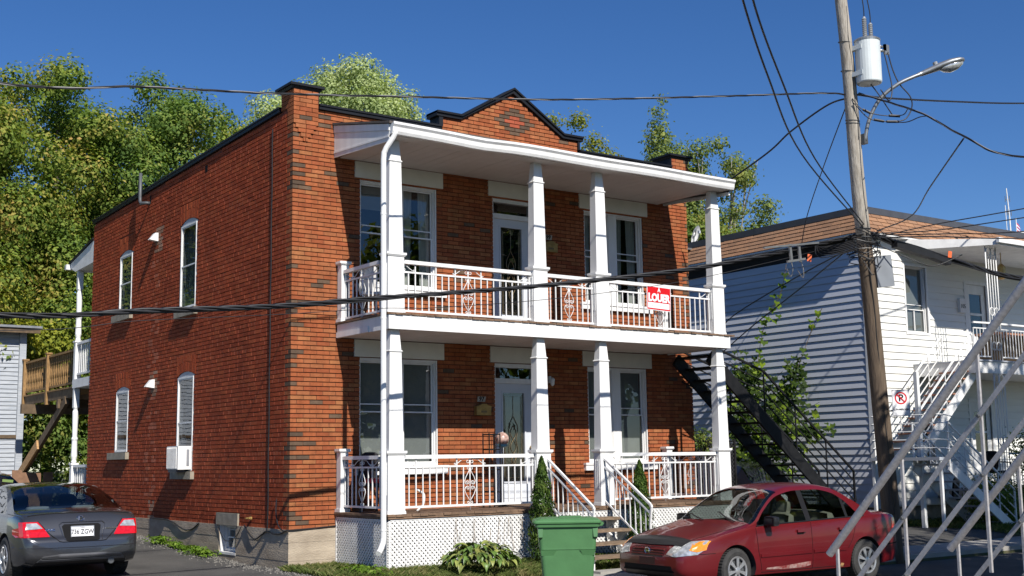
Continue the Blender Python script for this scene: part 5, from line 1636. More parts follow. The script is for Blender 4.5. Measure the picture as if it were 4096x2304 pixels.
def build_car(name, label, S, loc, rz, paint, ground_z, parts_fn, glass=True, cat='car'):
    """S: spec with profile tables; car nose at x=0, pointing to -x, x grows backwards"""
    root = thing(name, label, cat, loc, rz)
    Ln = S['len']
    us = np.unique(np.round(np.concatenate([np.linspace(0, .18, 10), np.linspace(.18, Ln - .25, 74), np.linspace(Ln - .25, Ln, 14), np.array(S['xcuts'])]), 4))
    g = lambda k: pchip(S[k][0], S[k][1], us)
    w, zb, zbelt, zt, z9, z8, tuck = g('w'), g('zb'), g('belt'), g('top'), g('rail'), g('gtop'), g('tuck')
    rings = []
    for i, x in enumerate(us):
        W_, b0, bl, top, r9, g8 = w[i], zb[i], zbelt[i], zt[i], max(z9[i], zbelt[i] + .012), max(z8[i], zbelt[i] + .008)
        r9 = min(r9, top - .004); g8 = min(g8, r9 - .003); bl = min(bl, g8 - .004)
        yb = W_ * .955
        yg = lambda z: yb - .018 - tuck[i] * max(0, z - bl) ** 1.15
        y8 = yg(g8); y9 = yg(r9) - .012
        y8 = max(y8, y9 + .004)
        h = bl - b0
        P = [(0, b0), (W_ * .80, b0), (W_ * .955, b0 + .03 * min(1, h * 3)), (W_ * .988, b0 + .16 * h + .01), (W_, b0 + .45 * h), (W_ * .995, b0 + .72 * h), (W_ * .978, bl - .045 * min(1, h * 2)),
             (yb, bl), (yb - .018, bl + .003), (y8, g8), (y9, r9), (y9 * .90, r9 + (top - r9) * .45), (y9 * .62, r9 + (top - r9) * .82), (y9 * .3, r9 + (top - r9) * .965), (0, top)]
        rings.append(P)
    NV = len(rings[0])
    # refine windows bands along v
    bm = bmesh.new()
    V = []
    sub = 2
    def ringpts(P):
        out = []
        for k in range(NV - 1):
            out.append(P[k])
            if k in (8,):      # side glass band: keep straight, subdivide
                for j in (1, 2): out.append((P[k][0] + (P[k + 1][0] - P[k][0]) * j / 3, P[k][1] + (P[k + 1][1] - P[k][1]) * j / 3))
            elif 3 <= k <= 6 or k >= 10:
                p0 = P[max(k - 1, 0)]; p1 = P[k]; p2 = P[k + 1]; p3 = P[min(k + 2, NV - 1)] if k + 2 < NV else (-P[k][0], P[k][1])
                t = .5
                out.append(tuple(.5 * (2 * p1[q] + (p2[q] - p0[q]) * t + (2 * p0[q] - 5 * p1[q] + 4 * p2[q] - p3[q]) * t * t + (3 * p1[q] - p0[q] - 3 * p2[q] + p3[q]) * t ** 3) for q in (0, 1)))
        out.append(P[-1])
        return out
    idx = []   # band id per segment
    for k in range(NV - 1):
        idx.append(k)
        if k == 8: idx += [8, 8]
        elif 3 <= k <= 6 or k >= 10: idx.append(k)
    NR = len(idx) + 1
    for i, x in enumerate(us):
        pts = ringpts(rings[i])
        full = [(-y, z) for y, z in pts] + [(y, z) for y, z in pts[-2:0:-1]]
        V.append([bm.verts.new((x, y, z)) for y, z in full])
    NF_ = len(V[0])
    band = idx + idx[::-1]
    A = S['glass']
    def face_mat(xm, bd):
        if bd == 8:
            for (a, c) in A['side']:
                if a < xm < c: return 1
        if bd >= 10:
            for (a, c) in A['screen']:
                if a < xm < c: return 1
        if bd == 8 and A['side'][0][0] - .0 < xm < A['side'][-1][1]: return 2
        if bd == 0: return 2
        return 0
    for i in range(len(us) - 1):
        xm = (us[i] + us[i + 1]) / 2
        for k in range(NF_):
            f = bm.faces.new((V[i][k], V[i][(k + 1) % NF_], V[i + 1][(k + 1) % NF_], V[i + 1][k]))
            f.material_index = face_mat(xm, band[k]); f.smooth = True
    f0 = bm.faces.new(V[0][::-1]); f1 = bm.faces.new(V[-1])
    f0.smooth = f1.smooth = False
    bmesh.ops.recalc_face_normals(bm, faces=bm.faces)
    me = bpy.data.meshes.new('shell'); bm.to_mesh(me); bm.free()
    for m in (paint, M['car_glass'], M['black_plastic'], M['dark_trim']): me.materials.append(m)
    shell = bpy.data.objects.new('shell_tmp', me); COL.objects.link(shell)
    bvh = BVHTree.FromPolygons([v.co.copy() for v in me.vertices], [tuple(p.vertices) for p in me.polygons])
    # wheel openings
    R = S['wr']
    for wx in S['wheels']:
        for s in (-1, 1):
            cb = MB(); cb.lathe([(R + .055, 0), (R + .055, .34)], (wx, s * (S['hw'] - .27), R), (0, s, 0), 36)
            cme = cb.mesh('cut', M['dark_trim'])
            bm = bmesh.new(); bm.from_mesh(cme); bmesh.ops.recalc_face_normals(bm, faces=bm.faces); bm.to_mesh(cme); bm.free()
            co = bpy.data.objects.new('cut', cme); COL.objects.link(co)
            md = shell.modifiers.new('b', 'BOOLEAN'); md.operation = 'DIFFERENCE'; md.object = co; md.solver = 'EXACT'
            try: md.material_mode = 'TRANSFER'
            except Exception: pass
            dg = bpy.context.evaluated_depsgraph_get()
            nm = bpy.data.meshes.new_from_object(shell.evaluated_get(dg))
            shell.modifiers.clear(); shell.data = nm; bpy.data.objects.remove(co)
    me = shell.data
    # split by material
    vs = [v.co.copy() for v in me.vertices]
    mats_ = [m.name for m in me.materials]
    def extract(test, nm_, mt, parent, inward=0.0, smooth=True):
        used = {}; fs = []; vv = []
        for p in me.polygons:
            if not test(p): continue
            q = []
            for vi in p.vertices:
                if vi not in used: used[vi] = len(vv); vv.append(vs[vi])
                q.append(used[vi])
            fs.append(q)
        if not fs: return None
        m2 = bpy.data.meshes.new(nm_); m2.from_pydata(vv, [], fs)
        for m in (mt if isinstance(mt, list) else [mt]): m2.materials.append(m)
        m2.polygons.foreach_set('use_smooth', [smooth] * len(m2.polygons)); m2.update()
        return link(nm_, m2, root)
    body = extract(lambda p: me.materials[p.material_index] == paint, 'body', paint, root)
    md = body.modifiers.new('e', 'EDGE_SPLIT'); md.split_angle = math.radians(38)
    for side_nm, fn in (('windscreen', lambda p: abs(p.normal.y) < .5 and p.center.x < Ln * .5), ('rear_window', lambda p: abs(p.normal.y) < .5 and p.center.x >= Ln * .5)):
        extract(lambda p: me.materials[p.material_index] == M['car_glass'] and fn(p), side_nm, M['car_glass'], root)
    for (a, c) in A['side']:
        for s in (-1, 1):
            extract(lambda p: me.materials[p.material_index] == M['car_glass'] and abs(p.normal.y) >= .5 and p.center.y * s > 0 and a < p.center.x < c, 'side_window', M['car_glass'], root)
    extract(lambda p: me.materials[p.material_index] == M['black_plastic'], 'pillar_trim', M['black_plastic'], root)
    for wx in S['wheels']:
        for s in (-1, 1):
            extract(lambda p: me.materials[p.material_index] == M['dark_trim'] and abs(p.center.x - wx) < 1 and p.center.y * s > 0, 'wheel_arch', M['dark_trim'], root)
    bpy.data.objects.remove(shell)
    # patches laid on the shell
    def patch(nm_, poly, mt, view, off=.004, parent=None, step=.05, thick=.006):
        """view: 'front' (y,z from -x), 'rear' (y,z from +x), 'left' (x,z from -y), 'right' (x,z from +y), 'top' (x,y from above)"""
        bd = poly_pts(poly, step); ip = []
        xs_ = [p[0] for p in poly]; ys_ = [p[1] for p in poly]
        x = min(xs_) + step / 2
        while x < max(xs_):
            y = min(ys_) + step / 2
            while y < max(ys_):
                if inside((x, y), poly) and min((Vector((x, y)) - q).length for q in bd) > step * .45: ip.append(Vector((x, y)))
                y += step
            x += step
        co = bd + ip
        r = delaunay_2d_cdt(co, [(i, (i + 1) % len(bd)) for i in range(len(bd))], [], 1, 1e-5)
        pv, pf = r[0], r[2]
        O, Dn = {'front': (lambda a, c: Vector((-2, a, c)), Vector((1, 0, 0))), 'rear': (lambda a, c: Vector((Ln + 2, a, c)), Vector((-1, 0, 0))),
                 'left': (lambda a, c: Vector((a, -3, c)), Vector((0, 1, 0))), 'right': (lambda a, c: Vector((a, 3, c)), Vector((0, -1, 0))),
                 'top': (lambda a, c: Vector((a, c, 4)), Vector((0, 0, -1)))}[view]
        P = []; last = None
        for p in pv:
            h = bvh.ray_cast(O(p[0], p[1]), Dn)
            if h[0] is None or (view == 'rear' and h[0].x < Ln - .5) or (view == 'front' and h[0].x > .6): P.append(None)
            else:
                nrm = h[1] if h[1].dot(Dn) < 0 else -h[1]
                P.append((h[0] + nrm * off, nrm))
        b = MB(); m_ = {}
        vv = []; ff = []
        for i, q in enumerate(P):
            if q is not None: m_[i] = len(vv); vv.append(q[0])
        n0 = len(vv)
        for i, q in enumerate(P):
            if q is not None: vv.append(q[0] - q[1] * (off + thick))
        edge = {}
        for f in pf:
            if all(i in m_ for i in f) and inside((sum(pv[i][0] for i in f) / 3, sum(pv[i][1] for i in f) / 3), poly):
                ff.append([m_[i] for i in f])
                for a, c in zip(f, f[1:] + f[:1]): edge[(a, c)] = edge.get((a, c), 0) + 1
        for (a, c) in list(edge):
            if (c, a) not in edge: ff.append([m_[a], m_[a] + n0, m_[c] + n0, m_[c]])
        b.add(vv, ff)
        return b.build(nm_, mt, parent or root, smooth=False)
    def strip(nm_, pts, wd, mt, view, off=.003, parent=None):
        """a thin line on the body"""
        O, Dn = {'front': (lambda a, c: Vector((-2, a, c)), Vector((1, 0, 0))), 'rear': (lambda a, c: Vector((Ln + 2, a, c)), Vector((-1, 0, 0))),
                 'left': (lambda a, c: Vector((a, -3, c)), Vector((0, 1, 0))), 'top': (lambda a, c: Vector((a, c, 4)), Vector((0, 0, -1)))}[view]
        pp = []
        for a, c in zip(pts[:-1], pts[1:]):
            n = max(2, int(math.dist(a, c) / .05))
            for k in range(n): pp.append((a[0] + (c[0] - a[0]) * k / n, a[1] + (c[1] - a[1]) * k / n))
        pp.append(pts[-1]); P = []
        for q in pp:
            h = bvh.ray_cast(O(*q), Dn)
            if h[0] is not None: P.append(h[0] + (h[1] if h[1].dot(Dn) < 0 else -h[1]) * (off - wd * .3))
        if len(P) > 1:
            b = MB(); b.tube(P, wd, 4); b.build(nm_, mt, parent or body)
    # wheels
    tyre = MB(); tw = S['tw']; r = R
    tyre.lathe([(r * .64, 0), (r * .70, -.006), (r * .86, -.012), (r * .96, .0), (r, .02), (r, tw - .02), (r * .96, tw), (r * .8, tw), (r * .62, tw)], (0, 0, 0), (0, 1, 0), 36, caps=(False, True))
    for k in range(44):      # tread blocks
        a = 2 * PI * k / 44
        c0 = Vector((math.cos(a), 0, math.sin(a)))
        tn = Vector((-math.sin(a), 0, math.cos(a)))
        p = c0 * (r + .001)
        for (q0, q1) in ((.02, tw * .36), (tw * .40, tw * .60), (tw * .64, tw - .02)):
            tyre.add([p + tn * e + Vector((0, y, 0)) + c0 * hh for hh in (0, .007) for e, y in ((-.014, q0), (.014, q0), (.014, q1), (-.014, q1))],
                     [(4, 5, 6, 7), (0, 1, 5, 4), (1, 2, 6, 5), (2, 3, 7, 6), (3, 0, 4, 7)])
    tme = tyre.mesh('wheel', M['rubber'])
    rim = MB(); rr = r * .66
    rim.lathe([(rr, .0), (rr * .97, -.006), (rr * .93, .0), (rr * .90, .035), (rr * .2, .04)], (0, 0, 0), (0, 1, 0), 32, caps=(False, True))
    rme = rim.mesh('rim', S.get('rimback', M['galv_dark']))
    ring = MB()
    ring.lathe([(rr * 1.0, -.001), (rr * .98, -.010), (rr * .88, -.004), (rr * .86, .012), (rr * .99, .02)], (0, 0, 0), (0, 1, 0), 32, caps=(False, False))
    ring.lathe([(rr * .26, .0), (rr * .24, -.012), (rr * .10, -.018), (0.001, -.018)], (0, 0, 0), (0, 1, 0), 16)
    for k in range(S['spokes']):
        for e in S['spoke_off']:
            a = 2 * PI * k / S['spokes'] + .3; a2 = a + e
            p0 = Vector((math.cos(a), 0, math.sin(a))) * rr * .2; p1 = Vector((math.cos(a2), 0, math.sin(a2))) * rr * .90
            ring.bar(p0 + Vector((0, .0, 0)), p1 + Vector((0, .002, 0)), S['spoke_w'], .016, up=(0, 1, 0))
    rgme = ring.mesh('wheel_cover', M['hubcap'])
    for wi, wx in enumerate(S['wheels']):
        for s in (-1, 1):
            e = link('wheel', tme, root, (wx, s * (S['hw'] - .015) if s < 0 else S['hw'] - .015, R))
            rot = S.get('steer', 0) if wi == 0 else 0
            e.rotation_euler = (0, wi * .5 + s * .3, (PI if s > 0 else 0) + rot)
            link('rim', rme, e); link('wheel_cover', rgme, e)
    parts_fn(dict(root=root, body=body, patch=patch, strip=strip, bvh=bvh, S=S))
    # cabin: floor tub, dash, seats, wheel
    if S.get('cabin', True):
        c0, c1 = S['cab']
        b = MB(); hw = S['hw']
        b.box(c0, c1, -hw * .86, hw * .86, .22, .30); b.box(c0, c0 + .30, -hw * .80, hw * .80, .30, S['dash']); b.box(c1 - .25, c1, -hw * .74, hw * .74, .30, S['shelf'])
        b.box(c0 + .3, c1 - .25, -hw * .93, -hw * .86, .3, S['shelf'] - .05); b.box(c0 + .3, c1 - .25, hw * .86, hw * .93, .3, S['shelf'] - .05)
        b.build('cabin_trim', M['dark_trim'], root)
        def seat(x, y, wd):
            b = MB(); b.add(*rbox(x, y, .42, .50, wd, .16, .05)); 
            a, f_ = rbox(0, 0, 0, .13, wd, .60, .05)
            T = Matrix.Translation((x + .26, y, .74)) @ Matrix.Rotation(.28, 4, 'Y')
            b.add([T @ Vector(q) for q in a], f_)
            if wd < .8:
                a, f_ = rbox(0, 0, 0, .10, .25, .19, .05); T = Matrix.Translation((x + .37, y, 1.10)) @ Matrix.Rotation(.2, 4, 'Y')
                b.add([T @ Vector(q) for q in a], f_)
            b.build('seat', S.get('seatmat', M['beige']), root, smooth=True)
        for y in (-.36, .36): seat(S['seat'], y, .48)
        seat(S['seat'] + .88, 0, 1.2)
        b = MB(); cpos = Vector((S['seat'] - .42, -.36, .90))
        b.tube([cpos + Vector((.07 * math.cos(t) , .18 * math.sin(t), .17 * math.cos(t))) for t in np.linspace(0, 2 * PI, 20)], .015, 6); b.tube([cpos, cpos + Vector((-.3, 0, -.15))], .02, 6)
        b.build('steering_wheel', M['dark_trim'], root)
    return root

def rbox(cx, cy, cz, lx, ly, lz, r):
    """rounded-ish box as a subdivided cube pushed towards an ellipsoid"""
    vs = []; fs = []; n = 4; ids = {}
    def vid(i, j, k):
        key = (i, j, k)
        if key not in ids:
            p = Vector((i / n * 2 - 1, j / n * 2 - 1, k / n * 2 - 1))
            m = (abs(p.x) ** 5 + abs(p.y) ** 5 + abs(p.z) ** 5) ** .2
            q = p / m if m > 0 else p
            ids[key] = len(vs); vs.append((cx + q.x * lx / 2, cy + q.y * ly / 2, cz + q.z * lz / 2))
        return ids[key]
    for a in range(n):
        for c in range(n):
            for k in (0, n):
                fs.append((vid(a, c, k), vid(a + 1, c, k), vid(a + 1, c + 1, k), vid(a, c + 1, k)))
                fs.append((vid(a, k, c), vid(a + 1, k, c), vid(a + 1, k, c + 1), vid(a, k, c + 1)))
                fs.append((vid(k, a, c), vid(k, a + 1, c), vid(k, a + 1, c + 1), vid(k, a, c + 1)))
    return vs, fs

SEDAN = dict(len=4.44, hw=.857, wr=.297, tw=.185, wheels=(.90, 3.52), spokes=7, spoke_off=(-.09, .09), spoke_w=.024, steer=.0, cab=(1.35, 3.55), dash=.86, shelf=.90, seat=1.95,
    xcuts=[1.22, 1.93, 3.08, 3.66, 1.34, 2.32, 2.42, 3.30],
    w=([0, .03, .10, .25, .5, .9, 1.5, 2.5, 3.3, 3.8, 4.15, 4.32, 4.40, 4.44], [.60, .66, .72, .785, .83, .850, .857, .857, .852, .835, .79, .73, .66, .60]),
    zb=([0, .05, .3, 1.2, 3.2, 4.2, 4.44], [.33, .24, .20, .19, .19, .23, .36]),
    belt=([0, .06, .15, .4, .9, 1.3, 2.2, 3.2, 3.8, 4.25, 4.38, 4.44], [.50, .56, .61, .715, .82, .885, .915, .945, .955, .935, .88, .62]),
    top=([0, .04, .10, .22, .5, .8, 1.22, 1.5, 1.93, 2.3, 2.7, 3.08, 3.4, 3.66, 3.9, 4.2, 4.33, 4.40, 4.44], [.515, .60, .66, .73, .80, .865, .955, 1.145, 1.38, 1.445, 1.455, 1.40, 1.215, 1.045, 1.02, 1.005, .985, .90, .66]),
    rail=([0, .3, 1.15, 1.28, 1.5, 1.93, 2.3, 2.7, 3.1, 3.4, 3.72, 3.8, 4.44], [.55, .68, .885, .93, 1.09, 1.33, 1.395, 1.40, 1.345, 1.19, 1.0, .965, .62]),
    gtop=([0, .3, 1.28, 1.34, 1.5, 1.93, 2.3, 2.7, 3.0, 3.2, 3.46, 3.55, 4.44], [.53, .66, .90, .925, 1.055, 1.29, 1.35, 1.355, 1.305, 1.20, .97, .95, .6]),
    tuck=([0, 1.2, 1.6, 3.2, 3.8, 4.44], [.3, .3, .50, .50, .35, .3]),
    glass=dict(side=[(1.34, 2.32), (2.42, 3.17), (3.20, 3.50)], screen=[(1.22, 1.93), (3.08, 3.66)]))

def red_parts(k):
    root, body, patch, strip, bvh, S = k['root'], k['body'], k['patch'], k['strip'], k['bvh'], k['S']
    # headlights wrap the corner
    for s in (-1, 1):
        view = 'front'
        P = [(s * .40, .54), (s * .47, .655), (s * .62, .71), (s * .79, .725), (s * .80, .60), (s * .775, .54), (s * .58, .51)]
        h = patch('headlight', P if s > 0 else P[::-1], M['lamp_clear'], 'front', off=.006, step=.03, thick=.02)
        Pa = [(s * .715, .60), (s * .725, .705), (s * .80, .715), (s * .805, .60), (s * .77, .575)]
        patch('indicator', Pa if s > 0 else Pa[::-1], M['lamp_amber'], 'front', off=.010, step=.03, parent=h)
    patch('side_light', [(.16, .60), (.22, .675), (.33, .70), (.30, .62)], M['lamp_amber'], 'left', off=.006, step=.03, thick=.02)
    g = patch('grille', [(-.34, .50), (-.37, .60), (-.33, .635), (.33, .635), (.37, .60), (.34, .50)], M['paint_red_dark'], 'front', off=.003, step=.05)
    for z in (.53, .563, .597):
        b = MB(); P = []
        for y in np.linspace(-.33, .33, 9):
            h = bvh.ray_cast(Vector((-2, y, z)), Vector((1, 0, 0)))
            if h[0]: P.append(h[0] + Vector((-.008, 0, 0)))
        b.tube(P, .008, 5); b.build('grille_slat', M['paint_red'], g)
    # badge: ring with an upright H
    h = bvh.ray_cast(Vector((-2, 0, .575)), Vector((1, 0, 0)))[0] + Vector((-.018, 0, 0))
    b = MB(); b.tube([h + Vector((0, .055 * math.cos(t), .045 * math.sin(t))) for t in np.linspace(0, 2 * PI, 17)], .007, 5)
    b.bar(h + Vector((0, -.028, -.028)), h + Vector((0, -.022, .03)), .01, .01); b.bar(h + Vector((0, .028, -.028)), h + Vector((0, .022, .03)), .01, .01); b.bar(h + Vector((0, -.025, 0)), h + Vector((0, .025, 0)), .01, .01)
    b.build('badge', M['chrome'], root)
    patch('hood_deflector', [(.13, -.60), (.095, -.3), (.085, 0), (.095, .3), (.13, .60), (.27, .63), (.29, .3), (.30, 0), (.29, -.3), (.27, -.63)], M['black_plastic'], 'top', off=.016, step=.06, thick=.012)
    patch('bumper_intake', [(-.55, .30), (-.5, .385), (.5, .385), (.55, .30)], M['ink'], 'front', off=.003, step=.06)
    patch('plate_recess', [(-.17, .395), (-.17, .49), (.17, .49), (.17, .395)], M['paint_red_dark'], 'front', off=.004, step=.06)
    # shut lines, side moulding, handles
    L_ = 'left'
    for pts in ([(1.36, .28), (1.30, .55), (1.28, .86)], [(2.37, .25), (2.37, .90)], [(3.12, .50), (3.22, .62), (3.30, .80), (3.32, .93)], [(1.36, .25), (3.05, .25)]):
        strip('shut_line', pts, .0035, M['ink'], L_)
    strip('shut_line', [(.27, -.60), (.55, -.68), (.9, -.72), (1.18, -.74)], .0035, M['ink'], 'top')
    strip('shut_line', [(.27, .60), (.55, .68), (.9, .72), (1.18, .74)], .0035, M['ink'], 'top')
    strip('shut_line', [(.10, .60), (.30, .545), (.52, .55)], .004, M['ink'], L_)
    patch('side_moulding', [(1.34, .455), (1.34, .50), (2.35, .51), (2.35, .465)], M['paint_red'], L_, off=.014, step=.08, thick=.012)
    patch('side_moulding', [(2.39, .465), (2.39, .51), (3.10, .515), (3.06, .47)], M['paint_red'], L_, off=.014, step=.08, thick=.012)
    patch('scraped_sill', [(1.45, .285), (1.46, .305), (1.8, .315), (2.1, .335), (2.33, .35), (2.33, .30), (2.2, .275), (1.8, .27)], M['rust'], L_, off=.003, step=.05)
    patch('rust_spot', [(2.95, .24), (2.97, .29), (3.03, .28), (3.02, .235)], M['new_wood'], L_, off=.003, step=.04)
    for x in (2.16, 3.02):
        h = patch('door_handle', [(x - .09, .765), (x - .09, .80), (x + .07, .81), (x + .09, .785), (x + .07, .765)], M['paint_red'], L_, off=.028, step=.04, thick=.02)
        patch('handle_recess', [(x - .085, .735), (x - .085, .765), (x + .06, .765), (x + .04, .735)], M['ink'], L_, off=.002, step=.04, parent=h)
    # mirrors
    for s in (-1, 1):
        b = MB(); a, f_ = rbox(1.50, s * .93, .945, .13, .22, .14, .03); b.add(a, f_); b.add(*rbox(1.52, s * .84, .91, .10, .10, .06, .02)); b.build('mirror', M['black_plastic'], root, smooth=True)
    # glass trims, wipers
    for (x0, y0, x1, y1) in ((1.16, -.55, 1.36, -.02), (1.14, .08, 1.34, .58)):
        b = MB(); P = []
        for t in np.linspace(0, 1, 10):
            h = bvh.ray_cast(Vector((x0 + (x1 - x0) * t, y0 + (y1 - y0) * t, 3)), Vector((0, 0, -1)))
            P.append(h[0] + Vector((-.01, 0, .02)))
        b.tube(P, .010, 5); b.build('wiper', M['black_plastic'], root)
    for x in (1.28, 2.37, 3.52):
        pass
    # tail lamp on the side rear
    patch('tail_lamp', [(4.18, .74), (4.20, .90), (4.33, .88), (4.38, .76)], M['lamp_red'], L_, off=.005, step=.04)
    patch('bumper_line', [(3.95, .50), (3.95, .515), (4.35, .53), (4.35, .51)], M['ink'], L_, off=.003, step=.06)
    # chrome-like drip and window trim
    for s in (-1,):
        P = [Vector((x, 0, 0)) for x in np.linspace(1.30, 3.52, 40)]
        b = MB(); Q = []
        for p in P:
            z = float(pchip(*S['belt'], [p.x])[0]) + .004
            h = bvh.ray_cast(Vector((p.x, -3, z - .006)), Vector((0, 1, 0)))
            if h[0]: Q.append(h[0] + Vector((0, -.006, 0)))
        b.tube(Q, .010, 5); b.build('belt_trim', M['black_plastic'], root)
    # dents above the rear wheel
    patch('dented_panel', [(3.78, .62), (3.74, .75), (3.85, .80), (3.98, .72), (4.08, .80), (4.15, .70), (4.02, .62)], M['paint_red'], L_, off=.004, step=.035, thick=.004)
M['paint_red_dark'] = mat('shaded_dark_red_plastic', (0.045, 0.006, 0.008), 0.4, var=.1)
# front-right reference: nose at x=3.5; car runs along +x (rotation maps car +x to world +x)
S1 = dict(SEDAN); S1['steer'] = .10
build_car('red_sedan', 'dark red four-door sedan with scraped sills parked at the kerb', S1, (3.31, -4.47, -.235), math.radians(-2.6), M['paint_red'], -.24, red_parts)

COUPE = dict(SEDAN)
COUPE.update(len=4.44, hw=.875, wr=.315, tw=.20, wheels=(.92, 3.57), spokes=5, spoke_off=(-.2, .2), spoke_w=.03, cab=(1.25, 3.7), dash=.88, shelf=.97, seat=1.95, seatmat=M['dark_trim'],
    xcuts=[1.1, 1.95, 2.85, 3.78, 1.25, 2.45, 2.52, 3.3],
    w=([0, .03, .10, .25, .5, .9, 1.5, 2.5, 3.3, 3.9, 4.15, 4.28, 4.36, 4.41, 4.44], [.50, .57, .65, .745, .815, .855, .875, .875, .872, .865, .845, .82, .795, .755, .66]),
    zb=([0, .05, .3, 1.2, 3.2, 4.1, 4.3, 4.44], [.33, .24, .20, .19, .19, .21, .25, .34]),
    belt=([0, .06, .15, .4, .9, 1.3, 2.2, 3.2, 3.8, 4.15, 4.26, 4.33, 4.40, 4.44], [.50, .56, .61, .715, .82, .885, .92, .955, .945, .92, .87, .78, .64, .54]),
    top=([0, .04, .10, .22, .5, .8, 1.1, 1.5, 1.95, 2.3, 2.85, 3.3, 3.78, 4.0, 4.16, 4.20, 4.24, 4.33, 4.38, 4.43, 4.44], [.515, .60, .66, .73, .80, .86, .93, 1.16, 1.34, 1.39, 1.37, 1.24, 1.01, .985, .975, .965, .925, .77, .64, .60, .56]),
    rail=([0, .3, 1.05, 1.2, 1.5, 1.95, 2.3, 2.8, 3.3, 3.78, 3.95, 4.12, 4.22, 4.33, 4.44], [.55, .68, .88, .94, 1.10, 1.285, 1.335, 1.315, 1.175, .985, .965, .95, .90, .79, .55]),
    gtop=([0, .3, 1.2, 1.25, 1.5, 1.95, 2.3, 2.7, 3.0, 3.3, 3.45, 4.44], [.53, .66, .90, .925, 1.07, 1.245, 1.295, 1.27, 1.20, 1.04, .96, .56]),
    tuck=([0, 1.2, 1.6, 3.2, 3.8, 4.15, 4.44], [.3, .3, .52, .52, .5, .3, .2]),
    glass=dict(side=[(1.25, 2.45), (2.52, 3.36)], screen=[(1.1, 1.95), (2.88, 3.78)]))
def coupe_parts(k):
    root, body, patch, strip, bvh, S = k['root'], k['body'], k['patch'], k['strip'], k['bvh'], k['S']
    for s in (-1, 1):
        P = [(s * .858, .85), (s * .60, .85), (s * .50, .72), (s * .45, .64), (s * .845, .64), (s * .872, .72)]
        h = patch('tail_lamp', P if s > 0 else P[::-1], M['lamp_red'], 'rear', off=.010, step=.03, thick=.02)
        Pc = [(s * .76, .83), (s * .62, .83), (s * .545, .755), (s * .77, .745)]
        patch('reversing_lens', Pc if s > 0 else Pc[::-1], M['lamp_clear'], 'rear', off=.016, step=.03, parent=h)
        Pm = [(s * .872, .655), (s * .30, .30)]
    # boot outline
    strip('shut_line', [(-.60, .86), (-.47, .70), (-.33, .575), (-.28, .565), (.28, .565), (.33, .575), (.47, .70), (.60, .86)], .007, M['ink'], 'rear')
    strip('shut_line', [(4.205, -.72), (4.20, -.4), (4.205, 0), (4.20, .4), (4.205, .72)], .009, M['ink'], 'top')
    pr = patch('plate_recess', [(-.235, .585), (-.275, .78), (-.24, .805), (.24, .805), (.275, .78), (.235, .585), (.2, .575), (-.2, .575)], M['ink'], 'rear', off=.009, step=.05)
    strip('plate_surround', [(-.25, .59), (-.31, .80), (-.27, .832), (.30, .832), (.335, .80), (.27, .58)], .008, M['paint_grey'], 'rear', off=.006, parent=root)
    for pz in (.63,):
        h = bvh.ray_cast(Vector((9, 0, .69)), Vector((-1, 0, 0)))[0]; ax = h.x + .018
        b = MB(); b.T = Matrix.Translation((ax + .012, 0, .69)) @ Matrix.Rotation(-.16, 4, 'Y')
        b.box(-.004, .004, -.155, .155, -.082, .082); pp = b.build('licence_plate', M['signwhite'], root)
        fx = MB(); fx.T = b.T; 
        for q in ((-.165, -.155, -.09, .09), (.155, .165, -.09, .09)): fx.box(-.006, .010, q[0], q[1], q[2], q[3])
        fx.box(-.006, .010, -.155, .155, .082, .092); fx.box(-.006, .010, -.155, .155, -.092, -.082); fx.build('plate_frame', M['galv'], pp)
        text_mesh('736 ZGW', .092, M['ink'], 'plate_number', pp, (ax + .019, 0, .697), (0, 1, 0), Vector((-.16, 0, 1)), .001, .0012, sx=.82)
        text_mesh('Je me souviens', .022, M['ink'], 'plate_motto', pp, (ax + .029, 0, .630), (0, 1, 0), Vector((-.16, 0, 1)), .001)
        text_mesh('Québec', .022, M['ink'], 'plate_province', pp, (ax + .007, 0, .757), (0, 1, 0), Vector((-.16, 0, 1)), .001)
    # badge
    h = bvh.ray_cast(Vector((9, 0, .885)), Vector((-1, 0, 0)))[0] + Vector((.012, 0, 0))
    b = MB(); b.tube([h + Vector((-.3 * .035 * math.sin(t), .05 * math.cos(t), .036 * math.sin(t))) for t in np.linspace(0, 2 * PI, 17)], .005, 5)
    b.bar(h + Vector((.008, -.026, -.026)), h + Vector((-.008, -.020, .026)), .009, .009); b.bar(h + Vector((.008, .026, -.026)), h + Vector((-.008, .020, .026)), .009, .009); b.bar(h + Vector((0, -.024, 0)), h + Vector((0, .024, 0)), .009, .009)
    b.build('badge', M['chrome'], root)
    h = bvh.ray_cast(Vector((9, -.44, .735)), Vector((-1, 0, 0)))[0]
    text_mesh('CIVIC', .045, M['chrome'], 'name_badge', root, h + Vector((.008, 0, 0)), (0, 1, 0), Vector((-.4, 0, 1)), .002, .001, sx=1.2)
    h = bvh.ray_cast(Vector((9, .43, .74)), Vector((-1, 0, 0)))[0]
    b = MB(); b.bar(h + Vector((.006, -.09, -.006)), h + Vector((.006, .09, .0)), .01, .016); b.build('trim_badge', M['chrome'], root)
    # lower bumper
    patch('bumper_insert', [(-.62, .30), (-.55, .375), (-.3, .40), (.3, .40), (.55, .375), (.62, .30)], M['grey_lower'], 'rear', off=.006, step=.05)
    strip('bumper_crease', [(-.86, .50), (-.5, .49), (0, .485), (.5, .49), (.86, .50)], .006, M['paint_grey'], 'rear')
    for x, s in ((.38, 1),):
        b = MB(); b.lathe([(.04, 0), (.045, .16), (.035, .165)], (4.24, .42, .27), (1, 0, 0), 14); b.build('exhaust', M['galv_dark'], root)
    for pts in ([(1.28, .28), (1.25, .55), (1.22, .88)], [(2.62, .25), (2.66, .6), (2.60, .94)]): strip('shut_line', pts, .004, M['ink'], 'left')
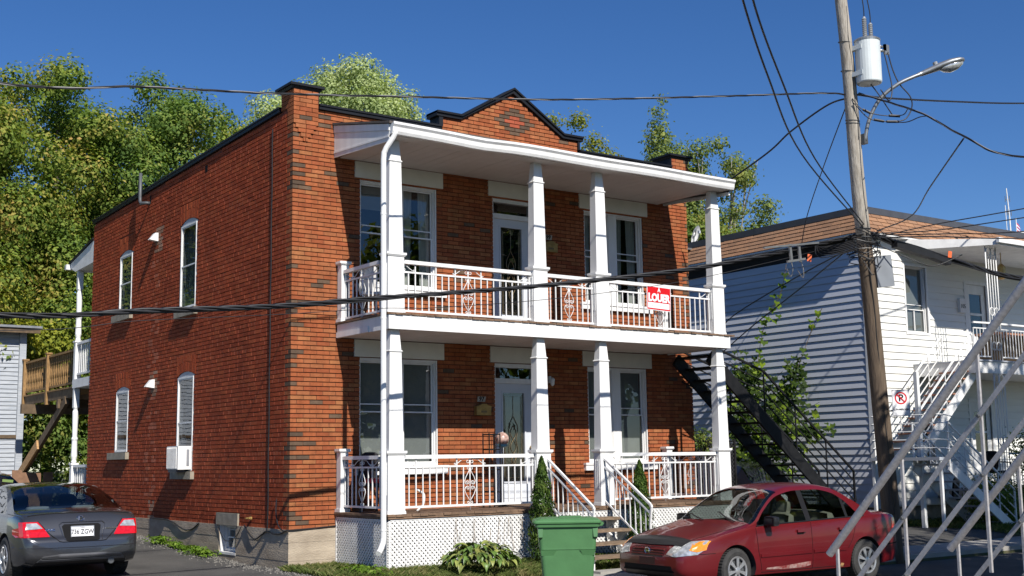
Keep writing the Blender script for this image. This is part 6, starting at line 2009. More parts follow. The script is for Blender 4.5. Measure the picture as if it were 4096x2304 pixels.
    h = patch('door_handle', [(2.38, .80), (2.38, .835), (2.54, .845), (2.56, .82)], M['paint_grey'], 'left', off=.03, step=.04, thick=.02)
    for s in (-1, 1):
        b = MB(); b.add(*rbox(1.42, s * .95, .97, .13, .22, .14, .03)); b.add(*rbox(1.44, s * .86, .93, .10, .10, .06, .02)); b.build('mirror', M['paint_grey'], root, smooth=True)
    b = MB(); b.add(*rbox(1.75, 0, 1.24, .03, .24, .07, .02)); b.tube([(1.72, 0, 1.26), (1.66, 0, 1.30)], .01, 5); b.build('rear_view_mirror', M['dark_trim'], root, smooth=True)
    b = MB(); b.add(*rbox(3.38, -.36, 1.0, .16, .34, .09, .03)); b.add(*rbox(3.38, .30, 1.0, .16, .34, .09, .03)); b.build('rear_headrest', M['grey_trim'], root, smooth=True)
M['grey_lower'] = mat('lower_bumper_grey', (0.15, 0.15, 0.16), 0.4, metal=.3)
build_car('grey_coupe', 'charcoal grey two-door coupe seen from behind on the driveway', COUPE, (-2.94, 5.0, -.01), math.radians(-90), M['paint_grey'], 0, coupe_parts)

# generic darker cars further off
def simple_parts(k):
    for s in (-1, 1):
        P = [(s * .83, .92), (s * .62, .93), (s * .60, .72), (s * .84, .70)]
        k['patch']('tail_lamp', P if s > 0 else P[::-1], M['lamp_red'], 'rear', off=.008, step=.05, thick=.02)
    b = MB(); b.box(4.41, 4.46, -.16, .16, .62, .78); b.build('licence_plate', M['signwhite'], k['root'])
    for s in (-1, 1):
        b = MB(); b.add(*rbox(1.45, s * .95, 1.0, .13, .2, .14, .03)); b.build('mirror', M['black_plastic'], k['root'], smooth=True)
HATCH = dict(COUPE)
HATCH.update(rimback=M['galv_dark'],
    top=([0, .04, .10, .22, .5, .8, 1.1, 1.5, 1.95, 2.3, 3.2, 3.75, 4.2, 4.30, 4.40, 4.44], [.56, .66, .74, .82, .88, .95, 1.02, 1.26, 1.47, 1.53, 1.53, 1.46, 1.10, 1.0, .80, .62]),
    rail=([0, .3, 1.05, 1.2, 1.5, 1.95, 2.3, 3.2, 3.75, 4.15, 4.28, 4.4, 4.44], [.58, .74, .94, 1.02, 1.19, 1.41, 1.47, 1.47, 1.40, 1.10, .98, .78, .6]),
    gtop=([0, .3, 1.2, 1.25, 1.5, 1.95, 2.3, 3.0, 3.5, 3.85, 4.0, 4.44], [.57, .72, .96, 1.0, 1.15, 1.37, 1.43, 1.41, 1.33, 1.10, 1.0, .6]),
    belt=([0, .06, .15, .4, .9, 1.3, 2.2, 3.2, 3.8, 4.15, 4.33, 4.44], [.54, .6, .68, .78, .88, .94, .98, 1.0, 1.0, .97, .82, .58]),
    glass=dict(side=[(1.25, 2.4), (2.5, 3.4), (3.44, 3.82)], screen=[(1.1, 1.95), (3.78, 4.2)]), xcuts=[1.1, 1.95, 3.78, 4.2, 1.25, 2.4, 2.5, 3.4])
dc = build_car('dark_hatchback', 'black hatchback ahead of the coupe, only its roof and rear window showing', HATCH, (-3.15, 10.1, .14), math.radians(-90), M['paint_black'], 0, simple_parts)
dc.scale = (1, 1, .93)
b = MB(); b.bar((4.0, .40, 1.34), (4.03, .58, 1.32), .02, .05, up=(0, 0, 1)); b.build('parking_sticker', M['weed_flat'], dc)
def vw_parts(k):
    simple_parts(k)
    # round badge with V over W strokes
    h = k['bvh'].ray_cast(Vector((9, 0, .93)), Vector((-1, 0, 0)))[0] + Vector((.015, 0, 0))
    b = MB(); b.tube([h + Vector((0, .055 * math.cos(t), .055 * math.sin(t))) for t in np.linspace(0, 2 * PI, 17)], .006, 5)
    for (p, q) in (((-.025, .04), (0, .005)), ((0, .005), (.025, .04)), ((-.045, .02), (-.02, -.045)), ((-.02, -.045), (0, -.005)), ((0, -.005), (.02, -.045)), ((.02, -.045), (.045, .02))):
        b.bar(h + Vector((0, p[0], p[1])), h + Vector((0, q[0], q[1])), .008, .008)
    b.build('badge', M['chrome'], k['root'])
build_car('black_hatchback', 'black hatchback parked in the passage behind the black staircase', HATCH, (12.85, 6.3, -.03), math.radians(-86), M['paint_black'], 0, vw_parts)
# ================================================================ SMALL THINGS ON AND AROUND THE HOUSE
def plaque(x, z, txt, lab):
    t = thing('number_plaque', lab, 'house number', (x, 0, z))
    b = MB(); b.prism([(-.085, -.045), (.075, -.045), (.09, .045), (-.07, .045)], lambda u, v, d: (u, -d, v), .003, .022); b.build('plaque', M['plaque'], t)
    text_mesh(txt, .105, M['ink'], 'number', t, (0, -.024, 0), (1, 0, .0), (.15, 0, 1), .0015, .002)
plaque(3.59, 2.665, '97', 'slanted stone plaque reading 97 on the shaded brick left of the lower door')
plaque(5.11, 5.645, '99', 'slanted stone plaque reading 99 on the upper brick wall right of the column')
def mailbox(x, z, lab):
    t = thing('mailbox', lab, 'mailbox', (x, 0, z), group='brass mailboxes')
    b = MB(); b.box(-.15, .15, -.095, -.006, -.08, .055); b.build('box', M['brass'], t)
    b = MB(); b.prism([(-.155, .055), (-.155, .075), (-.08, .09), (-.05, .115), (.05, .115), (.08, .09), (.155, .075), (.155, .055)], lambda u, v, d: (u, -d, v), .004, .105); b.build('lid', M['brass'], t)
    b = MB(); b.box(-.06, .06, -.099, -.0955, -.035, .0); b.build('slot_plate', M['brass_dark'], t)
mailbox(3.59, 2.465, 'brass mailbox on the brick just below the number 97 plaque')
mailbox(5.115, 5.445, 'brass mailbox on the upper wall below the number 99 plaque')

rs = thing('rent_sign', 'red and white A LOUER for-rent sign tied to the upper balcony railing', 'sign', (6.345, -1.585, 4.41))
rs.rotation_euler = (0, .035, 0)
b = MB(); b.box(-.285, .285, -.006, 0, -.215, .215); b.build('sign_board', M['signwhite'], rs)
b = MB(); b.box(-.272, .272, -.0085, -.0065, -.075, .202); b.box(-.272, -.255, -.0085, -.0065, -.202, -.075); b.box(.255, .272, -.0085, -.0065, -.202, -.075); b.box(-.255, .255, -.0085, -.0065, -.202, -.178)
b.build('red_field', M['red'], rs)
text_mesh('À', .095, M['signwhite'], 'lettering', rs, (0, -.010, .148), (1, 0, 0), (0, 0, 1), .001, .004)
text_mesh('LOUER', .185, M['signwhite'], 'lettering', rs, (0, -.010, .006), (1, 0, 0), (0, 0, 1), .001, .010, sx=.88)
b = MB()
x = -.225
while x < .21:      # illegible faded handwriting
    b.bar((x, -.0075, -.155 + rng.uniform(0, .03)), (x + rng.uniform(.008, .025), -.0075, -.135 + rng.uniform(-.01, .03)), .002, .007, up=(0, 1, 0)); x += .028
tag(b.build('handwriting', M['purple_ink'], rs), kind='stuff')

ac = thing('window_air_conditioner', 'white window air conditioner with ribbed outer grille in the side window', 'air conditioner', (0, 4.33, 1.535))
b = MB(); b.box(-.25, .12, -.27, .27, 0, .42); b.build('casing', M['white'], ac)
b = MB(); b.box(-.262, -.252, -.26, .26, .01, .41); b.build('grille', M['acgrille'], ac)
fin = MB(); fin.box(-.275, -.262, -.006, .006, .02, .40); fme = fin.mesh('fin', M['white_old'])
for k in range(13): link('fin', fme, ac, (0, -.23 + k * .038, 0))
b = MB(); b.box(-.09, -.04, -.274, -.2705, .06, .36); b.build('side_vent', M['acgrille'], ac)
b = MB(); b.box(-.25, -.08, -.2, .2, -.05, -.002); b.build('bracket', M['galv_dark'], ac)

st_ = thing('plant_stand', 'tall black scrolled iron stand with two shelves on the lower porch', 'plant stand', (3.42, -.55, .845))
b = MB()
for x in (-.11, .11):
    for y in (-.09, .09): b.tube([(x, y, 0), (x, y, 1.22)], .011, 5)
for z in (.25, .62, .95, 1.2):
    b.tube([(-.11, -.09, z), (.11, -.09, z), (.11, .09, z), (-.11, .09, z), (-.11, -.09, z)], .009, 4)
for k in (-1, 0, 1): b.tube([(k * .05, -.09, .25), (k * .05 + .03, -.09, .45), (k * .05 - .03, -.09, .75), (k * .05, -.09, 1.2)], .005, 4)
b.build('frame', M['black_paint'], st_)
gl = thing('garden_globe', 'round pinkish decorative globe beside the lower front door', 'ornament', (3.66, -.52, 1.97))
b = MB(); prof = [(.002, -.115)] + [(.115 * math.sin(PI * k / 12), -.115 * math.cos(PI * k / 12)) for k in range(1, 12)] + [(.002, .115)]
b.lathe(prof, (0, 0, 0), (0, 0, 1), 22); b.build('globe', M['lantern'], gl, smooth=True)
b = MB(); b.lathe([(.05, -.14), (.09, -.115), (.095, -.09)], (0, 0, 0), (0, 0, 1), 16); b.build('collar', M['vine_blue'], gl)
b = MB(); b.tube([(0, 0, -.14), (0, 0, -1.12)], .012, 6); b.tube([(-.1, 0, -1.12), (.1, 0, -1.12)], .01, 5); b.tube([(0, -.1, -1.12), (0, .1, -1.12)], .01, 5); b.build('stem', M['black_paint'], gl)

def chair(name, lab, loc, rz, seatm, legm, cush=None):
    t = thing(name, lab, 'chair', loc, rz)
    b = MB(); b.add(*rbox(0, 0, .42, .46, .46, .06, .02)); b.build('seat', seatm, t, smooth=True)
    b = MB(); b.add([Matrix.Translation((0, .22, .68)) @ Matrix.Rotation(.15, 4, 'X') @ Vector(q) for q in rbox(0, 0, 0, .46, .05, .50, .02)[0]], rbox(0, 0, 0, .46, .05, .5, .02)[1]); b.build('backrest', seatm, t, smooth=True)
    for x in (-.19, .19):
        for y in (-.19, .19):
            b = MB(); b.bar((x, y, .42), (x * 1.1, y * 1.15, 0), .03, .03); b.build('leg', legm, t)
        b = MB(); b.bar((x * 1.2, -.2, .64), (x * 1.2, .2, .66), .04, .025); b.bar((x * 1.2, -.19, .64), (x * 1.15, -.19, .42), .03, .03); b.build('armrest', legm, t)
    if cush:
        b = MB(); b.add(*rbox(0, -.02, .48, .42, .42, .09, .03)); b.build('cushion', cush, t, smooth=True)
chair('porch_chair', 'white plastic chair behind the left end of the upper railing', (1.28, -.55, 3.842), .5, M['white_old'], M['white_old'])
chair('porch_chair', 'dark folding chair with a red cushion at the left end of the lower porch', (1.25, -.6, .845), .4, M['dark_trim'], M['black_plastic'], M['red'])
b = MB(); b.tube(smooth_pts([(1.62, -1.1, .86), (1.70, -1.15, .95), (1.72, -1.15, 1.10), (1.66, -1.12, 1.16), (1.6, -1.1, 1.2)], 6), .018, 8)
tag(b.build('hose', M['white_old'], None, smooth=True), 'short white hose loop behind the lower railing', 'hose')
chair('balcony_chair', 'dark round-backed iron chair on the neighbour porch near the lower door', (17.1, -.2, .15), .3, M['black_paint'], M['black_paint'])
chair('balcony_chair', 'second dark iron chair on the neighbour porch behind the shrub', (18.6, -.1, .75), -.3, M['black_paint'], M['black_paint'])
tb = thing('balcony_table', 'brown wooden table behind the neighbour upper balcony railing', 'table', (19.3, .0, 3.815))
b = MB(); b.box(-.6, .6, -.35, .35, .68, .74); b.build('table_top', M['rust_tread'], tb)
for x in (-.5, .5):
    b = MB(); b.box(x - .03, x + .03, -.3, .3, 0, .68); b.build('leg', M['dark_wood'], tb)

# wheeled green bin, seen from its side
bn = thing('wheeled_bin', 'green plastic wheeled bin with a closed lid standing at the kerb', 'waste bin', (2.08, -4.23, -.24), rz=math.radians(-35.8))
b = MB()
def ringbox(b, secs):
    vs = []; fs = []
    for (z, hx, hy, cx) in secs:
        r = .05; n = 4
        for (sx, sy, a0) in ((1, 1, 0), (-1, 1, 90), (-1, -1, 180), (1, -1, 270)):
            for k in range(n + 1):
                a = math.radians(a0 + 90 * k / n); vs.append((cx + sx * (hx - r) + r * math.cos(a), sy * (hy - r) + r * math.sin(a), z))
    m = 20
    for i in range(len(secs) - 1):
        for k in range(m): fs.append((i * m + k, i * m + (k + 1) % m, (i + 1) * m + (k + 1) % m, (i + 1) * m + k))
    fs.append(tuple(range(m - 1, -1, -1))); fs.append(tuple((len(secs) - 1) * m + k for k in range(m)))
    b.add(vs, fs)
ringbox(b, [(.05, .30, .25, 0), (.06, .315, .265, 0), (.66, .365, .295, 0), (.665, .372, .302, 0), (.69, .375, .302, 0), (1.0, .395, .315, 0)])
b.build('bin_body', M['bin'], bn, smooth=False)
b = MB(); ringbox(b, [(.955, .412, .33, 0), (.962, .43, .345, 0), (1.0, .435, .35, 0), (1.005, .43, .345, 0)]); b.build('rim', M['bin'], bn)
b = MB(); ringbox(b, [(1.008, .455, .365, -.005), (1.028, .46, .368, -.005), (1.048, .44, .35, 0), (1.07, .36, .30, 0), (1.078, .20, .2, 0)]); b.build('lid', M['bin'], bn)
b = MB(); b.box(-.10, .20, -.12, .12, 1.078, 1.093); b.build('lid_ridge', M['bin'], bn)
b = MB(); b.tube([(.47, -.26, 1.0), (.47, .26, 1.0)], .02, 8); b.box(.42, .47, -.28, -.24, .97, 1.02); b.box(.42, .47, .24, .28, .97, 1.02); b.build('handle', M['bin'], bn)
for x in (-.36, .37):
    b = MB(); b.add([(x - .035, -.318, .955), (x + .035, -.318, .955), (x + .025, -.335, .83), (x - .025, -.335, .83), (x - .035, -.29, .955), (x + .035, -.29, .955), (x + .025, -.29, .80), (x - .025, -.29, .80)],
          [(0, 1, 2, 3), (0, 3, 7, 4), (1, 5, 6, 2), (3, 2, 6, 7), (0, 4, 5, 1)]); b.build('rib', M['bin'], bn)
b = MB(); b.add([(-.36, -.296, .66), (-.15, -.296, .66), (-.19, -.29, .59), (-.35, -.29, .585), (-.36, -.31, .66), (-.15, -.31, .66), (-.19, -.292, .59), (-.35, -.292, .585)], [(0, 1, 2, 3), (4, 5, 6, 7), (0, 1, 5, 4)])
b.build('grip_ledge', M['bin'], bn)
b = MB(); b.add([(.37, -.296, .66), (.16, -.296, .66), (.20, -.29, .59), (.35, -.29, .585), (.37, -.31, .66), (.16, -.31, .66), (.20, -.292, .59), (.35, -.292, .585)], [(0, 1, 2, 3), (4, 5, 6, 7), (0, 1, 5, 4)])
b.build('grip_ledge', M['bin'], bn)
for y in (-.27, .27):
    b = MB(); b.lathe([(.10, -.025), (.12, -.02), (.12, .02), (.10, .025)], (.30, y, .12), (0, 1, 0), 18); b.build('bin_wheel', M['rubber'], bn)

# ================================================================ SHED, WOODEN WALKWAY, BOARD FENCE
sh = thing('clapboard_shed', 'tall weathered pale grey clapboard shed at the back of the driveway', 'shed', (-3.5, 16.5, 0))
SI_ = Matrix.Translation(-Vector((-3.5, 16.5, 0)))
b = MB(SI_); b.box(-8, .14, 16.53, 22, 0, 5.25); b.build('wall', M['shed'], sh)
z = .1; pm = {}
while z < 5.2:
    gap = 2.38 < z < 2.50
    ln = 7.9
    sp = rng.uniform(1.5, 6.5)
    for (x0, x1) in ((-7.9, -7.9 + sp), (-7.9 + sp + .004, .02)):
        b = MB(SI_); t = .018 + rng.uniform(0, .006)
        b.add([(x0, 16.53, z), (x1, 16.53, z), (x1, 16.53, z + .105), (x0, 16.53, z + .105), (x0, 16.53 - t - .008, z + rng.uniform(-.006, .006)), (x1, 16.53 - t - .008, z + rng.uniform(-.006, .006)), (x1, 16.525, z + .115), (x0, 16.525, z + .115)],
              [(0, 1, 5, 4), (4, 5, 6, 7), (0, 4, 7, 3), (1, 2, 6, 5), (3, 7, 6, 2)])
        b.build('clapboard', M['shed'], sh)
    z += .112
b = MB(SI_); b.box(-7.9, .06, 16.47, 16.49, 2.38, 2.47); b.build('trim_board', M['dark_wood'], sh)
b = MB(SI_); b.box(.03, .20, 16.46, 16.62, 0, 5.25); b.build('corner_board', M['shed'], sh)
b = MB(SI_); b.box(-8.2, .50, 16.1, 22.3, 5.27, 5.33); b.build('roof_edge', M['galv'], sh)
b = MB(SI_); b.box(-8.2, .46, 16.15, 16.18, 5.14, 5.265); b.build('fascia', M['dark_wood'], sh)
b = MB(SI_); b.box(-1.2, -.47, 16.40, 16.46, 4.66, 4.73); b.build('window_hood', M['white_old'], sh)
b = MB(SI_); b.box(-1.1, -.50, 16.42, 16.47, 4.30, 4.60); b.build('shed_window', M['dark_trim'], sh)

ww = thing('wooden_walkway', 'brown wooden walkway with turned balusters bridging the shed and rear gallery', 'walkway', (.6, 14.2, 3.4))
WB = Matrix.Translation(-Vector((.6, 14.2, 3.4)))
def wp(name, f, m=M['cedar_wood']):
    b = MB(WB); f(b); return b.build(name, m, ww)
wp('rail', lambda b: b.box(.16, .26, 11.62, 16.45, 4.33, 4.38)); wp('rail', lambda b: b.box(.18, .24, 11.62, 16.45, 3.56, 3.61))
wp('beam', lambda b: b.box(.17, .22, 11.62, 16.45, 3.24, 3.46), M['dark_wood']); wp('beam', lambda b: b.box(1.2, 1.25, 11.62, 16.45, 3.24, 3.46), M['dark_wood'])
for y in (11.72, 14.2, 16.38):
    wp('post', lambda b: b.box(.12, .23, y - .06, y + .06, 3.16, 4.42)); wp('post_cap', lambda b: b.box(.10, .25, y - .08, y + .08, 4.42, 4.46))
bal = MB(); bal.lathe([(.022, 0), (.024, .15), (.014, .19), (.026, .28), (.02, .40), (.014, .52), (.026, .56), (.02, .60), (.024, .72)], (0, 0, 0), (0, 0, 1), 7); balm = bal.mesh('baluster', M['cedar_wood'])
y = 11.88
while y < 16.3:
    if abs(y - 14.2) > .1: link('baluster', balm, ww, WB @ Vector((.21, y, 3.61)))
    y += .155
y = 11.63
while y < 16.4:
    wp('floor_board', lambda b: b.box(.14, 1.35, y, y + .135, 3.46, 3.495)); y += .142
wp('cross_beam', lambda b: b.box(-.15, 1.6, 15.3, 15.45, 2.98, 3.22), M['dark_wood']); wp('cross_beam', lambda b: b.box(.1, 1.5, 13.0, 13.12, 3.02, 3.24), M['dark_wood'])
wp('brace', lambda b: b.bar((.2, 16.6, 1.35), (.2, 12.6, 3.2), .09, .20), M['dark_wood'])
wp('brace', lambda b: b.bar((.13, 16.7, 1.30), (.13, 14.75, 2.18), .05, .24), M['new_wood'])

bf = thing('board_fence', 'short run of low brown fence boards beyond the driveway', 'fence', (.5, 15.8, .25))
for (x, zt) in ((-.08, 1.30), (.16, 1.24), (.40, 1.22), (.70, 1.24), (-.35, 1.2), (-.6, 1.28)):
    b = MB(); b.box(x - .5 - .12, x - .5 + .12, -.012, .012, -.1, zt); b.build('board', M['fence_board'], bf)
b = MB(); b.box(-1.6, .5, .012, .05, .7, .78); b.build('fence_rail', M['dark_wood'], bf)

# ================================================================ FOREGROUND STAIR RAILS AND THE HOUSE ACROSS THE STREET
fr = thing('near_staircase', 'grey-white pipe and flat-bar stair railings crossing the near right foreground', 'staircase', (-2.4, -14.2, -.2))
FI = Matrix.Translation(-Vector((-2.4, -14.2, -.2)))
SLP = (2.45 - 1.05) / (14.13 - 12.81)
def rl(x, y0, z0, y1): return [(x, y0, z0), (x, y1, z0 + (y0 - y1) * SLP)]
for x, dy in ((-2.774, 0), (-1.955, -.22)):
    b = MB(FI); P = rl(x, -12.81 + dy, 1.045 + 0 * dy, -16.2)
    P = [(x, -12.81 + dy, 1.05 if dy == 0 else 1.045), P[1]]
    b.tube(P, .0222, 14); r = b.build('handrail', M['rail_white'], fr, smooth=False)
    for k, (dz) in enumerate((.335, .635)):
        b = MB(FI); q0 = (x - .012, -12.60 + dy, 1.05 - dz + .0 - .21 * SLP * 1.0 + 0); 
        z0 = 1.05 - dz - (.21) * SLP
        q = [(x - .008, -12.60 + dy, z0), (x - .008, -16.2, z0 + (16.2 - 12.60 + dy) * SLP)]
        b.bar(q[0], q[1], .008, .026); b.build('flat_bar', M['rail_white'], r)
    for k, y in enumerate((-12.86, -13.33, -13.83, -14.33, -14.9)):
        y += dy * (1 if k == 0 else .8)
        zt = 1.05 + (-12.81 + dy - y) * SLP - .02
        b = MB(FI); b.bar((x + .010, y, zt), (x + .010, y, -.2 if k == 0 else zt - 1.1), .015, .015); b.build('baluster', M['rail_white'], r)
        if k:
            for dz in (.335, .635):
                b = MB(FI); b.lathe([(.010, 0), (.008, .012)], (x - .014, y, zt - dz + .02), (-1, 0, 0), 8); b.build('bolt', M['galv_dark'], r)
for x in (-2.76, -1.93):
    b = MB(FI); b.bar((x, -13.45, -.10), (x, -16.2, -.10 + 2.75 * SLP), .04, .20); b.build('stringer', M['rail_white'], fr)
for k in range(14):
    b = MB(FI); y = -13.5 - k * .235; b.box(-2.73, -1.96, y - .13, y + .13, -.04 + k * .25, -.005 + k * .25); b.build('tread', M['tread'], fr)

fh = thing('facing_house', 'low plain beige house across the street behind the viewer', 'house', (6, -23, -.1))
b = MB(); b.box(-15, -2, -4, 4.0, 0, 3.3); b.build('wall', M['brown_wall'], fh)
for z in (1.0,):
    for x in (-14, -11, -8, -4.5):
        b = MB(); b.box(x, x + 1.0, 4.0, 4.05, z, z + 1.6); w_ = b.build('window', M['white'], fh); b = MB(); b.box(x + .08, x + .92, 4.055, 4.06, z + .08, z + 1.52); b.build('pane', M['ink'], w_)
# ================================================================ VEGETATION
def leaves_np(cent, nrm, size, seed, droop=.2, asp=.62, fold=.15):
    """rhombic leaves: cent (N,3), nrm (N,3), size (N,)"""
    r = np.random.RandomState(seed); N = len(cent)
    nrm = nrm / np.maximum(1e-6, np.linalg.norm(nrm, axis=1, keepdims=True))
    t = r.normal(size=(N, 3)); t[:, 2] -= droop
    t -= nrm * (t * nrm).sum(1, keepdims=True); t /= np.maximum(1e-6, np.linalg.norm(t, axis=1, keepdims=True))
    s = np.cross(nrm, t)
    L_ = size[:, None]
    P0 = cent - t * L_ * .5; P2 = cent + t * L_ * .5
    mid = cent - t * L_ * .08 + nrm * L_ * fold
    P1 = mid + s * L_ * asp * .5; P3 = mid - s * L_ * asp * .5
    return np.stack([P0, P1, P2, P3], 1).reshape(-1, 3)

def crown_pts(blobs, n, seed, shell=.72, noise=.10):
    r = np.random.RandomState(seed)
    C = np.array([b_[0] for b_ in blobs], float); R = np.array([b_[1] for b_ in blobs], float)
    w = R ** 2; w /= w.sum()
    k = r.choice(len(C), n, p=w)
    d = r.normal(size=(n, 3)); d /= np.linalg.norm(d, axis=1, keepdims=True)
    rad = R[k] * (shell + (1.08 - shell) * r.rand(n) ** .6)
    # uneven surface: low-frequency bumps
    ph = C[k].sum(1)
    bump = 1 + .22 * np.sin(d[:, 0] * 5 + ph) * np.sin(d[:, 1] * 5.7 + ph * 1.7) + .16 * np.sin(d[:, 2] * 8 + ph * 2.3) + .10 * np.sin(d[:, 0] * 13 + d[:, 2] * 11 + ph)
    P = C[k] + d * (rad * bump)[:, None] * np.array([1, 1, .85]) + r.normal(size=(n, 3)) * noise
    Nn = d * 1.1 + r.normal(size=(n, 3)) * .42 + np.array([0, -.1, .40])
    return P, Nn

def tree(name, label, base, h, crown, nblob, br, nleaf, lsize, mt, seed, group=None, cat='tree', trunk_r=.2, bark='bark', cz=None, droop=.3, limbs=10, shell=.72, extra=(), even=False):
    """crown: (rx, ry, rz) ellipsoid; cz centre height"""
    r = random.Random(seed)
    t = thing(name, label, cat, base, 0, group)
    rx, ry, rz = crown; cz = cz if cz is not None else h - rz
    blobs = []
    while len(blobs) < nblob:
        p = Vector((r.gauss(0, 1), r.gauss(0, 1), r.gauss(0, 1))).normalized() * (.45 + .55 * r.random() ** .6)
        if even:
            k = len(blobs); zz = 1 - 2 * (k + .5) / nblob; a = k * 2.39996; s_ = math.sqrt(1 - zz * zz); f_ = .70 + .22 * r.random()
            p = Vector((s_ * math.cos(a), s_ * math.sin(a), zz)) * f_
        q = Vector((p.x * rx, p.y * ry, cz + p.z * rz))
        rad = r.uniform(*br) * (1 - .35 * max(0, p.z))
        blobs.append((q, rad))
    blobs += [(Vector(e[0]), e[1]) for e in extra]
    P, Nn = crown_pts(blobs, nleaf, seed, shell)
    rs_ = np.random.RandomState(seed + 1)
    V = leaves_np(P, Nn, lsize * (.7 + .6 * rs_.rand(len(P))), seed + 2, droop)
    o = np_mesh('crown', V, 4, mt, t)
    b = MB()
    top = Vector((r.uniform(-.3, .3), r.uniform(-.3, .3), cz + rz * .5))
    b.tube(smooth_pts([(0, 0, -.3), (top.x * .2 + .05, top.y * .2, cz * .35), (top.x * .6, top.y * .6, cz * .75), top], 6), trunk_r, 9, r1=trunk_r * .25)
    for k in range(limbs):
        q = blobs[int(k * len(blobs) / limbs)][0]
        z0 = min(q.z - .4, cz * (.35 + .5 * r.random())); z0 = max(z0, .6)
        s0 = Vector((top.x * z0 / top.z, top.y * z0 / top.z, z0)); m_ = s0.lerp(q, .5) + Vector((0, 0, -.1 * (q - s0).length))
        b.tube(smooth_pts([s0, m_, q], 4), trunk_r * .38, 6, r1=.015)
        for j in range(2):
            e = q + Vector((r.uniform(-1, 1), r.uniform(-1, 1), r.uniform(-.2, 1))) * br[0]
            b.tube([m_.lerp(q, .6), e], .03, 4, r1=.006)
    b.build('trunk', M[bark], t, smooth=True)
    return t
G = 'broadleaf trees behind the brick house'
tree('maple_tree', 'large yellow-green maple at the far left edge, behind the shed', (-2.6, 19.5, 0), 15.0, (4.2, 3.6, 6.2), 110, (.7, 1.25), 150000, .125, M['leaf_maple'], 21, G, cz=8.6, shell=.5)
tree('maple_tree', 'tall green maple with reddish patches, second from the left', (1.9, 20.6, 0), 14.0, (3.0, 3.2, 6.2), 84, (.6, 1.15), 115000, .12, M['leaf_maple'], 32, G, cz=8.2, shell=.5)
tree('maple_tree', 'dark green maple rising just left of the roof slope', (5.2, 20.5, 0), 14.2, (2.4, 3.0, 6.0), 80, (.55, 1.0), 100000, .12, M['leaf_dark'], 43, G, cz=8.4, shell=.5,
     extra=[((-.4, 0, 13.7), .6), ((.8, 0, 13.2), .7), ((.2, 0, 12.8), .9)])
tree('small_tree', 'olive-green tree whose top meets the roof edge', (8.3, 22.5, 0), 13.6, (2.0, 2.4, 4.5), 50, (.55, .9), 46000, .135, M['leaf_maple'], 54, G, cz=9.6, shell=.5)
tree('linden_tree', 'pale green round-topped tree directly above the brick roof', (13.6, 23.3, 0), 16.9, (3.3, 3.3, 4.6), 130, (.6, 1.0), 150000, .12, M['leaf_pale'], 65, G, cz=12.5, shell=.6, even=True,
     extra=[((-3.7, -.5, 14.4), .65), ((-3.4, -.5, 13.6), .9), ((-4.2, -.5, 13.2), .7), ((-4.4, -.5, 12.3), .7), ((-3.8, -.5, 12.2), .8), ((-2.9, 0, 14.0), .7), ((-4.6, -.5, 11.4), .7)])
tree('young_tree', 'low yellow-green bushy tree between the shed and the rear gallery', (-1.0, 18.6, 0), 7.6, (2.4, 1.6, 3.4), 50, (.45, .85), 50000, .125, M['leaf_yellow'], 76, G, cz=4.6, trunk_r=.1)
tree('understorey_shrub', 'dark leafy shrub under the wooden walkway', (3.0, 18.6, 0), 4.4, (3.6, 1.6, 2.0), 46, (.5, .8), 36000, .12, M['leaf_dark'], 87, cat='shrub', cz=2.3, trunk_r=.06, limbs=6)
GR = 'loose trees behind the right end of the roof'
tree('poplar_tree', 'slender spired tree above the parapet pillar at right', (20.1, 13.0, 0), 13.9, (1.7, 1.6, 4.6), 60, (.4, .75), 30000, .12, M['leaf_poplar'], 98, GR, cz=8.6, trunk_r=.12, bark='bark_pale', shell=.4,
     extra=[((-.05, 0, 13.5), .26), ((0, 0, 13.0), .36), ((-.1, 0, 12.5), .48), ((.1, 0, 14.0), .16), ((.2, 0, 11.8), .6)])
tree('poplar_tree', 'open-branched tree with pale limbs at the right, over the shingle roof', (21.7, 12.0, 0), 12.2, (2.0, 1.8, 4.1), 62, (.32, .62), 26000, .12, M['leaf_poplar'], 109, GR, cz=8.4, trunk_r=.12, bark='bark_pale', limbs=26, shell=.35,
     extra=[((1.9, 0, 9.5), .5), ((.2, 0, 12.4), .35), ((1.4, 0, 11.4), .4), ((-.8, 0, 12.0), .5), ((-1.4, 0, 10.6), .6), ((-1.0, 0, 9.4), .7)])
tree('poplar_tree', 'lower yellow-green tree peeking over the parapet right of the gable', (18.4, 15.6, 0), 13.4, (2.2, 1.6, 2.4), 46, (.38, .68), 24000, .12, M['leaf_yellow2'], 121, GR, cz=10.8, trunk_r=.1, shell=.4,
     extra=[((-.9, 0, 13.4), .3), ((-2.3, 0, 12.9), .4), ((-2.9, 0, 12.5), .3), ((.2, 0, 13.6), .35)])
tree('lilac_tree', 'dark green bushy tree filling behind the right porch column', (18.9, 10.4, 0), 8.8, (2.3, 1.6, 2.6), 50, (.45, .75), 34000, .12, M['leaf_dark'], 132, cz=6.9, trunk_r=.1)
# street trees outside the frame that shade the right of the street
tree('street_tree', 'broad street tree across the street shading the rear of the red car', (9.9, -12.2, -.1), 9.1, (3.4, 3.0, 3.2), 30, (1.0, 1.5), 12000, .30, M['leaf_maple'], 143, 'street trees across the road', cz=5.4)
tree('street_tree', 'tall street tree across the street shading the white staircase', (16.9, -13.0, -.1), 14.4, (4.6, 3.6, 5.2), 40, (1.1, 1.6), 18000, .32, M['leaf_dark'], 154, 'street trees across the road', cz=8.6)

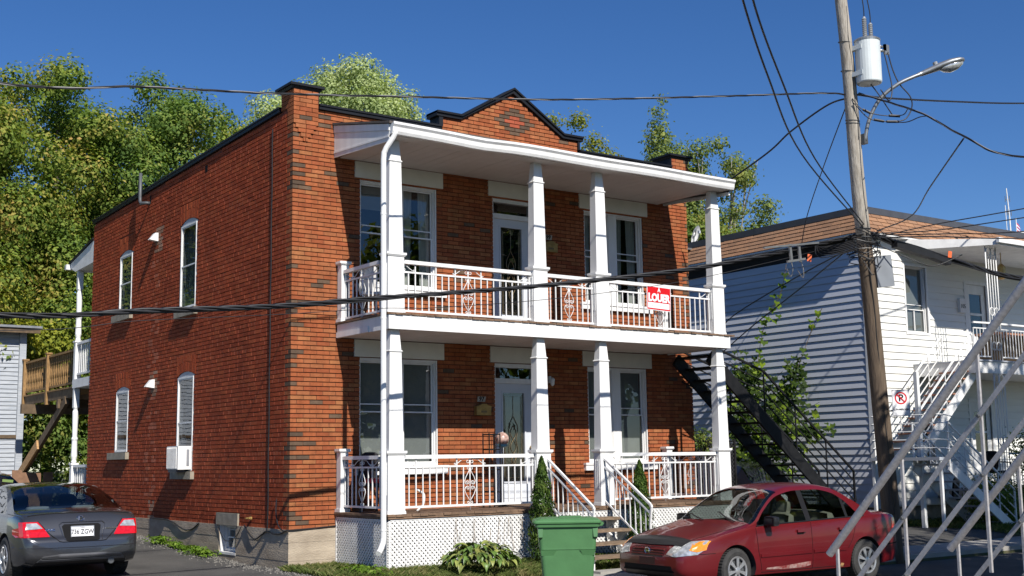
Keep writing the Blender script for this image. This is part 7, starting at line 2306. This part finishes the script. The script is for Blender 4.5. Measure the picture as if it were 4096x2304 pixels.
# cedars beside the steps
def cedar(x, y, h, r0, lab, seed):
    t = thing('cedar_shrub', lab, 'shrub', (x, y, -.02), 0, 'narrow cedars beside the porch steps')
    r = np.random.RandomState(seed); n = 7000
    u = r.rand(n) ** .8; z = .12 + u * (h - .12)
    prof = r0 * (1 - (z / h) ** 1.8) ** .75 * (.78 + .22 * np.minimum(1, z / .4))
    a = r.rand(n) * 2 * PI; rr = prof * (.55 + .5 * r.rand(n)) * (1 + .16 * np.sin(z * 23 + a * 3))
    P = np.stack([rr * np.cos(a), rr * np.sin(a), z], 1)
    Nn = np.stack([np.cos(a), np.sin(a), np.full(n, .3)], 1) + r.normal(size=(n, 3)) * .5
    V = leaves_np(P, Nn, .05 * (.6 + .8 * r.rand(n)), seed, droop=-1.6, asp=.34)
    np_mesh('foliage', V, 4, M['cedar'], t)
    b = MB(); b.tube([(0, 0, 0), (.01, 0, h * .85)], .025, 6, r1=.006); b.build('trunk', M['bark'], t)
cedar(3.35, -2.02, 1.68, .23, 'taller narrow cedar left of the porch steps, behind the green bin', 3)
cedar(5.32, -2.1, 1.60, .22, 'narrow cedar right of the porch steps, behind the white handrail', 4)

# hosta: every leaf its own part
hs_ = thing('hosta_plant', 'broad clump of yellow-green hosta leaves in front of the white lattice', 'plant', (2.02, -2.22, -.02))
def hosta_mesh(k):
    b = MB(); L_ = .30; wd = .055 + .012 * k; vs = []; fs = []; n = 7
    for i in range(n + 1):
        t = i / n; w = wd * math.sin(PI * min(1, .06 + t * .94)) ** .8 * (1.1 - .4 * t); x = L_ * t; z = .10 * math.sin(t * 2.2) - .13 * t * t
        vs += [(x, -w, z + .018), (x, 0, z), (x, w, z + .018)]
    for i in range(n):
        fs += [(3 * i, 3 * i + 1, 3 * i + 4, 3 * i + 3), (3 * i + 1, 3 * i + 2, 3 * i + 5, 3 * i + 4)]
    b.add(vs, fs); me = b.mesh('leaf', M[('hosta', 'hosta_b', 'hosta_c')[k]], smooth=True); return me
M['hosta_b'] = mat('hosta_leaf_green', (0.10, 0.17, 0.03), .45, var=.25, vscale=9); M['hosta_c'] = mat('hosta_leaf_yellow', (0.26, 0.29, 0.07), .45, var=.2, vscale=9)
hm = [hosta_mesh(k) for k in range(3)]
for i in range(290):
    a = rng.uniform(0, 2 * PI); rr = .50 * math.sqrt(rng.random()); z = .38 * (1 - (rr / .66) ** 2) + rng.uniform(-.02, .05)
    o = link('leaf', hm[rng.choice((0, 1, 1, 2))], hs_, (rr * math.cos(a), rr * math.sin(a) * .8, z))
    o.rotation_euler = (rng.uniform(-.3, .3), rng.uniform(-.25, .55) + rr * .6, a + rng.uniform(-.7, .7)); s = rng.uniform(.38, .72); o.scale = (s, s, s)
for (x, z) in ((.28, .62), (-.05, .55), (.42, .5)):
    b = MB(); b.tube(smooth_pts([(x * .5, .05, .1), (x * .8, .08, z * .6), (x, .1, z)], 5), .005, 4); b.build('stalk', M['vine_stem'], hs_)
# dry vine stems hanging over the lattice
b = MB()
for i in range(16):
    x = 1.9 + rng.random() * 1.35; z = .74; P = [(x, -1.68, z)]
    while z > .15 + rng.random() * .3: z -= .08; x += rng.uniform(-.035, .035); P.append((x, -1.672 + rng.uniform(-.006, .006), z))
    b.tube(P, .003, 3, cap=False)
tag(b.build('dry_vine', M['dry_stem'], None), 'thin dry vine stems hanging over the white lattice skirt', 'vine', kind='stuff')

# grass
def grass(name, regions, mt, seed, hgt=(.05, .12), kind='stuff'):
    r = np.random.RandomState(seed); VV = []
    for (x0, x1, y0, y1, n) in regions:
        x = x0 + (x1 - x0) * r.rand(n); y = y0 + (y1 - y0) * r.rand(n)
        z = np.array([gz(a, c) for a, c in zip(x, y)])
        h = hgt[0] + (hgt[1] - hgt[0]) * r.rand(n) ** 2; a = r.rand(n) * 2 * PI; w = .004 + .005 * r.rand(n); ln = r.normal(size=(n, 2)) * .6
        dx = np.cos(a) * w; dy = np.sin(a) * w
        p0 = np.stack([x - dx, y - dy, z], 1); p1 = np.stack([x + dx, y + dy, z], 1)
        m1 = np.stack([x + dx * .8 + ln[:, 0] * h * .3, y + dy * .8 + ln[:, 1] * h * .3, z + h * .6], 1); p2 = np.stack([x + ln[:, 0] * h, y + ln[:, 1] * h, z + h], 1)
        VV.append(np.stack([p0, p1, m1, p2], 1).reshape(-1, 3))
    return tag(np_mesh(name, np.concatenate(VV), 4, mt), kind=kind)
grass('grass', [(.02, 3.6, -2.62, -1.62, 22000), (3.6, 8.6, -2.62, -1.64, 9000), (-.15, .8, -1.7, -.03, 5000), (5.2, 8.7, -1.64, -1.3, 500), (15.4, 21, -2.6, 1.2, 12000)], M['grass'], 5)
def weed(x, y, s, seed, lab, group=None, m='weed'):
    r = np.random.RandomState(seed); n = int(260 * s)
    a = r.rand(n) * 2 * PI; rr = np.abs(r.normal(size=n)) * .11 * s; P = np.stack([rr * np.cos(a) - .04, rr * np.sin(a) * 2.2, .02 + .10 * s * r.rand(n)], 1)
    Nn = np.stack([np.cos(a) * .5, np.sin(a) * .5, np.ones(n)], 1) + r.normal(size=(n, 3)) * .4
    o = np_mesh('weed_clump', leaves_np(P, Nn, .07 * (.5 + r.rand(n)), seed, droop=0, asp=.45), 4, M[m])
    o.location = (x, y, gz(x, y)); tag(o, lab, 'weed', group, 'stuff')
weed(-.16, 5.0, 1.2, 1, 'larger weed patch at the foot of the side wall, farther from the corner')
weed(-.14, 4.35, .7, 2, 'small weed tuft on the gravel left of the basement window')
weed(-.14, 3.3, 1.0, 3, 'weed patch nearest the left of the basement window'); weed(-.18, 2.8, .9, 4, 'weed patch just below the basement window lintel side')
weed(-.15, 3.9, .5, 9, 'thin weed tuft between the larger patches along the wall')
weed(.35, -1.75, 1.3, 5, 'leafy weeds at the left corner of the porch lattice'); weed(5.9, -1.95, 1.6, 6, 'broad leaves growing against the lattice right of the steps'); weed(6.6, -1.95, 1.7, 7, 'taller leafy weed behind the hood of the red car')
weed(4.4, -1.9, .9, 8, 'small weeds growing under the open porch steps')

# climbing vines on wires before the grey siding
def vine_leaf(b, c, s, r):
    n = Vector((-.6, -.75, .35)) + Vector((r.uniform(-.5, .5), r.uniform(-.5, .5), r.uniform(-.5, .5))); n.normalize()
    t = Vector((r.uniform(-.4, .4), r.uniform(-.4, .4), -1)); t = (t - n * t.dot(n)).normalized(); q = n.cross(t)
    o = []
    for (u, v) in ((0, -.1), (.42, -.32), (.5, .1), (.22, .22), (0, .62), (-.22, .22), (-.5, .1), (-.42, -.32)): o.append(c + q * (u * s) + t * (v * s))
    b.add(o, [tuple(range(8))])
def vine(label, line, nleaf, clumps, seed, mono=False, group=None):
    t = thing('climbing_vine', label, 'vine', line[-1], 0, group); I = Matrix.Translation(-Vector(line[-1])); r = random.Random(seed)
    b = MB(I); b.tube(smooth_pts(line, 6), .009, 4); 
    b.build('stem', M['vine_stem'], t)
    P = smooth_pts(line, 10)
    b = MB(I)
    for i in range(nleaf):
        k = int((r.random() ** .7) * (len(P) - 1)); c = P[k] + Vector((r.gauss(0, .05), r.gauss(0, .11), r.gauss(0, .08))); vine_leaf(b, c, r.uniform(.11, .21), r)
    tag(b.build('leaf_spray', M['vine'], t), kind='stuff')
    b = MB(I)
    for (c, rad, n) in clumps:
        for i in range(int(n * 2.2)):
            p = Vector(c) + Vector((r.gauss(0, rad[0]), r.gauss(0, rad[1]), r.gauss(0, rad[2]))); vine_leaf(b, p, r.uniform(.09, .18), r)
        for i in range(5):
            p = Vector(c); b.tube([p, p + Vector((r.gauss(0, rad[0]), r.gauss(0, rad[1]), r.gauss(0, rad[2]))) * 1.5], .006, 3, cap=False)
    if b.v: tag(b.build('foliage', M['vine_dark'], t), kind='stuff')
vine('left climbing vine rising up a wire before the grey siding', [(15.2, 3.23, 6.42), (15.2, 3.45, 5.74), (15.2, 3.88, 5.22), (15.2, 4.18, 4.64), (15.2, 4.36, 3.94), (15.15, 4.59, 3.54), (15.0, 4.3, 2.4), (14.8, 4.2, .3)], 60,
     [((15.1, 4.55, 3.65), (.12, .28, .30), 70), ((15.0, 4.5, 2.9), (.2, .45, .35), 120), ((14.8, 4.3, 2.0), (.25, .5, .45), 150), ((14.7, 4.3, 1.1), (.25, .6, .4), 110), ((15.1, 5.1, 3.45), (.1, .2, .14), 30)], 5)
vine('right climbing vine slanting up a wire before the grey siding', [(15.2, 2.16, 5.19), (15.2, 2.34, 4.96), (15.2, 2.62, 4.5), (15.2, 2.97, 3.89), (15.2, 3.26, 3.41), (15.15, 3.68, 2.98), (14.9, 3.7, 1.6), (14.8, 3.7, .2)], 46,
     [((15.15, 3.0, 3.55), (.1, .18, .28), 36), ((15.1, 3.45, 3.05), (.12, .22, .22), 46), ((14.9, 3.2, 2.5), (.2, .4, .3), 80), ((15.0, 2.55, 2.25), (.12, .35, .14), 40), ((14.7, 3.5, 1.7), (.25, .5, .45), 90)], 6)
tree('garden_shrub', 'dark flowering shrub at the right edge beside the neighbour porch', (18.9, -1.55, 0), 2.5, (1.0, .55, .95), 16, (.30, .5), 9000, .07, M['leaf_dark'], 165, cat='shrub', cz=1.5, trunk_r=.04, limbs=5)
tree('garden_shrub', 'round dark shrub in front of the lattice under the neighbour porch', (17.4, -.9, 0), 1.25, (.9, .4, .5), 10, (.25, .4), 6000, .06, M['leaf_dark'], 176, cat='shrub', cz=.65, trunk_r=.03, limbs=4)
tree('fence_creeper', 'dark leafy creeper along the top of the chain-link fence', (10.0, 1.75, 0), 2.2, (1.3, .12, .18), 14, (.12, .2), 3000, .06, M['leaf_dark'], 187, cat='plant', cz=1.98, trunk_r=.02, limbs=3)
